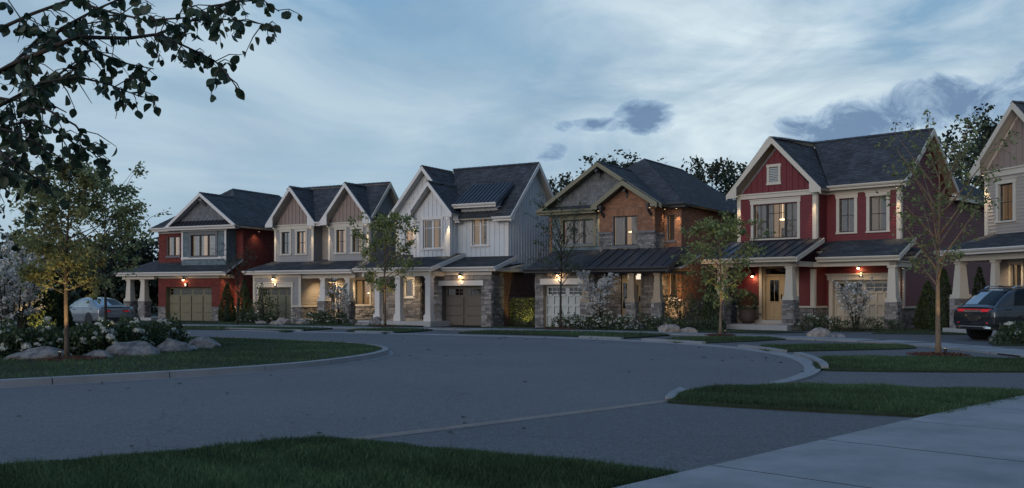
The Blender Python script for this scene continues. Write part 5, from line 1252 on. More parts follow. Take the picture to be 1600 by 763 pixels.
# ------------------------------------------------------------------ plants
LEAF_A = np.array([[0, 0, 0], [.26, .32, .05], [.24, .68, .04], [0, 1, -.04], [-.24, .68, .04], [-.26, .32, .05]]); LEAF_AF = np.array([[0, 1, 2, 3], [0, 3, 4, 5]])
PETAL = np.array([[-.5, 0, 0], [.5, 0, 0], [.5, 1, .1], [-.5, 1, .1]]); PETAL_F = np.array([[0, 1, 2, 3]])
NEEDLE = np.array([[-.10, 0, 0], [.10, 0, 0], [.18, .6, .03], [0, 1, 0], [-.18, .6, .03], [0, .3, .03]]); 
def leaf_mesh(name, P, D, S, m, parent, tintr=(0.6, 1.45), tmpl=(LEAF_A, LEAF_AF), kind=None, droop=0.0, tint=None):
    P = np.asarray(P, float); n = len(P)
    if n == 0: return None
    D = np.asarray(D, float); D[:, 2] -= droop
    D /= np.linalg.norm(D, axis=1)[:, None] + 1e-9
    rv = nrg.normal(0, 1, (n, 3)); rv[:, 2] += 0.8
    Xa = np.cross(D, rv); Xa /= np.linalg.norm(Xa, axis=1)[:, None] + 1e-9
    Z = np.cross(Xa, D); S = np.broadcast_to(S, n)
    T, TF = tmpl
    V = P[:, None, :] + S[:, None, None] * (T[None, :, 0:1] * Xa[:, None, :] + T[None, :, 1:2] * D[:, None, :] + T[None, :, 2:3] * Z[:, None, :])
    k = len(T); Fx = (np.arange(n)[:, None, None] * k + TF[None]).reshape(-1, TF.shape[1])
    t = nrg.uniform(*tintr, n) if tint is None else tint
    return raw_mesh(name, V.reshape(-1, 3), Fx, m, np.repeat(t, len(TF)), parent, kind)
def rnd_dir(n, up=0.0):
    d = nrg.normal(0, 1, (n, 3)); d[:, 2] += up
    return d / np.linalg.norm(d, axis=1)[:, None]
def bez(a, b, c, n): return [tuple(a * (1 - t) ** 2 + b * 2 * t * (1 - t) + c * t * t) for t in [i / n for i in range(n + 1)]]
def make_tree(name, label, loc, h, clear, rad, nb, nl, ls, mleaf, mbark, seed, r0=0.05, asc=(35, 60), shape='oval', wob=0.05, twigs=6, cat='tree', group=None, tintr=(0.55, 1.5), lean=(0, 0), brf=0.8):
    r = random.Random(seed); T = thing(name, label, cat, loc, 0, group)
    q = MB(); N = 12; tr = []
    for i in range(N + 1):
        t = i / N; tr.append(Vector((math.sin(t * 5 + seed) * wob * t + lean[0] * t, math.cos(t * 4 + seed) * wob * t + lean[1] * t, h * 0.97 * t - 0.05)))
    q.tube(tr, [r0 * (1.35 if i == 0 else 1.0) * (1 - 0.93 * (i / N)) + 0.004 for i in range(N + 1)], 8)
    P, Dd = [], []
    def at(t): 
        x = t * N; i = min(int(x), N - 1); return tr[i].lerp(tr[i + 1], x - i)
    az = r.uniform(0, 6)
    for i in range(nb):
        f = (i + r.random() * 0.6) / nb
        t = clear + (0.97 - clear) * f; p = at(t); az += 2.39996 + r.uniform(-0.5, 0.5)
        env = {'oval': math.sin(math.pi * (0.16 + 0.80 * f)) ** 0.8, 'round': math.sin(math.pi * (0.22 + 0.72 * f)) ** 0.7, 'egg': math.sin(math.pi * (0.24 + 0.70 * f)) ** 0.7 * (1.08 - 0.35 * f), 'vase': 0.55 + 0.5 * math.sin(math.pi * (0.05 + 0.85 * f)), 'cone': 1.02 - 0.85 * f}[shape]
        L = rad * env * r.uniform(0.75, 1.12); el = R(r.uniform(*asc) + 18 * f)
        d = Vector((math.cos(az), math.sin(az), 0)); L2 = L / max(0.5, math.cos(el)) * 0.9
        e1 = p + d * (L2 * 0.5 * math.cos(el * 0.8)) + Vector((0, 0, L2 * 0.5 * math.sin(el * 0.8))); e2 = p + d * L + Vector((0, 0, L2 * math.sin(el) * 0.85))
        pts = [Vector(x) for x in bez(p, e1, e2, 6)]; br = r0 * brf * (0.5 - 0.3 * f) * (0.7 + 0.5 * env)
        q.tube(pts, [br * (1 - 0.85 * k / 6) + 0.0025 for k in range(7)], 5)
        for j in range(twigs):
            s = r.uniform(0.25, 1.0) if j else 1.0; x = s * 6; k = min(int(x), 5); b = pts[k].lerp(pts[k + 1], x - k)
            td = (d * r.uniform(0.2, 1) + Vector((r.uniform(-1, 1), r.uniform(-1, 1), r.uniform(-0.35, 0.9)))).normalized(); tl = L * r.uniform(0.22, 0.5) + 0.1
            c = b + td * tl + Vector((0, 0, -0.05 * tl)); mid = b + td * tl * 0.5 + Vector((0, 0, 0.07 * tl))
            q.tube([b, mid, c], [0.007, 0.005, 0.002], 3, cap=False)
            P.append((b, mid, c))
    w = nrg.random(len(P)) ** 1.3 + 0.15; w /= w.sum(); idx = nrg.choice(len(P), nl, p=w); tt = nrg.beta(1.6, 1.0, nl)
    B = np.array([[tuple(a), tuple(b), tuple(c)] for a, b, c in P]); tb = tt[:, None]
    pos = B[idx, 0] * (1 - tb) ** 2 + B[idx, 1] * 2 * tb * (1 - tb) + B[idx, 2] * tb * tb + nrg.normal(0, ls * 0.55, (nl, 3))
    dirs = (B[idx, 2] - B[idx, 0]); dirs /= np.linalg.norm(dirs, axis=1)[:, None] + 1e-9; dirs = dirs * 0.7 + rnd_dir(nl)
    q.build('trunk', mbark, T, smooth=True)
    leaf_mesh('crown', pos, dirs, nrg.uniform(0.65, 1.25, nl) * ls, mleaf, T, tintr, droop=0.35)
    return T
def dome_points(n, rx, ry, h, seed, inner=0.45, lump=0.22):
    u = rnd_dir(n); u[:, 2] = np.abs(u[:, 2])
    ph = seed * 1.7
    l = 1 + lump * np.sin(u[:, 0] * 5 + ph) * np.sin(u[:, 1] * 4 + ph * 2) + lump * 0.7 * np.sin(u[:, 2] * 7 + u[:, 0] * 6 + ph)
    rr = (inner + (1 - inner) * nrg.random(n) ** 0.45) * l
    return np.stack([u[:, 0] * rx * rr, u[:, 1] * ry * rr, u[:, 2] * h * rr], 1), u
def make_bush(name, label, loc, rx, ry, h, n, ls, m, seed, cat='bush', stems=9, group=None, inner=0.45, tintr=(0.5, 1.5), sm='bark_dark'):
    T = thing(name, label, cat, loc, 0, group); p, u = dome_points(n, rx, ry, h, seed, inner)
    leaf_mesh('foliage', p, u + rnd_dir(n) * 0.8, nrg.uniform(0.7, 1.3, n) * ls, m, T, tintr)
    q = MB(); r = random.Random(seed)
    for k in range(stems):
        a = r.uniform(0, 6.28); e = Vector((math.cos(a) * rx * r.uniform(0.2, 0.8), math.sin(a) * ry * r.uniform(0.2, 0.8), h * r.uniform(0.55, 0.9))); b = Vector((math.cos(a) * rx * 0.12, math.sin(a) * ry * 0.12, -0.03))
        q.tube(bez(b, b + Vector((0, 0, h * 0.4)), e, 4), [0.016, 0.013, 0.010, 0.007, 0.004], 5)
    q.build('stem', sm, T); return T
# a flower head: a small ball of petals
def bloom_mesh(rad, seed, n=34):
    g = np.random.default_rng(seed); d = g.normal(0, 1, (n, 3)); d[:, 2] = np.abs(d[:, 2]) * 0.9 - 0.15; d /= np.linalg.norm(d, axis=1)[:, None]
    q = MB()
    for v in d:
        v = Vector(v); x = v.orthogonal().normalized(); y = v.cross(x); a = g.uniform(0, 6.28); s = rad * g.uniform(0.3, 0.45)
        X = (x * math.cos(a) + y * math.sin(a)) * s; Y = (y * math.cos(a) - x * math.sin(a)) * s; c = Vector((v.x, v.y, v.z * 0.75)) * rad * g.uniform(0.8, 1.0); o = v * s * 0.25
        q.face([tuple(c - X), tuple(c - Y + o), tuple(c + X), tuple(c + Y + o)], g.uniform(0.75, 1.1))
    return q.mesh('bloom', 'petal_cream')
BLOOMS = [bloom_mesh(0.085, k) for k in range(4)]
def make_hydrangea(label, loc, rx, ry, h, n, ls, nbloom, seed, single=True, group=None, bs=1.0):
    T = make_bush('hydrangea', label, loc, rx, ry, h, n, ls, 'leaf_dark', seed, 'hydrangea', 6, group, inner=0.5)
    r = random.Random(seed); q = MB(); p, u = dome_points(nbloom * 3, rx, ry, h, seed, 0.92); k = 0
    for a, d in zip(p, u):
        if d[2] < 0.12 or k >= nbloom: continue
        k += 1; a = a * 1.04
        if single:
            o = link('bloom', BLOOMS[r.randrange(4)], T, None, tuple(a)); s = r.uniform(0.6, 1.25) * bs; o.scale = (s, s, s * 0.9); o.rotation_euler = (r.uniform(-.4, .4), r.uniform(-.4, .4), r.uniform(0, 6))
        else:
            for _ in range(9):
                c = Vector(a) + Vector((r.gauss(0, 1), r.gauss(0, 1), abs(r.gauss(0, .8)))) * 0.035 * bs; s = 0.03 * bs
                v = Vector((r.gauss(0, 1), r.gauss(0, 1), r.gauss(0, 1))).normalized(); x = v.orthogonal().normalized() * s; y = v.cross(x).normalized() * s
                q.face([tuple(c - x), tuple(c - y), tuple(c + x), tuple(c + y)], r.uniform(0.7, 1.1))
    if q.f: q.build('flowers', 'petal_cream', T, kind='stuff')
    return T
def make_cedar(label, loc, rad, h, n, seed, group='clipped cedars'):
    T = thing('cedar', label, 'cedar', loc, 0, group); t = nrg.random(n) ** 1.35; a = nrg.uniform(0, 6.283, n)
    rr = rad * (1 - t) ** 0.75 * (0.82 + 0.22 * nrg.random(n)) * (1 + 0.10 * np.sin(a * 5 + t * 14 + seed)) * np.minimum(1, 0.72 + t * 4)
    P = np.stack([np.cos(a) * rr, np.sin(a) * rr, 0.05 + t * h], 1); D = np.stack([np.cos(a) * .5, np.sin(a) * .5, np.full(n, 1.0)], 1) + rnd_dir(n) * 0.35
    leaf_mesh('foliage', P, D, nrg.uniform(0.07, 0.15, n), 'cedar', T, (0.5, 1.4))
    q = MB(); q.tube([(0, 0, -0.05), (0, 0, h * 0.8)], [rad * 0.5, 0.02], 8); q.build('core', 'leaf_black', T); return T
def make_blossom(label, loc, h, rad, ns, npet, nleaf, seed, ps=0.035, base=0.06, mp='petal'):
    T = thing('blossom_shrub', label, 'flowering shrub', loc); r = random.Random(seed); q = MB(); tw = []
    for k in range(ns):
        a = 6.283 * k / ns + r.uniform(-0.4, 0.4); l = r.uniform(0.75, 1.05); out = rad * r.uniform(0.25, 0.85)
        b = Vector((math.cos(a) * base, math.sin(a) * base, -0.03)); m_ = b + Vector((math.cos(a) * out * 0.35, math.sin(a) * out * 0.35, h * l * 0.55)); e = Vector((math.cos(a) * out, math.sin(a) * out, h * l * r.uniform(0.82, 1.0)))
        pts = [Vector(x) for x in bez(b, m_, e, 7)]; q.tube(pts, [0.026 * (1 - 0.85 * i / 7) + 0.003 for i in range(8)], 5)
        for j in range(13):
            x = r.uniform(2.2, 7); i = min(int(x), 6); c = pts[i].lerp(pts[i + 1], x - i)
            d = Vector((r.gauss(0, 1) + math.cos(a) * .5, r.gauss(0, 1) + math.sin(a) * .5, r.uniform(0.0, 1.2))).normalized() * rad * r.uniform(0.2, 0.55)
            q.tube([c, c + d * 0.5 + Vector((0, 0, .02)), c + d], [0.007, 0.005, 0.002], 3, cap=False); tw.append((c, c + d))
    q.build('stem', 'bark_dark', T)
    A = np.array([tuple(a) for a, b in tw]); B = np.array([tuple(b) for a, b in tw])
    for nm, n, s, m_ in (('blossom', npet, ps, mp), ('foliage', nleaf, ps * 1.5, 'leaf_green')):
        i = nrg.integers(0, len(tw), n); t = nrg.random(n)[:, None] ** 0.8; c = A[i] + (B[i] - A[i]) * t + nrg.normal(0, 0.028, (n, 3))
        leaf_mesh(nm, c, rnd_dir(n, 0.3), nrg.uniform(0.7, 1.4, n) * s, m_, T, (0.65, 1.15), tmpl=(PETAL, PETAL_F) if nm == 'blossom' else (LEAF_A, LEAF_AF))
    return T
def make_boulder(label, loc, sx, sy, sz, seed, m='boulder', rz=0.0):
    bm = bmesh.new(); bmesh.ops.create_icosphere(bm, subdivisions=5, radius=1.0); r = random.Random(seed)
    pl = [(Vector((r.gauss(0, 1), r.gauss(0, 1), r.gauss(0.2, .8))).normalized(), r.uniform(0.62, 0.92)) for _ in range(11)]
    from mathutils import noise
    for v in bm.verts:
        p = v.co.copy(); d = p.normalized()
        for n_, k in pl:
            s = p.dot(n_)
            if s > k: p -= n_ * (s - k) * 0.8
        p *= 1 + 0.10 * noise.noise(d * 1.6 + Vector((seed, 0, 0))) + 0.035 * noise.noise(d * 5 + Vector((seed, 3, 0))) + 0.012 * noise.noise(d * 16)
        v.co = (p.x * sx, p.y * sy, max(p.z, -0.35) * sz)
    me = bpy.data.meshes.new('boulder'); bm.to_mesh(me); bm.free(); me.polygons.foreach_set('use_smooth', [True] * len(me.polygons)); me.materials.append(M[m])
    o = link('boulder', me, None, None, (loc[0], loc[1], loc[2] + 0.0)); o.rotation_euler = (0, 0, rz); return tag(o, label, 'boulder')
def mulch_ring(parent_loc, rad, label, n=900, h=0.05):
    q = MB(); k = 20; x, y, z = parent_loc
    ring = [(math.cos(6.283 * i / k) * rad * (0.9 + 0.1 * math.sin(i * 2.3)), math.sin(6.283 * i / k) * rad * (0.9 + 0.1 * math.sin(i * 1.7))) for i in range(k)]
    for i in range(k):
        a = ring[i]; b = ring[(i + 1) % k]; q.face([(0, 0, h), (a[0], a[1], 0.004), (b[0], b[1], 0.004)], 0.7)
    for _ in range(n):
        a = rng.uniform(0, 6.283); r_ = rad * math.sqrt(rng.random()) * 0.98; c = Vector((math.cos(a) * r_, math.sin(a) * r_, h * (1 - r_ / rad) + 0.012)); d = Vector((rng.gauss(0, 1), rng.gauss(0, 1), rng.gauss(0, .4))).normalized() * rng.uniform(0.02, 0.05); e = Vector((-d.y, d.x, 0)).normalized() * 0.009
        q.face([tuple(c - d - e), tuple(c + d - e), tuple(c + d + e), tuple(c - d + e)], rng.uniform(0.5, 1.7))
    o = q.build('mulch', 'mulch', None, kind='stuff'); o.location = parent_loc; tag(o, label, 'mulch'); return o
def uplight(label, loc, aim, energy, cone=60, colour=(1.0, 0.66, 0.28)):
    T = thing('landscape_light', label, 'garden light', loc, 0, 'landscape lights')
    d = Vector(aim).normalized(); q = MB(); q.tube([(0, 0, -0.05), (0, 0, 0.08)], 0.012, 6); q.tube([Vector((0, 0, 0.08)), Vector((0, 0, 0.08)) + d * 0.1], [0.03, 0.04], 10); q.build('housing', 'black_metal', T)
    q = MB(); q.tube([Vector((0, 0, 0.08)) + d * 0.1005, Vector((0, 0, 0.08)) + d * 0.103], [0.03, 0.03], 10); q.build('lens', 'lens', T)
    p = Vector((0, 0, 0.08)) + d * 0.13; lamp('garden_spot', tuple(p), energy, T, colour, 'SPOT', 0.03, tuple(d), cone, 0.7)
    return T

# island planting -------------------------------------------------
Zi = 0.10
make_tree('young_tree', 'young green tree on the grass island in a mulch ring, trunk lit from below', (-9.83, 21.2, Zi), 4.4, 0.34, 1.16, 40, 9500, 0.096, 'leaf_island', 'bark', 3, 0.055, (18, 46), 'oval', twigs=9, brf=0.5, group='young street trees')
mulch_ring((-9.83, 21.2, Zi + 0.004), 0.85, 'brown mulch ring round the tree on the grass island')
uplight('small spotlight at the foot of the island tree', (-9.78, 20.75, Zi), (-0.02, 0.16, 1), 140, 58)
make_tree('slim_tree', 'slim dark-stemmed tree rising behind the hydrangeas, in front of the silver car', (-11.0, 26.0, Zi), 4.5, 0.38, 1.15, 20, 1900, 0.10, 'leaf_olive', 'bark_dark', 8, 0.045, (30, 55), 'oval', group='young street trees')
make_blossom('tall white-flowering shrub with dark stems at the left edge', (-12.9, 24.6, Zi), 2.9, 1.2, 13, 6500, 1500, 21, 0.036, 0.25)
make_blossom('second white-flowering shrub behind the tall one at the left edge', (-14.6, 27.0, Zi), 3.4, 1.3, 11, 4500, 1800, 22, 0.038, 0.25)
make_cedar('bright yellow-green evergreen lit from below between blossom shrub and island tree', (-12.85, 26.2, Zi), 0.72, 1.75, 2600, 1)
make_cedar('dark rounded evergreen between the island tree trunk and the silver car', (-12.75, 27.0, Zi), 0.42, 1.7, 2200, 2)
uplight('small spotlight under the yellow-lit evergreen on the island', (-12.4, 25.2, Zi), (-0.2, 0.5, 1), 90, 85)
uplight('small spotlight low in the hydrangea bed on the island', (-10.4, 24.0, Zi), (0.3, 0.3, 1), 22, 110)
hy = [(-11.53, 21.9, .6, .5, .56), (-11.1, 22.2, .58, .5, .58), (-10.65, 22.5, .58, .5, .58), (-10.2, 22.9, .58, .5, .62), (-9.95, 23.4, .55, .5, .66), (-9.6, 23.9, .55, .5, .68), (-9.4, 24.8, .55, .5, .68), (-9.3, 25.8, .55, .5, .70), (-12.0, 23.2, .7, .6, .66), (-11.2, 23.6, .7, .6, .66), (-10.5, 24.4, .65, .6, .70), (-10.2, 25.4, .65, .6, .74)]
hl = ['white hydrangea at the left frame edge behind the flat boulder', 'white hydrangea second from the left edge, behind the long grey boulder', 'white hydrangea just left of the island tree trunk', 'white hydrangea just right of the island tree trunk', 'tall white hydrangea behind the small flat boulder', 'white hydrangea under the silver car rear', 'white hydrangea behind the largest grey boulder', 'rightmost white hydrangea of the island bed, beside the rounded boulder', 'back-row hydrangea at the left edge under the flowering shrub', 'back-row hydrangea behind the island tree', 'back-row hydrangea below the yellow-lit evergreen', 'back-row hydrangea in front of the silver car wheel']
for k, ((x, y, a, b, h), l) in enumerate(zip(hy, hl)): make_hydrangea(l, (x, y, Zi), a, b, h, 1000, 0.10, 15, 30 + k, True, 'hydrangeas on the island')
bo = [((24, 562), 26, .16, 1.0, 'low flat grey boulder cut by the left frame edge'), ((62, 562), 44, .30, .8, 'long grey boulder left of the island tree'), ((148, 559), 27, .17, .8, 'small flat grey boulder right of the island tree'),
      ((203, 556), 46, .36, .75, 'largest grey boulder on the island, under the hydrangeas'), ((261, 550), 31, .33, .8, 'grey boulder right of the largest one, second from the right'), ((296, 547), 12, .13, .9, 'smallest pale stone wedged before the rightmost boulder'), ((315, 545), 31, .38, .8, 'rounded rightmost boulder on the island lawn')]
for k, ((px, py), w, h, asp, l) in enumerate(bo):
    x, y = pg(px, py, Zi); s = w * y / F_PX; make_boulder(l, (x, y + s * asp * 0.6, Zi + 0.0), s, s * asp, h * 0.95, 50 + k, 'boulder', rng.uniform(-0.3, 0.3))
# soil under the island bed
S = sheet('planting_bed', [(-16, 20.5), (-11.5, 21.3), (-10.4, 21.9), (-9.5, 22.7), (-8.9, 24.2), (-8.7, 25.6), (-9.0, 26.5), (-10.5, 27.5), (-16, 30)], Zi + 0.006, 'soil')

# street trees --------------------------------------------------------
G_ = 'young street trees'
make_tree('bare_tree', 'small sparse upright tree in front of the red brick house', (-13.99, 48.9, 0.05), 3.35, 0.45, 0.95, 22, 420, 0.07, 'leaf_dark', 'bark_dark', 12, 0.05, (50, 72), 'vase', twigs=5, group=G_)
make_tree('young_tree', 'leafy green tree between the grey twin-gabled house and the white house', (-5.94, 44.9, 0.05), 5.2, 0.30, 1.35, 26, 3400, 0.135, 'leaf_green', 'bark', 15, 0.06, (25, 50), 'oval', group=G_)
make_tree('young_tree', 'thin dark tree standing before the pale grey garage door', (2.11, 41.6, 0.05), 4.6, 0.42, 1.15, 24, 1200, 0.10, 'leaf_dark', 'bark_dark', 17, 0.055, (42, 66), 'vase', twigs=6, group=G_)
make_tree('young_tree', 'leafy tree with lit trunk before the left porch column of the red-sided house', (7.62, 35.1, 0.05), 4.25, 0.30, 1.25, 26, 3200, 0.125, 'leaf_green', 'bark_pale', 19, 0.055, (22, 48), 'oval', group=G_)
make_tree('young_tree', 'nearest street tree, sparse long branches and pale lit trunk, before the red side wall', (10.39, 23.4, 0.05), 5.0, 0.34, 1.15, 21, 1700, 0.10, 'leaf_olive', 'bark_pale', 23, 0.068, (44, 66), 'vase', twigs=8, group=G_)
mulch_ring((10.39, 23.4, 0.054), 0.75, 'brown mulch ring round the nearest street tree at right')
mulch_ring((-5.94, 44.9, 0.054), 0.8, 'dark mulch round the tree beside the white house', 300); mulch_ring((2.11, 41.6, 0.054), 0.8, 'dark mulch round the tree before the pale garage door', 300); mulch_ring((7.62, 35.1, 0.054), 0.6, 'dark mulch round the lit tree near the orange brick house', 300)
uplight('spotlight at the foot of the tree beside the white house', (-5.85, 44.3, 0.05), (-0.03, 0.16, 1), 150, 46); uplight('spotlight at the foot of the lit tree near the orange brick house', (7.66, 34.5, 0.05), (0, 0.16, 1), 110, 46); uplight('spotlight at the foot of the nearest street tree at right', (10.34, 22.9, 0.05), (0.02, 0.2, 1), 60, 40)

# house planting ---------------------------------------------------------
def hp(H, x, y, z=0.0):
    c, s = math.cos(H.yaw), math.sin(H.yaw); return (H.loc.x + x * c - y * s, H.loc.y + x * s + y * c, z)
A, B, C_, D_, E_, F_ = HOUSES
for k, (x, y, h, l) in enumerate(((5.9, -0.3, 2.05, 'clipped dark cedar cone left of three beside the red brick wall'), (6.7, 0.2, 2.25, 'tallest clipped cedar cone, middle of three beside the red brick wall'), (7.5, 0.9, 1.95, 'clipped cedar cone right of three, nearest the grey twin-gabled house'))): make_cedar(l, hp(A, x - 0.45, y), 0.52, h, 1400, 5 + k)
uplight('spotlight washing the red brick side wall behind the cedars', hp(A, 5.6, 0.3), (-0.3, 0.5, 1), 60, 100); uplight('spotlight between the cedar cones', hp(A, 6.9, -0.6), (0.2, 0.5, 1), 18, 80)
make_bush('shrub', 'loose dark shrub in front of the olive garage door', hp(B, 1.9, -1.2), 0.85, 0.7, 2.0, 1100, 0.10, 'leaf_dark', 61, stems=12)
for k, (x, y, l) in enumerate(((0.75, -1.5, 'white hydrangea at the left end below the olive garage door'), (1.6, -1.8, 'white hydrangea under the loose dark shrub'), (2.7, -1.6, 'low dark hydrangea right of the loose dark shrub'))): make_hydrangea(l, hp(B, x, y), .5, .45, .55, 420, 0.10, (12, 12, 4)[k], 70 + k, False)
for k, (px, py, w, h, l) in enumerate(((407, 503.5, 9, .18, 'leftmost pinkish boulder below the olive garage door'), (432, 505, 14, .2, 'flat pink boulder second from the left below the olive garage'), (443, 504, 17, .38, 'largest pinkish boulder below the olive garage door'), (470, 504.5, 11, .22, 'right-hand small boulder below the olive garage door'), (567, 506.5, 13, .2, 'small pale boulder beside the tree near the white house porch'), (590, 505.5, 15, .42, 'dark rounded boulder at the foot of the white porch post'))):
    x, y = pg(px, py + 2, 0.03); s = w * y / F_PX; make_boulder(l, (x, y, 0.02), s, s * .8, h * 1.0, 80 + k, 'boulder_warm' if k < 5 else 'boulder')
make_blossom('small white-flowering tree before the porch of the grey twin-gabled house', hp(B, 7.0, -1.1), 2.35, 0.85, 9, 1300, 300, 91, 0.05)
for k, (x, y, l) in enumerate(((5.6, -1.3, 'white hydrangea before the second porch column of the grey house'), (6.4, -1.7, 'white hydrangea left of the boulders by the white porch'), (7.3, -1.6, 'dark low hydrangea beside the boulders by the white porch'))): make_hydrangea(l, hp(B, x, y), .6, .5, .66, 480, 0.11, (12, 12, 5)[k], 100 + k, False)
make_bush('shrub', 'yellow-lit shrub in the gap left of the white porch posts', hp(C_, -4.2, 1.2), 0.5, 0.5, 1.25, 800, 0.09, 'cedar', 111, stems=4); uplight('spotlight in the gap left of the white porch posts', hp(C_, -3.95, 0.3), (-0.1, 0.7, 1), 40, 100)
def make_hedge():
    c = hp(C_, 4.35, 2.0); T = thing('hedge', 'clipped rectangular hedge lit yellow between white house and orange brick house', 'hedge', c, R(-30.5)); n = 5200
    L, Dp, Hh = 1.55, 0.8, 1.28; P = nrg.uniform(-1, 1, (n, 3)); f = nrg.integers(0, 5, n); D = np.zeros((n, 3))
    for k, (ax, sg) in enumerate(((1, -1), (0, -1), (0, 1), (2, 1), (1, 1))): P[f == k, ax] = sg * nrg.uniform(0.86, 1.02, (f == k).sum()); D[f == k, ax] = sg
    P = P * np.array([L / 2, Dp / 2, Hh / 2]) + np.array([0, 0, Hh / 2 + 0.04]); leaf_mesh('foliage', P, D + rnd_dir(n) * .7, nrg.uniform(0.05, 0.10, n), 'leaf_green', T, (0.45, 1.3))
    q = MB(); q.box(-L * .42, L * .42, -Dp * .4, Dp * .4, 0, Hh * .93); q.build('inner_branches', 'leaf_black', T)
make_hedge(); uplight('spotlight in front of the clipped hedge', hp(C_, 4.95, 1.1), (-0.25, 0.75, 0.75), 42, 95, (1.0, 0.74, 0.2))
# orange brick house
make_blossom('large white-flowering tree before the porch of the orange brick house', hp(D_, 4.0, -1.2), 2.75, 1.12, 12, 4200, 260, 121, 0.044)
for k in range(7): make_hydrangea(['leftmost', 'second from left', 'third from left', 'middle', 'third from right', 'second from right', 'rightmost'][k] + ' white hydrangea in the row before the orange brick porch', hp(D_, 2.35 + 0.55 * k, -1.75 + 0.06 * (k % 2)), .48, .45, .62, 460, 0.085, 26, 130 + k, False, 'hydrangea row')
make_bush('shrub', 'round dark shrub lit from behind at the right corner of the orange brick house', hp(D_, 7.05, 0.9), 0.95, 0.8, 1.95, 1500, 0.095, 'leaf_dark', 141, stems=14, inner=0.55)
uplight('spotlight washing the orange brick corner behind the round shrub', hp(D_, 7.0, 1.9), (-0.35, 0.5, 1), 170, 120, (1.0, 0.55, 0.2))
make_cedar('narrow dark cedar right of the round shrub by the orange brick wall', hp(D_, 8.3, 1.4), 0.5, 2.1, 1300, 9)
for k, (x, y, n, l) in enumerate(((6.2, -0.9, 12, 'white hydrangea left of the pale boulders by the orange brick house'), (6.9, -1.0, 9, 'white hydrangea behind the pale boulders by the orange brick house'))): make_hydrangea(l, hp(D_, x, y), .55, .5, .6, 420, 0.10, n, 150 + k, False)
for k, (x, y) in enumerate(((7.6, -0.9), (8.3, -0.7), (8.9, -0.3))): make_bush('low_bush', ['low dark bush right of the pale boulders', 'low dark bush behind the lit tree trunk', 'low dark bush beside the red house porch slab'][k], hp(D_, x, y), .55, .5, .5, 520, 0.08, 'leaf_dark', 160 + k, stems=4)
for k, (px, py, w, h, l) in enumerate(((1045, 517, 20, .34, 'larger pale boulder by the orange brick house'), (1076, 517.5, 15, .2, 'smaller flat pale boulder beside the larger one'), (1280, 524, 19, .33, 'pale rounded boulder at the red house garage'), (1306, 525.5, 15, .18, 'low grey boulder under the hydrangea at the red house garage'))):
    x, y = pg(px, py + 2, 0.03); s = w * y / F_PX; make_boulder(l, (x, y, 0.02), s, s * .8, h * 1.05, 170 + k, 'boulder_warm' if k != 3 else 'boulder')
# red sided house
T = thing('planter', 'dark round pot with a clipped ball shrub on the red house porch', 'planter', hp(E_, -2.75, -1.1, 0.2))
q = MB(); q.lathe((0, 0, 0), [(0.22, 0.0), (0.36, 0.2), (0.40, 0.42), (0.36, 0.58), (0.385, 0.60), (0.385, 0.64), (0.33, 0.64)], 20); q.build('pot', 'terracotta', T, smooth=True)
u = rnd_dir(1500); p = u * (0.46 * (0.75 + 0.28 * nrg.random(1500)))[:, None] + np.array([0, 0, 1.0]); leaf_mesh('shrub_ball', p, u + rnd_dir(1500) * .8, nrg.uniform(.05, .1, 1500), 'leaf_dark', T, (0.5, 1.4))
make_blossom('pale grey-white flowering shrub before the cream garage door', hp(E_, 2.55, -1.4), 2.25, 1.0, 11, 1900, 350, 181, 0.05)
for k, (x, y, l) in enumerate(((0.85, -2.0, 'white hydrangea behind the pale boulder at the red house garage'), (1.5, -1.9, 'white hydrangea under the pale flowering shrub'))): make_hydrangea(l, hp(E_, x, y), .55, .5, .62, 460, 0.10, 14, 190 + k, False)
for k, (x, y) in enumerate(((2.4, -1.6), (3.1, -1.3), (3.8, -1.0))): make_bush('low_bush', ['clipped low dark bush right of the hydrangeas', 'middle clipped low dark bush before the stone pier', 'clipped low dark bush at the red house corner'][k], hp(E_, x, y), .62, .5, .55, 620, 0.07, 'leaf_dark', 200 + k, stems=3)
make_cedar('tall cedar cone at the corner of the red side wall, left of the nearest tree', hp(E_, 4.3, 2.0), 0.62, 2.0, 1700, 11); make_cedar('dark cedar cone right of the nearest tree trunk, before the stone pier', hp(E_, 5.35, 0.9), 0.55, 2.5, 1700, 12); make_cedar('slender cedar against the red side wall above the dark car', hp(E_, 5.1, 6.2), 0.5, 2.7, 1400, 13)
uplight('spotlight behind the corner cedars by the red side wall', hp(E_, 4.9, 1.4), (0.3, 0.3, 1), 14, 90)
make_hydrangea('white hydrangea at the right frame edge before the dark car wheel', (15.35, 29.3, 0.03), .62, .55, .62, 800, 0.10, 16, 210, True); make_hydrangea('second hydrangea cut by the right frame edge', (16.2, 29.0, 0.03), .6, .55, .66, 700, 0.10, 12, 211, True)

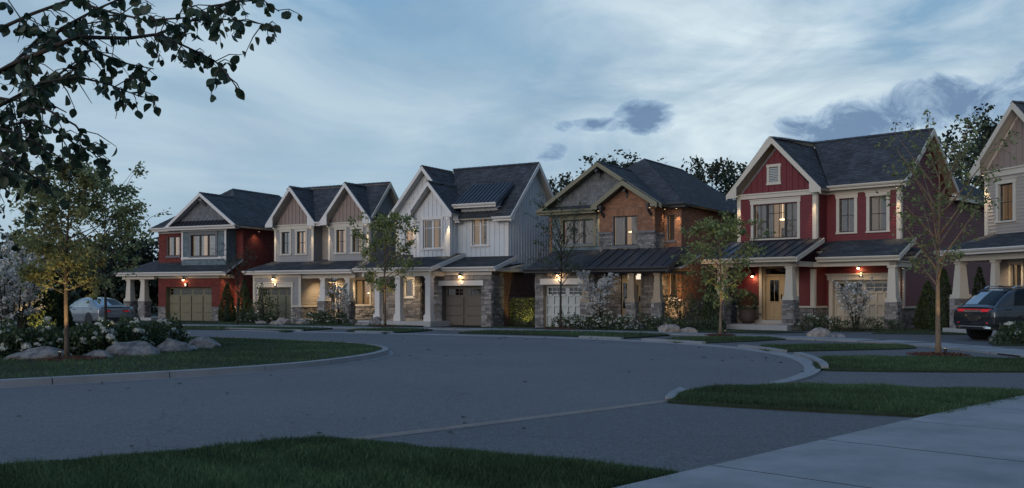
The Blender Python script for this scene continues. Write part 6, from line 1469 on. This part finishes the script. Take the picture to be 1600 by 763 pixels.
# trees behind the houses -------------------------------------------------
BK = 'trees behind the houses'
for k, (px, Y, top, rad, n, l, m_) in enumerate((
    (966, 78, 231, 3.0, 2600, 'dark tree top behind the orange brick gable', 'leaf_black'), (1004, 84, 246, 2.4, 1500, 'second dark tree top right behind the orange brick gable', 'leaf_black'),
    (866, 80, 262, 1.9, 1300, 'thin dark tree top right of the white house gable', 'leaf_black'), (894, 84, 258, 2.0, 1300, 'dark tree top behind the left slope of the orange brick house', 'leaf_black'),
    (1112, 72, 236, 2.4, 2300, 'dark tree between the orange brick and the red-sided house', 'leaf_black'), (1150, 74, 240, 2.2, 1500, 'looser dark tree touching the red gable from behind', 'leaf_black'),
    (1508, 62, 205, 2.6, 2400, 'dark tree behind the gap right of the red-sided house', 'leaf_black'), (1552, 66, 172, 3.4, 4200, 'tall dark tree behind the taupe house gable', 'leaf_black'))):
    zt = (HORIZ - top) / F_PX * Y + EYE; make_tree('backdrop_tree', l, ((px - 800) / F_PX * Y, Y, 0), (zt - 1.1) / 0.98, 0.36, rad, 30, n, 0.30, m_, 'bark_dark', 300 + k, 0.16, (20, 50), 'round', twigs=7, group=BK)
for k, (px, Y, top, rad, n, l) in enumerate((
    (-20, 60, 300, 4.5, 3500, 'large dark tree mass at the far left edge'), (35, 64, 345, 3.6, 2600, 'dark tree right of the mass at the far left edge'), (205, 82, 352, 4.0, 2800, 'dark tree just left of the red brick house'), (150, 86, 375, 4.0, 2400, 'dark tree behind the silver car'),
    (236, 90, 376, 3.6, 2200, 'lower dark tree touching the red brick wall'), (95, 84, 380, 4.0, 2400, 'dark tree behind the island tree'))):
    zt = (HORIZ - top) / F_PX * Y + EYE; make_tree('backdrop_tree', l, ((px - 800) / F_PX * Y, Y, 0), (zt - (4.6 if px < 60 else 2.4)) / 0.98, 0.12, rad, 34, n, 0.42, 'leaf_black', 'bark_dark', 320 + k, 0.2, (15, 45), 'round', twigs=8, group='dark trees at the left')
# a rough dark hedge closes the view below those trees
def wood():
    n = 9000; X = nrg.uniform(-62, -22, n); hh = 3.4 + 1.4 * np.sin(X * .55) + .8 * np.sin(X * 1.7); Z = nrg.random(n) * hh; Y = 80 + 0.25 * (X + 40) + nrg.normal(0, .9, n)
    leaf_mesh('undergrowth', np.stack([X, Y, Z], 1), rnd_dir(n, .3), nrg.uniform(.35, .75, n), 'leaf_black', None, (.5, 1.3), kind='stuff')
wood()
# ------------------------------------------------------------------ near tree whose branches hang into the frame
def near_tree():
    T = thing('overhanging_tree', 'near tree whose dark leafy branches hang into the top left corner', 'tree', (-4.3, 5.2, 0))
    off = Vector((-4.3, 5.2, 0)); r = random.Random(5); NB = MB(); twig_pts = []
    def P(px, py, Y): return Vector(((px - 800) / F_PX * Y, Y, EYE + (HORIZ - py) / F_PX * Y)) - off
    NB.tube([Vector((0, 0, -0.1)), Vector((0.02, 0, 1.2)), Vector((0.08, 0.02, 2.2)), Vector((0.25, 0.0, 3.0)), Vector((0.2, 0.1, 4.2)), Vector((0.1, 0.1, 5.5))], [0.16, 0.13, 0.115, 0.10, 0.07, 0.03], 10)
    start = {0: Vector((0.12, 0.02, 2.35)), 1: Vector((0.22, 0.0, 2.85)), 2: Vector((0.25, 0.02, 3.1)), 3: Vector((0.1, 0.02, 2.25))}
    limbs = [(1, [(-60, 150), (0, 112), (30, 95), (60, 84), (120, 58), (200, 60), (245, 54), (300, 32), (366, 0), (400, -18)], 5.2, .030),
             (2, [(-40, 75), (0, 45), (50, 22), (110, 0), (160, -30)], 5.0, .024), (1, [(60, 84), (95, 45), (150, 15), (230, -20)], 5.05, .018),
             (0, [(-50, 185), (0, 165), (45, 140), (90, 118), (130, 88), (150, 70)], 5.0, .020), (0, [(0, 165), (35, 150), (70, 138), (110, 122)], 5.3, .012),
             (1, [(245, 54), (275, 66), (305, 80), (335, 95), (352, 112), (372, 140)], 5.2, .010), (1, [(300, 32), (345, 30), (385, 33), (430, 42)], 5.25, .009),
             (2, [(110, 0), (175, 20), (230, 32), (290, 28), (330, 10)], 5.35, .012), (3, [(-40, 215), (0, 236), (25, 258), (45, 272), (75, 288)], 4.8, .014), (3, [(0, 200), (50, 188), (95, 208), (120, 228), (145, 246)], 5.1, .012),
             (0, [(60, 130), (120, 120), (170, 132), (195, 142), (222, 152)], 5.15, .010), (2, [(330, 10), (380, 2), (410, 0), (436, 18)], 5.3, .008), (3, [(-20, 240), (0, 270), (10, 300)], 4.7, .012), (0, [(20, 100), (60, 60), (120, 40), (180, 30)], 5.4, .014),
             (3, [(-20, 150), (30, 158), (75, 172), (118, 196), (140, 224), (150, 246)], 5.0, .012), (3, [(-20, 196), (20, 206), (52, 220), (80, 238)], 4.9, .010), (3, [(-30, 260), (2, 270), (22, 284)], 4.85, .009), (0, [(30, 95), (48, 130), (70, 158), (104, 176)], 5.05, .010),
             (1, [(120, 58), (160, 85), (200, 100), (240, 108)], 5.3, .010)]
    for k, (st, px, Y, rad) in enumerate(limbs):
        pts = [P(x, y, Y + 0.35 * math.sin(i * 1.3 + k)) for i, (x, y) in enumerate(px)]
        if px[0][0] < -15: pts = [start[st]] + pts
        n = len(pts); NB.tube(pts, [rad * 0.52 * (1 - 0.8 * i / (n - 1)) + 0.002 for i in range(n)], 6)
        for i in range(n - 1):
            L = (pts[i + 1] - pts[i]).length
            for j in range(max(2, int(L / 0.046))):
                t = r.random(); c = pts[i].lerp(pts[i + 1], t)
                if r.random() < 0.5:
                    d = Vector((r.uniform(-.6, 1), r.gauss(0, .6), r.uniform(-.8, .35))).normalized() * r.uniform(.06, .22); e = c + d + Vector((0, 0, -.02)); NB.tube([c, c + d * .5 + Vector((0, 0, .01)), e], [.0035, .003, .0016], 4, cap=False)
                    for _ in range(r.randint(2, 5)): twig_pts.append(c + (e - c) * r.uniform(.3, 1.05))
                else: twig_pts.append(c)
    NB.build('trunk', 'bark_dark', T, smooth=True)
    prof = [(0, 0), (.22, .14), (.36, .36), (.34, .58), (.2, .8), (0, 1.0)]
    metas = []
    for v in range(4):
        q = MB()
        for sg in (1, -1):
            for i in range(5):
                a, b = prof[i], prof[i + 1]; cz = lambda y: -0.12 * (y - .3) ** 2 * (1 + v * .4)
                ptsf = [(0, a[1], cz(a[1])), (sg * a[0], a[1], cz(a[1]) + (.06 + .05 * v) * a[0] * 2), (sg * b[0], b[1], cz(b[1]) + (.06 + .05 * v) * b[0] * 2), (0, b[1], cz(b[1]))]
                if i == 0: ptsf = [ptsf[0], ptsf[2], ptsf[3]]
                if i == 4: ptsf = [ptsf[0], ptsf[1], ptsf[3]]
                q.face(ptsf if sg > 0 else ptsf[::-1])
        q.face([(-.008, -.3, 0.02), (.008, -.3, 0.02), (.008, 0.02, 0), (-.008, 0.02, 0)])
        metas.append(q.mesh('leaf', 'leaf_over'))
    vis = []
    for p in twig_pts:
        w = p + off; px = 800 + w.x / w.y * F_PX; py = HORIZ - (w.z - EYE) / w.y * F_PX
        vis.append((0 if (-10 < px < 450 and -10 < py < 320) else 1, r.random(), p))
    vis.sort(key=lambda a: a[:2]); q = MB(); n = 0
    for k, (_, _, p) in enumerate(vis):
        d = Vector((r.gauss(0, .5), r.gauss(0, .5), -r.uniform(.25, 1.1))).normalized(); s = r.uniform(.036, .072); x = d.cross(Vector((r.gauss(0, 1), r.gauss(0, 1), r.gauss(0, .3)))).normalized(); z = x.cross(d)
        m_ = Matrix(((x.x, d.x, z.x), (x.y, d.y, z.y), (x.z, d.z, z.z))) 
        me = metas[r.randrange(4)]
        if n < 300:
            o = link('leaf', me, T); mm = m_.to_4x4(); mm = Matrix.Translation(p) @ mm @ Matrix.Diagonal((s, s, s, 1)); o.matrix_local = mm; n += 1
        else:
            t = r.uniform(.7, 1.3)
            for f in me.polygons: q.face([tuple(p + m_ @ (me.vertices[i].co * s)) for i in f.vertices], t)
    q.build('foliage', 'leaf_over', T, kind='stuff'); print('near leaves', len(vis))
near_tree()

# ------------------------------------------------------------------ cars
def cr(pts, n):
    out = []; P = [np.array(p, float) for p in pts]
    for i in range(len(P) - 1):
        a, b, c, d = P[max(i - 1, 0)], P[i], P[i + 1], P[min(i + 2, len(P) - 1)]
        for k in range(n):
            t = k / n; out.append(0.5 * (2 * b + (c - a) * t + (2 * a - 5 * b + 4 * c - d) * t * t + (3 * b - 3 * c + d - a) * t ** 3))
    out.append(P[-1]); return np.array(out)
class Loft:
    """surface through cross-sections; sections are half outlines mirrored about x=0"""
    def __init__(s, sections, nu=6, nv=5):
        S = np.array(sections, float)                      # stations, points, xyz
        a = np.array([cr(sec, nv) for sec in S]); s.G = np.stack([cr(a[:, j], nu) for j in range(a.shape[1])], 1)
    def at(s, u, v):
        n, m, _ = s.G.shape; x = u * (n - 1); y = v * (m - 1); i = min(int(x), n - 2); j = min(int(y), m - 2); a, b = x - i, y - j; g = s.G
        return (g[i, j] * (1 - a) + g[i + 1, j] * a) * (1 - b) + (g[i, j + 1] * (1 - a) + g[i + 1, j + 1] * a) * b
    def add(s, q, caps=True):
        n, m, _ = s.G.shape
        for sg in (1, -1):
            base = len(q.v); q.v.extend([(sg * p[0], p[1], p[2]) for row in s.G for p in row])
            for i in range(n - 1):
                for j in range(m - 1):
                    f = (base + i * m + j, base + (i + 1) * m + j, base + (i + 1) * m + j + 1, base + i * m + j + 1); q.f.append(f if sg < 0 else f[::-1]); q.t.append(1); q.mi.append(q.cur)
            if caps:
                for i, rv in ((0, False), (n - 1, True)): 
                    f = [base + i * m + j for j in range(m)]; z = len(q.v); q.v.append((0, s.G[i, 0][1], s.G[i, 0][2])); f = f + [z]; q.f.append(tuple(f if rv == (sg > 0) else f[::-1])); q.t.append(1); q.mi.append(q.cur)
    def patch(s, q, u0, u1, v0, v1, sg, off, nu=8, nv=4, t=1.0, ease=None):
        """a panel lying on the surface, lifted by off along the outward normal"""
        P = {}
        for i in range(nu + 1):
            for j in range(nv + 1):
                b = j / nv; ua = u0 if not ease else u0 + ease[0] * b; ub = u1 if not ease else u1 + ease[1] * b
                u = ua + (ub - ua) * i / nu; v = v0 + (v1 - v0) * b; e = 1e-3
                p = s.at(u, v); du = s.at(min(1, u + e), v) - s.at(max(0, u - e), v); dv = s.at(u, min(1, v + e)) - s.at(u, max(0, v - e)); n = np.cross(du, dv); n /= np.linalg.norm(n) + 1e-12
                if n[0] < 0 and abs(n[0]) > 0.3: n = -n
                elif abs(n[0]) <= 0.3 and n[2] < 0: n = -n
                p = p + n * off; P[i, j] = (sg * p[0], p[1], p[2])
        for i in range(nu):
            for j in range(nv): q.face([P[i, j], P[i + 1, j], P[i + 1, j + 1], P[i, j + 1]], t)
def wheel(parent, x, y, r, w, sg, spokes=5, dark=False):
    q = MB(); o = sg
    prof = [(r * .62, -w / 2), (r * .93, -w / 2), (r, -w * .36), (r, w * .36), (r * .93, w / 2), (r * .68, w / 2 - .01), (r * .66, w * .2)]
    q.lathe((x, y, r), [(a, h * o) for a, h in prof], 28, 'x'); W = q.build('wheel', 'tyre', parent, smooth=False)
    q = MB(); q.lathe((x, y, r), [(r * .70, o * w * .1), (r * .70, o * (w / 2 - .004)), (r * .645, o * (w / 2 - .004)), (r * .62, o * w * .15)], 28, 'x')
    for k in range(spokes):
        for da in (-.16, .16):
            a = 6.283 * k / spokes + .3; c0 = Vector((0, math.cos(a + da * 1.6), math.sin(a + da * 1.6))); c1 = Vector((0, math.cos(a + da * .8), math.sin(a + da * .8))); t_ = Vector((0, -math.sin(a), math.cos(a))) * r * .055
            p0 = Vector((x + o * (w / 2 - .05), y, r)) + c1 * r * .12; p1 = Vector((x + o * (w / 2 - .02), y, r)) + c0 * r * .66; d = Vector((-o * .03, 0, 0))
            q.hexa([tuple(p0 - t_), tuple(p0 + t_), tuple(p1 + t_ * .8), tuple(p1 - t_ * .8), tuple(p0 - t_ + d), tuple(p0 + t_ + d), tuple(p1 + t_ * .8 + d), tuple(p1 - t_ * .8 + d)])
    q.lathe((x, y, r), [(r * .16, o * (w / 2 - .06)), (r * .15, o * (w / 2 - .03)), (r * .06, o * (w / 2 - .025))], 14, 'x'); q.build('rim', 'rim', W)
    q = MB(); q.lathe((x, y, r), [(r * .60, -o * w * .4), (r * .60, o * w * .0)], 20, 'x'); q.build('brake_disc', 'car_black', W); return W
def car(label, cat, loc, head, paint, kind):
    T = thing(kind, label, cat, (loc[0], loc[1], loc[2]), R(head) - math.pi / 2)
    suv = kind == 'suv'
    def body(st):    # y, half width, sill, belt, crown
        return [[(w * .80, y, zs), (w * .97, y, zs + .07), (w * .995, y, zs + (zb - zs) * .38), (w, y, zs + (zb - zs) * .68), (w * .965, y, zb - .05), (w * .88, y, zb), (w * .5, y, zb + cw * .7), (0, y, zb + cw)] for y, w, zs, zb, cw in st]
    def cabin(st):   # y, belt half, belt z, roof half, roof z
        return [[(wb, y, zb - .03), (wb - (wb - wt) * .25, y + 0, zb + (zt - zb) * .3), (wb - (wb - wt) * .72, y, zb + (zt - zb) * .78), (wt * .96, y, zt - .02), (wt * .62, y, zt + .024), (0, y, zt + .03)] for y, wb, zb, wt, zt in st]
    if suv:
        L = 4.98; B = Loft(body([(0, .84, .50, .92, .02), (.03, .93, .44, .99, .02), (.16, .975, .40, 1.04, .03), (.5, .99, .36, 1.07, .04), (1.1, 1.0, .30, 1.07, .05), (2.4, .995, .27, 1.05, .05), (3.5, .99, .28, 1.03, .05), (4.3, .96, .32, .97, .06), (4.8, .86, .38, .84, .05), (4.98, .70, .45, .66, .03)]))
        K = Loft(cabin([(.10, .86, 1.02, .82, 1.04), (.42, .87, 1.05, .74, 1.34), (.85, .88, 1.06, .68, 1.60), (1.5, .88, 1.06, .66, 1.68), (2.4, .88, 1.05, .66, 1.69), (2.9, .875, 1.05, .645, 1.62), (3.4, .86, 1.04, .70, 1.35), (3.9, .83, 1.02, .80, 1.05)]))
        rw, wy, ww, wx = .385, (.98, 3.97), .28, .86
    else:
        L = 4.70; B = Loft(body([(0, .78, .46, .84, .01), (.03, .87, .38, .90, .015), (.18, .91, .30, .95, .02), (.6, .925, .24, .95, .03), (1.2, .93, .20, .93, .04), (2.4, .925, .18, .90, .04), (3.4, .92, .20, .87, .05), (4.1, .89, .24, .80, .05), (4.5, .80, .30, .69, .04), (4.70, .62, .36, .55, .02)]))
        K = Loft(cabin([(.35, .76, .93, .72, .955), (.75, .79, .94, .66, 1.10), (1.25, .82, .93, .60, 1.31), (1.9, .83, .92, .58, 1.385), (2.4, .83, .91, .58, 1.38), (2.9, .82, .90, .60, 1.25), (3.5, .80, .88, .74, .93), (3.6, .79, .87, .76, .89)]))
        rw, wy, ww, wx = .335, (.92, 3.78), .24, .80
    q = MB(); B.add(q); q.build('body', paint, T, smooth=True)
    q = MB(); K.add(q, False); q.build('cabin', paint, T, smooth=True)
    for sg in (1, -1):
        # side glass in two lights with a bright surround
        for a, b, e in (((.30, .545, (.07, 0)), (.56, .83, (0, -.10))) if suv else ((.27, .52, (.09, 0)), (.535, .84, (0, -.13)))) if False else (((.28, .545, (.06, 0.0)), (.56, .84, (0.0, -.09)))):
            q = MB(); K.patch(q, a - .012, b + .012, .10, .60, sg, .004, ease=e); q.build('window_trim', 'chrome' if not suv else 'car_black', T)
            q = MB(); K.patch(q, a, b, .13, .575, sg, .009, ease=e); q.build('side_window', 'car_glass', T)
        for y in wy:
            q = MB(); q.lathe((sg * (wx + .02), y, rw), [(rw * 1.13, -sg * .1), (rw * 1.13, sg * (.999 - wx if suv else .932 - wx) - sg * .018)], 30, 'x'); q.build('wheel_arch', 'car_black', T)
            wheel(T, sg * wx, y, rw, ww, sg, 5)
        q = MB()
        for u in ((.34, .52) if suv else (.36, .56)): p = B.at(u, .52); q.box(sg * (p[0] - .01) if sg > 0 else -(p[0] + .022), sg * (p[0] + .022) if sg > 0 else -(p[0] - .01), p[1] - .09, p[1] + .09, p[2] + .02, p[2] + .045)
        q.build('door_handle', paint if suv else 'car_black', T)
        q = MB()
        for u in (.30, .47, .66): B.patch(q, u, u + .002, .16, .66, sg, .003, 1, 8)
        q.build('door_seam', 'car_black', T)
        p = K.at(.80, .12); q = MB(); q.hexa([(sg * (p[0] + .02), p[1], p[2] + .03), (sg * (p[0] + .2), p[1], p[2] + .05), (sg * (p[0] + .2), p[1], p[2] + .17), (sg * (p[0] + .04), p[1], p[2] + .15)] + [(sg * (p[0] + .02), p[1] + .1, p[2] + .04), (sg * (p[0] + .18), p[1] + .12, p[2] + .06), (sg * (p[0] + .18), p[1] + .12, p[2] + .15), (sg * (p[0] + .04), p[1] + .1, p[2] + .14)]); q.build('mirror', paint, T)
        q = MB(); B.patch(q, .16, .86, .03, .14, sg, .006, 14, 3); q.build('side_skirt', 'car_black' if suv else paint, T)
        q = MB(); B.patch(q, .9, .955, .55, .8, sg, .006, 6, 3); q.build('headlight', 'car_glass', T)
    # rear glass, laid on the sloping tail
    for sg in (1, -1):
        q = MB(); K.patch(q, .05 if suv else .06, .255 if suv else .30, .62 if suv else .60, 1.0, sg, .008, 8, 6); q.build('rear_window', 'car_glass', T)
        q = MB(); K.patch(q, .84, .99, .62, 1.0, sg, .008, 8, 6); q.build('windscreen', 'car_glass', T)
    def rear(v, x0, x1, z0, z1, m, name, pr=.012, y=None, parent=T):
        """a piece laid across the tail between x0 and x1, following its curve"""
        q = MB(); n = 12; P = []
        for k in range(n + 1):
            x = x0 + (x1 - x0) * k / n; f = abs(x) / (.975 if suv else .91)
            yy = (0.02 + .16 * max(0, f - .55) ** 2 / .2 + (.0)) if y is None else y + .16 * max(0, f - .55) ** 2 / .2
            P.append((x, yy - pr))
        for (xa, ya), (xb, yb) in zip(P, P[1:]): q.hexa([(xa, ya, z0), (xb, yb, z0), (xb, yb + .005, z1), (xa, ya + .005, z1), (xa, ya + .12, z0), (xb, yb + .12, z0), (xb, yb + .12, z1), (xa, ya + .12, z1)])
        return q.build(name, m, parent)
    if suv:
        rear(0, -.82, .82, .985, 1.012, 'tail_light', 'light_bar', .02, .005); rear(0, .40, .90, .925, .985, 'tail_light', 'tail_light', .022, .005); rear(0, -.90, -.40, .925, .985, 'tail_light', 'tail_light', .022, .005)
        rear(0, -.39, .39, .915, .978, 'chrome', 'tailgate_trim', .02, .005); rear(0, -.82, .82, 1.013, 1.05, 'car_black', 'tail_lip', .03, .01)
        rear(0, -.93, .93, .60, .64, 'car_black', 'bumper_crease', .02, 0); rear(0, -.92, .92, .36, .52, 'car_black', 'rear_diffuser', .03, .01); rear(0, -.70, .70, .445, .475, 'chrome', 'bumper_trim', .045, .01)
        rear(0, -.88, -.62, .565, .59, 'tail_light', 'reflector', .018, -.005); rear(0, .62, .88, .565, .59, 'tail_light', 'reflector', .018, -.005); rear(0, -.27, .27, .70, .83, 'paint_graphite', 'plate_recess', .012, 0)
        for x in (-.66, .66): rear(0, x - .13, x + .13, .40, .455, 'chrome', 'exhaust_trim', .05, .01)
        q = MB(); q.hexa([(-.62, .66, 1.525), (.62, .66, 1.525), (.60, .93, 1.60), (-.60, .93, 1.60), (-.62, .66, 1.555), (.62, .66, 1.555), (.60, .95, 1.665), (-.60, .95, 1.665)]); q.build('roof_spoiler', 'car_black', T)
        for sg in (1, -1):
            q = MB(); q.tube([(sg * .62, .95, 1.66), (sg * .63, 1.1, 1.73), (sg * .63, 2.6, 1.75), (sg * .62, 2.85, 1.68)], .018, 6); q.build('roof_rail', 'chrome', T)
        q = MB(); q.hexa([(-.02, .95, 1.70), (.02, .95, 1.70), (.008, 1.0, 1.76), (-.008, 1.0, 1.76), (-.03, 1.2, 1.71), (.03, 1.2, 1.71), (.01, 1.1, 1.74), (-.01, 1.1, 1.74)]); q.build('aerial_fin', 'car_black', T)
    else:
        for s0, s1 in ((.30, .84), (-.84, -.30)): 
            rear(0, s0, s1, .715, .83, 'car_black', 'lamp_housing', .018, .01); rear(0, s0 + .03, s1 - .03, .735, .79, 'tail_light', 'tail_light', .024, .01)
        rear(0, -.30, .30, .77, .785, 'car_black', 'tailgate_crease', .02, .01); rear(0, -.84, .84, .27, .47, 'car_black', 'rear_diffuser', .03, .02); rear(0, -.26, .26, .56, .67, 'paint_silver', 'plate_recess', .014, 0)
        rear(0, -.7, .7, .955, .975, paint, 'boot_lip', .03, .02)
        q = MB(); q.hexa([(-.015, 1.35, 1.37), (.015, 1.35, 1.37), (.006, 1.4, 1.43), (-.006, 1.4, 1.43), (-.03, 1.55, 1.39), (.03, 1.55, 1.39), (.01, 1.48, 1.42), (-.01, 1.48, 1.42)]); q.build('aerial_fin', paint, T)
    if suv: T.scale = (1.05, 1.05, 1.05)
    return T
car('dark grey SUV parked at the right edge, tail towards the street', 'car', (15.35, 32.0, -0.006), 13, 'paint_graphite', 'suv')
car('silver fastback car parked behind the hydrangeas beside the red brick house', 'car', (-18.6, 45.2, 0.0), 139, 'paint_silver', 'fastback_car')
# a few fallen leaves on the road
q = MB(); fl = []
for _ in range(100):
    x, y = rng.uniform(-7, 7), rng.uniform(7.5, 34)
    if rng.random() < 0.6: x, y = rng.choice([(-1.5, 10.8), (-3.6, 9.6), (5.3, 22.5), (-2.4, 24), (0, 33.8), (-6, 15.8), (3, 32)]); x += rng.gauss(0, .8); y += rng.gauss(0, .5)
    a = rng.uniform(0, 6.28); s = rng.uniform(.02, .045) * (1 + y / 40); d = Vector((math.cos(a), math.sin(a), 0)) * s; e = Vector((-d.y, d.x, 0)) * .5; c = Vector((x, y, .012)); u_ = Vector((0, 0, s * .35))
    q.face([tuple(c - d), tuple(c + e + u_), tuple(c + d), tuple(c - e)], rng.uniform(.6, 1.4))
o = q.build('leaf_litter', 'leaf_black', None, kind='stuff')
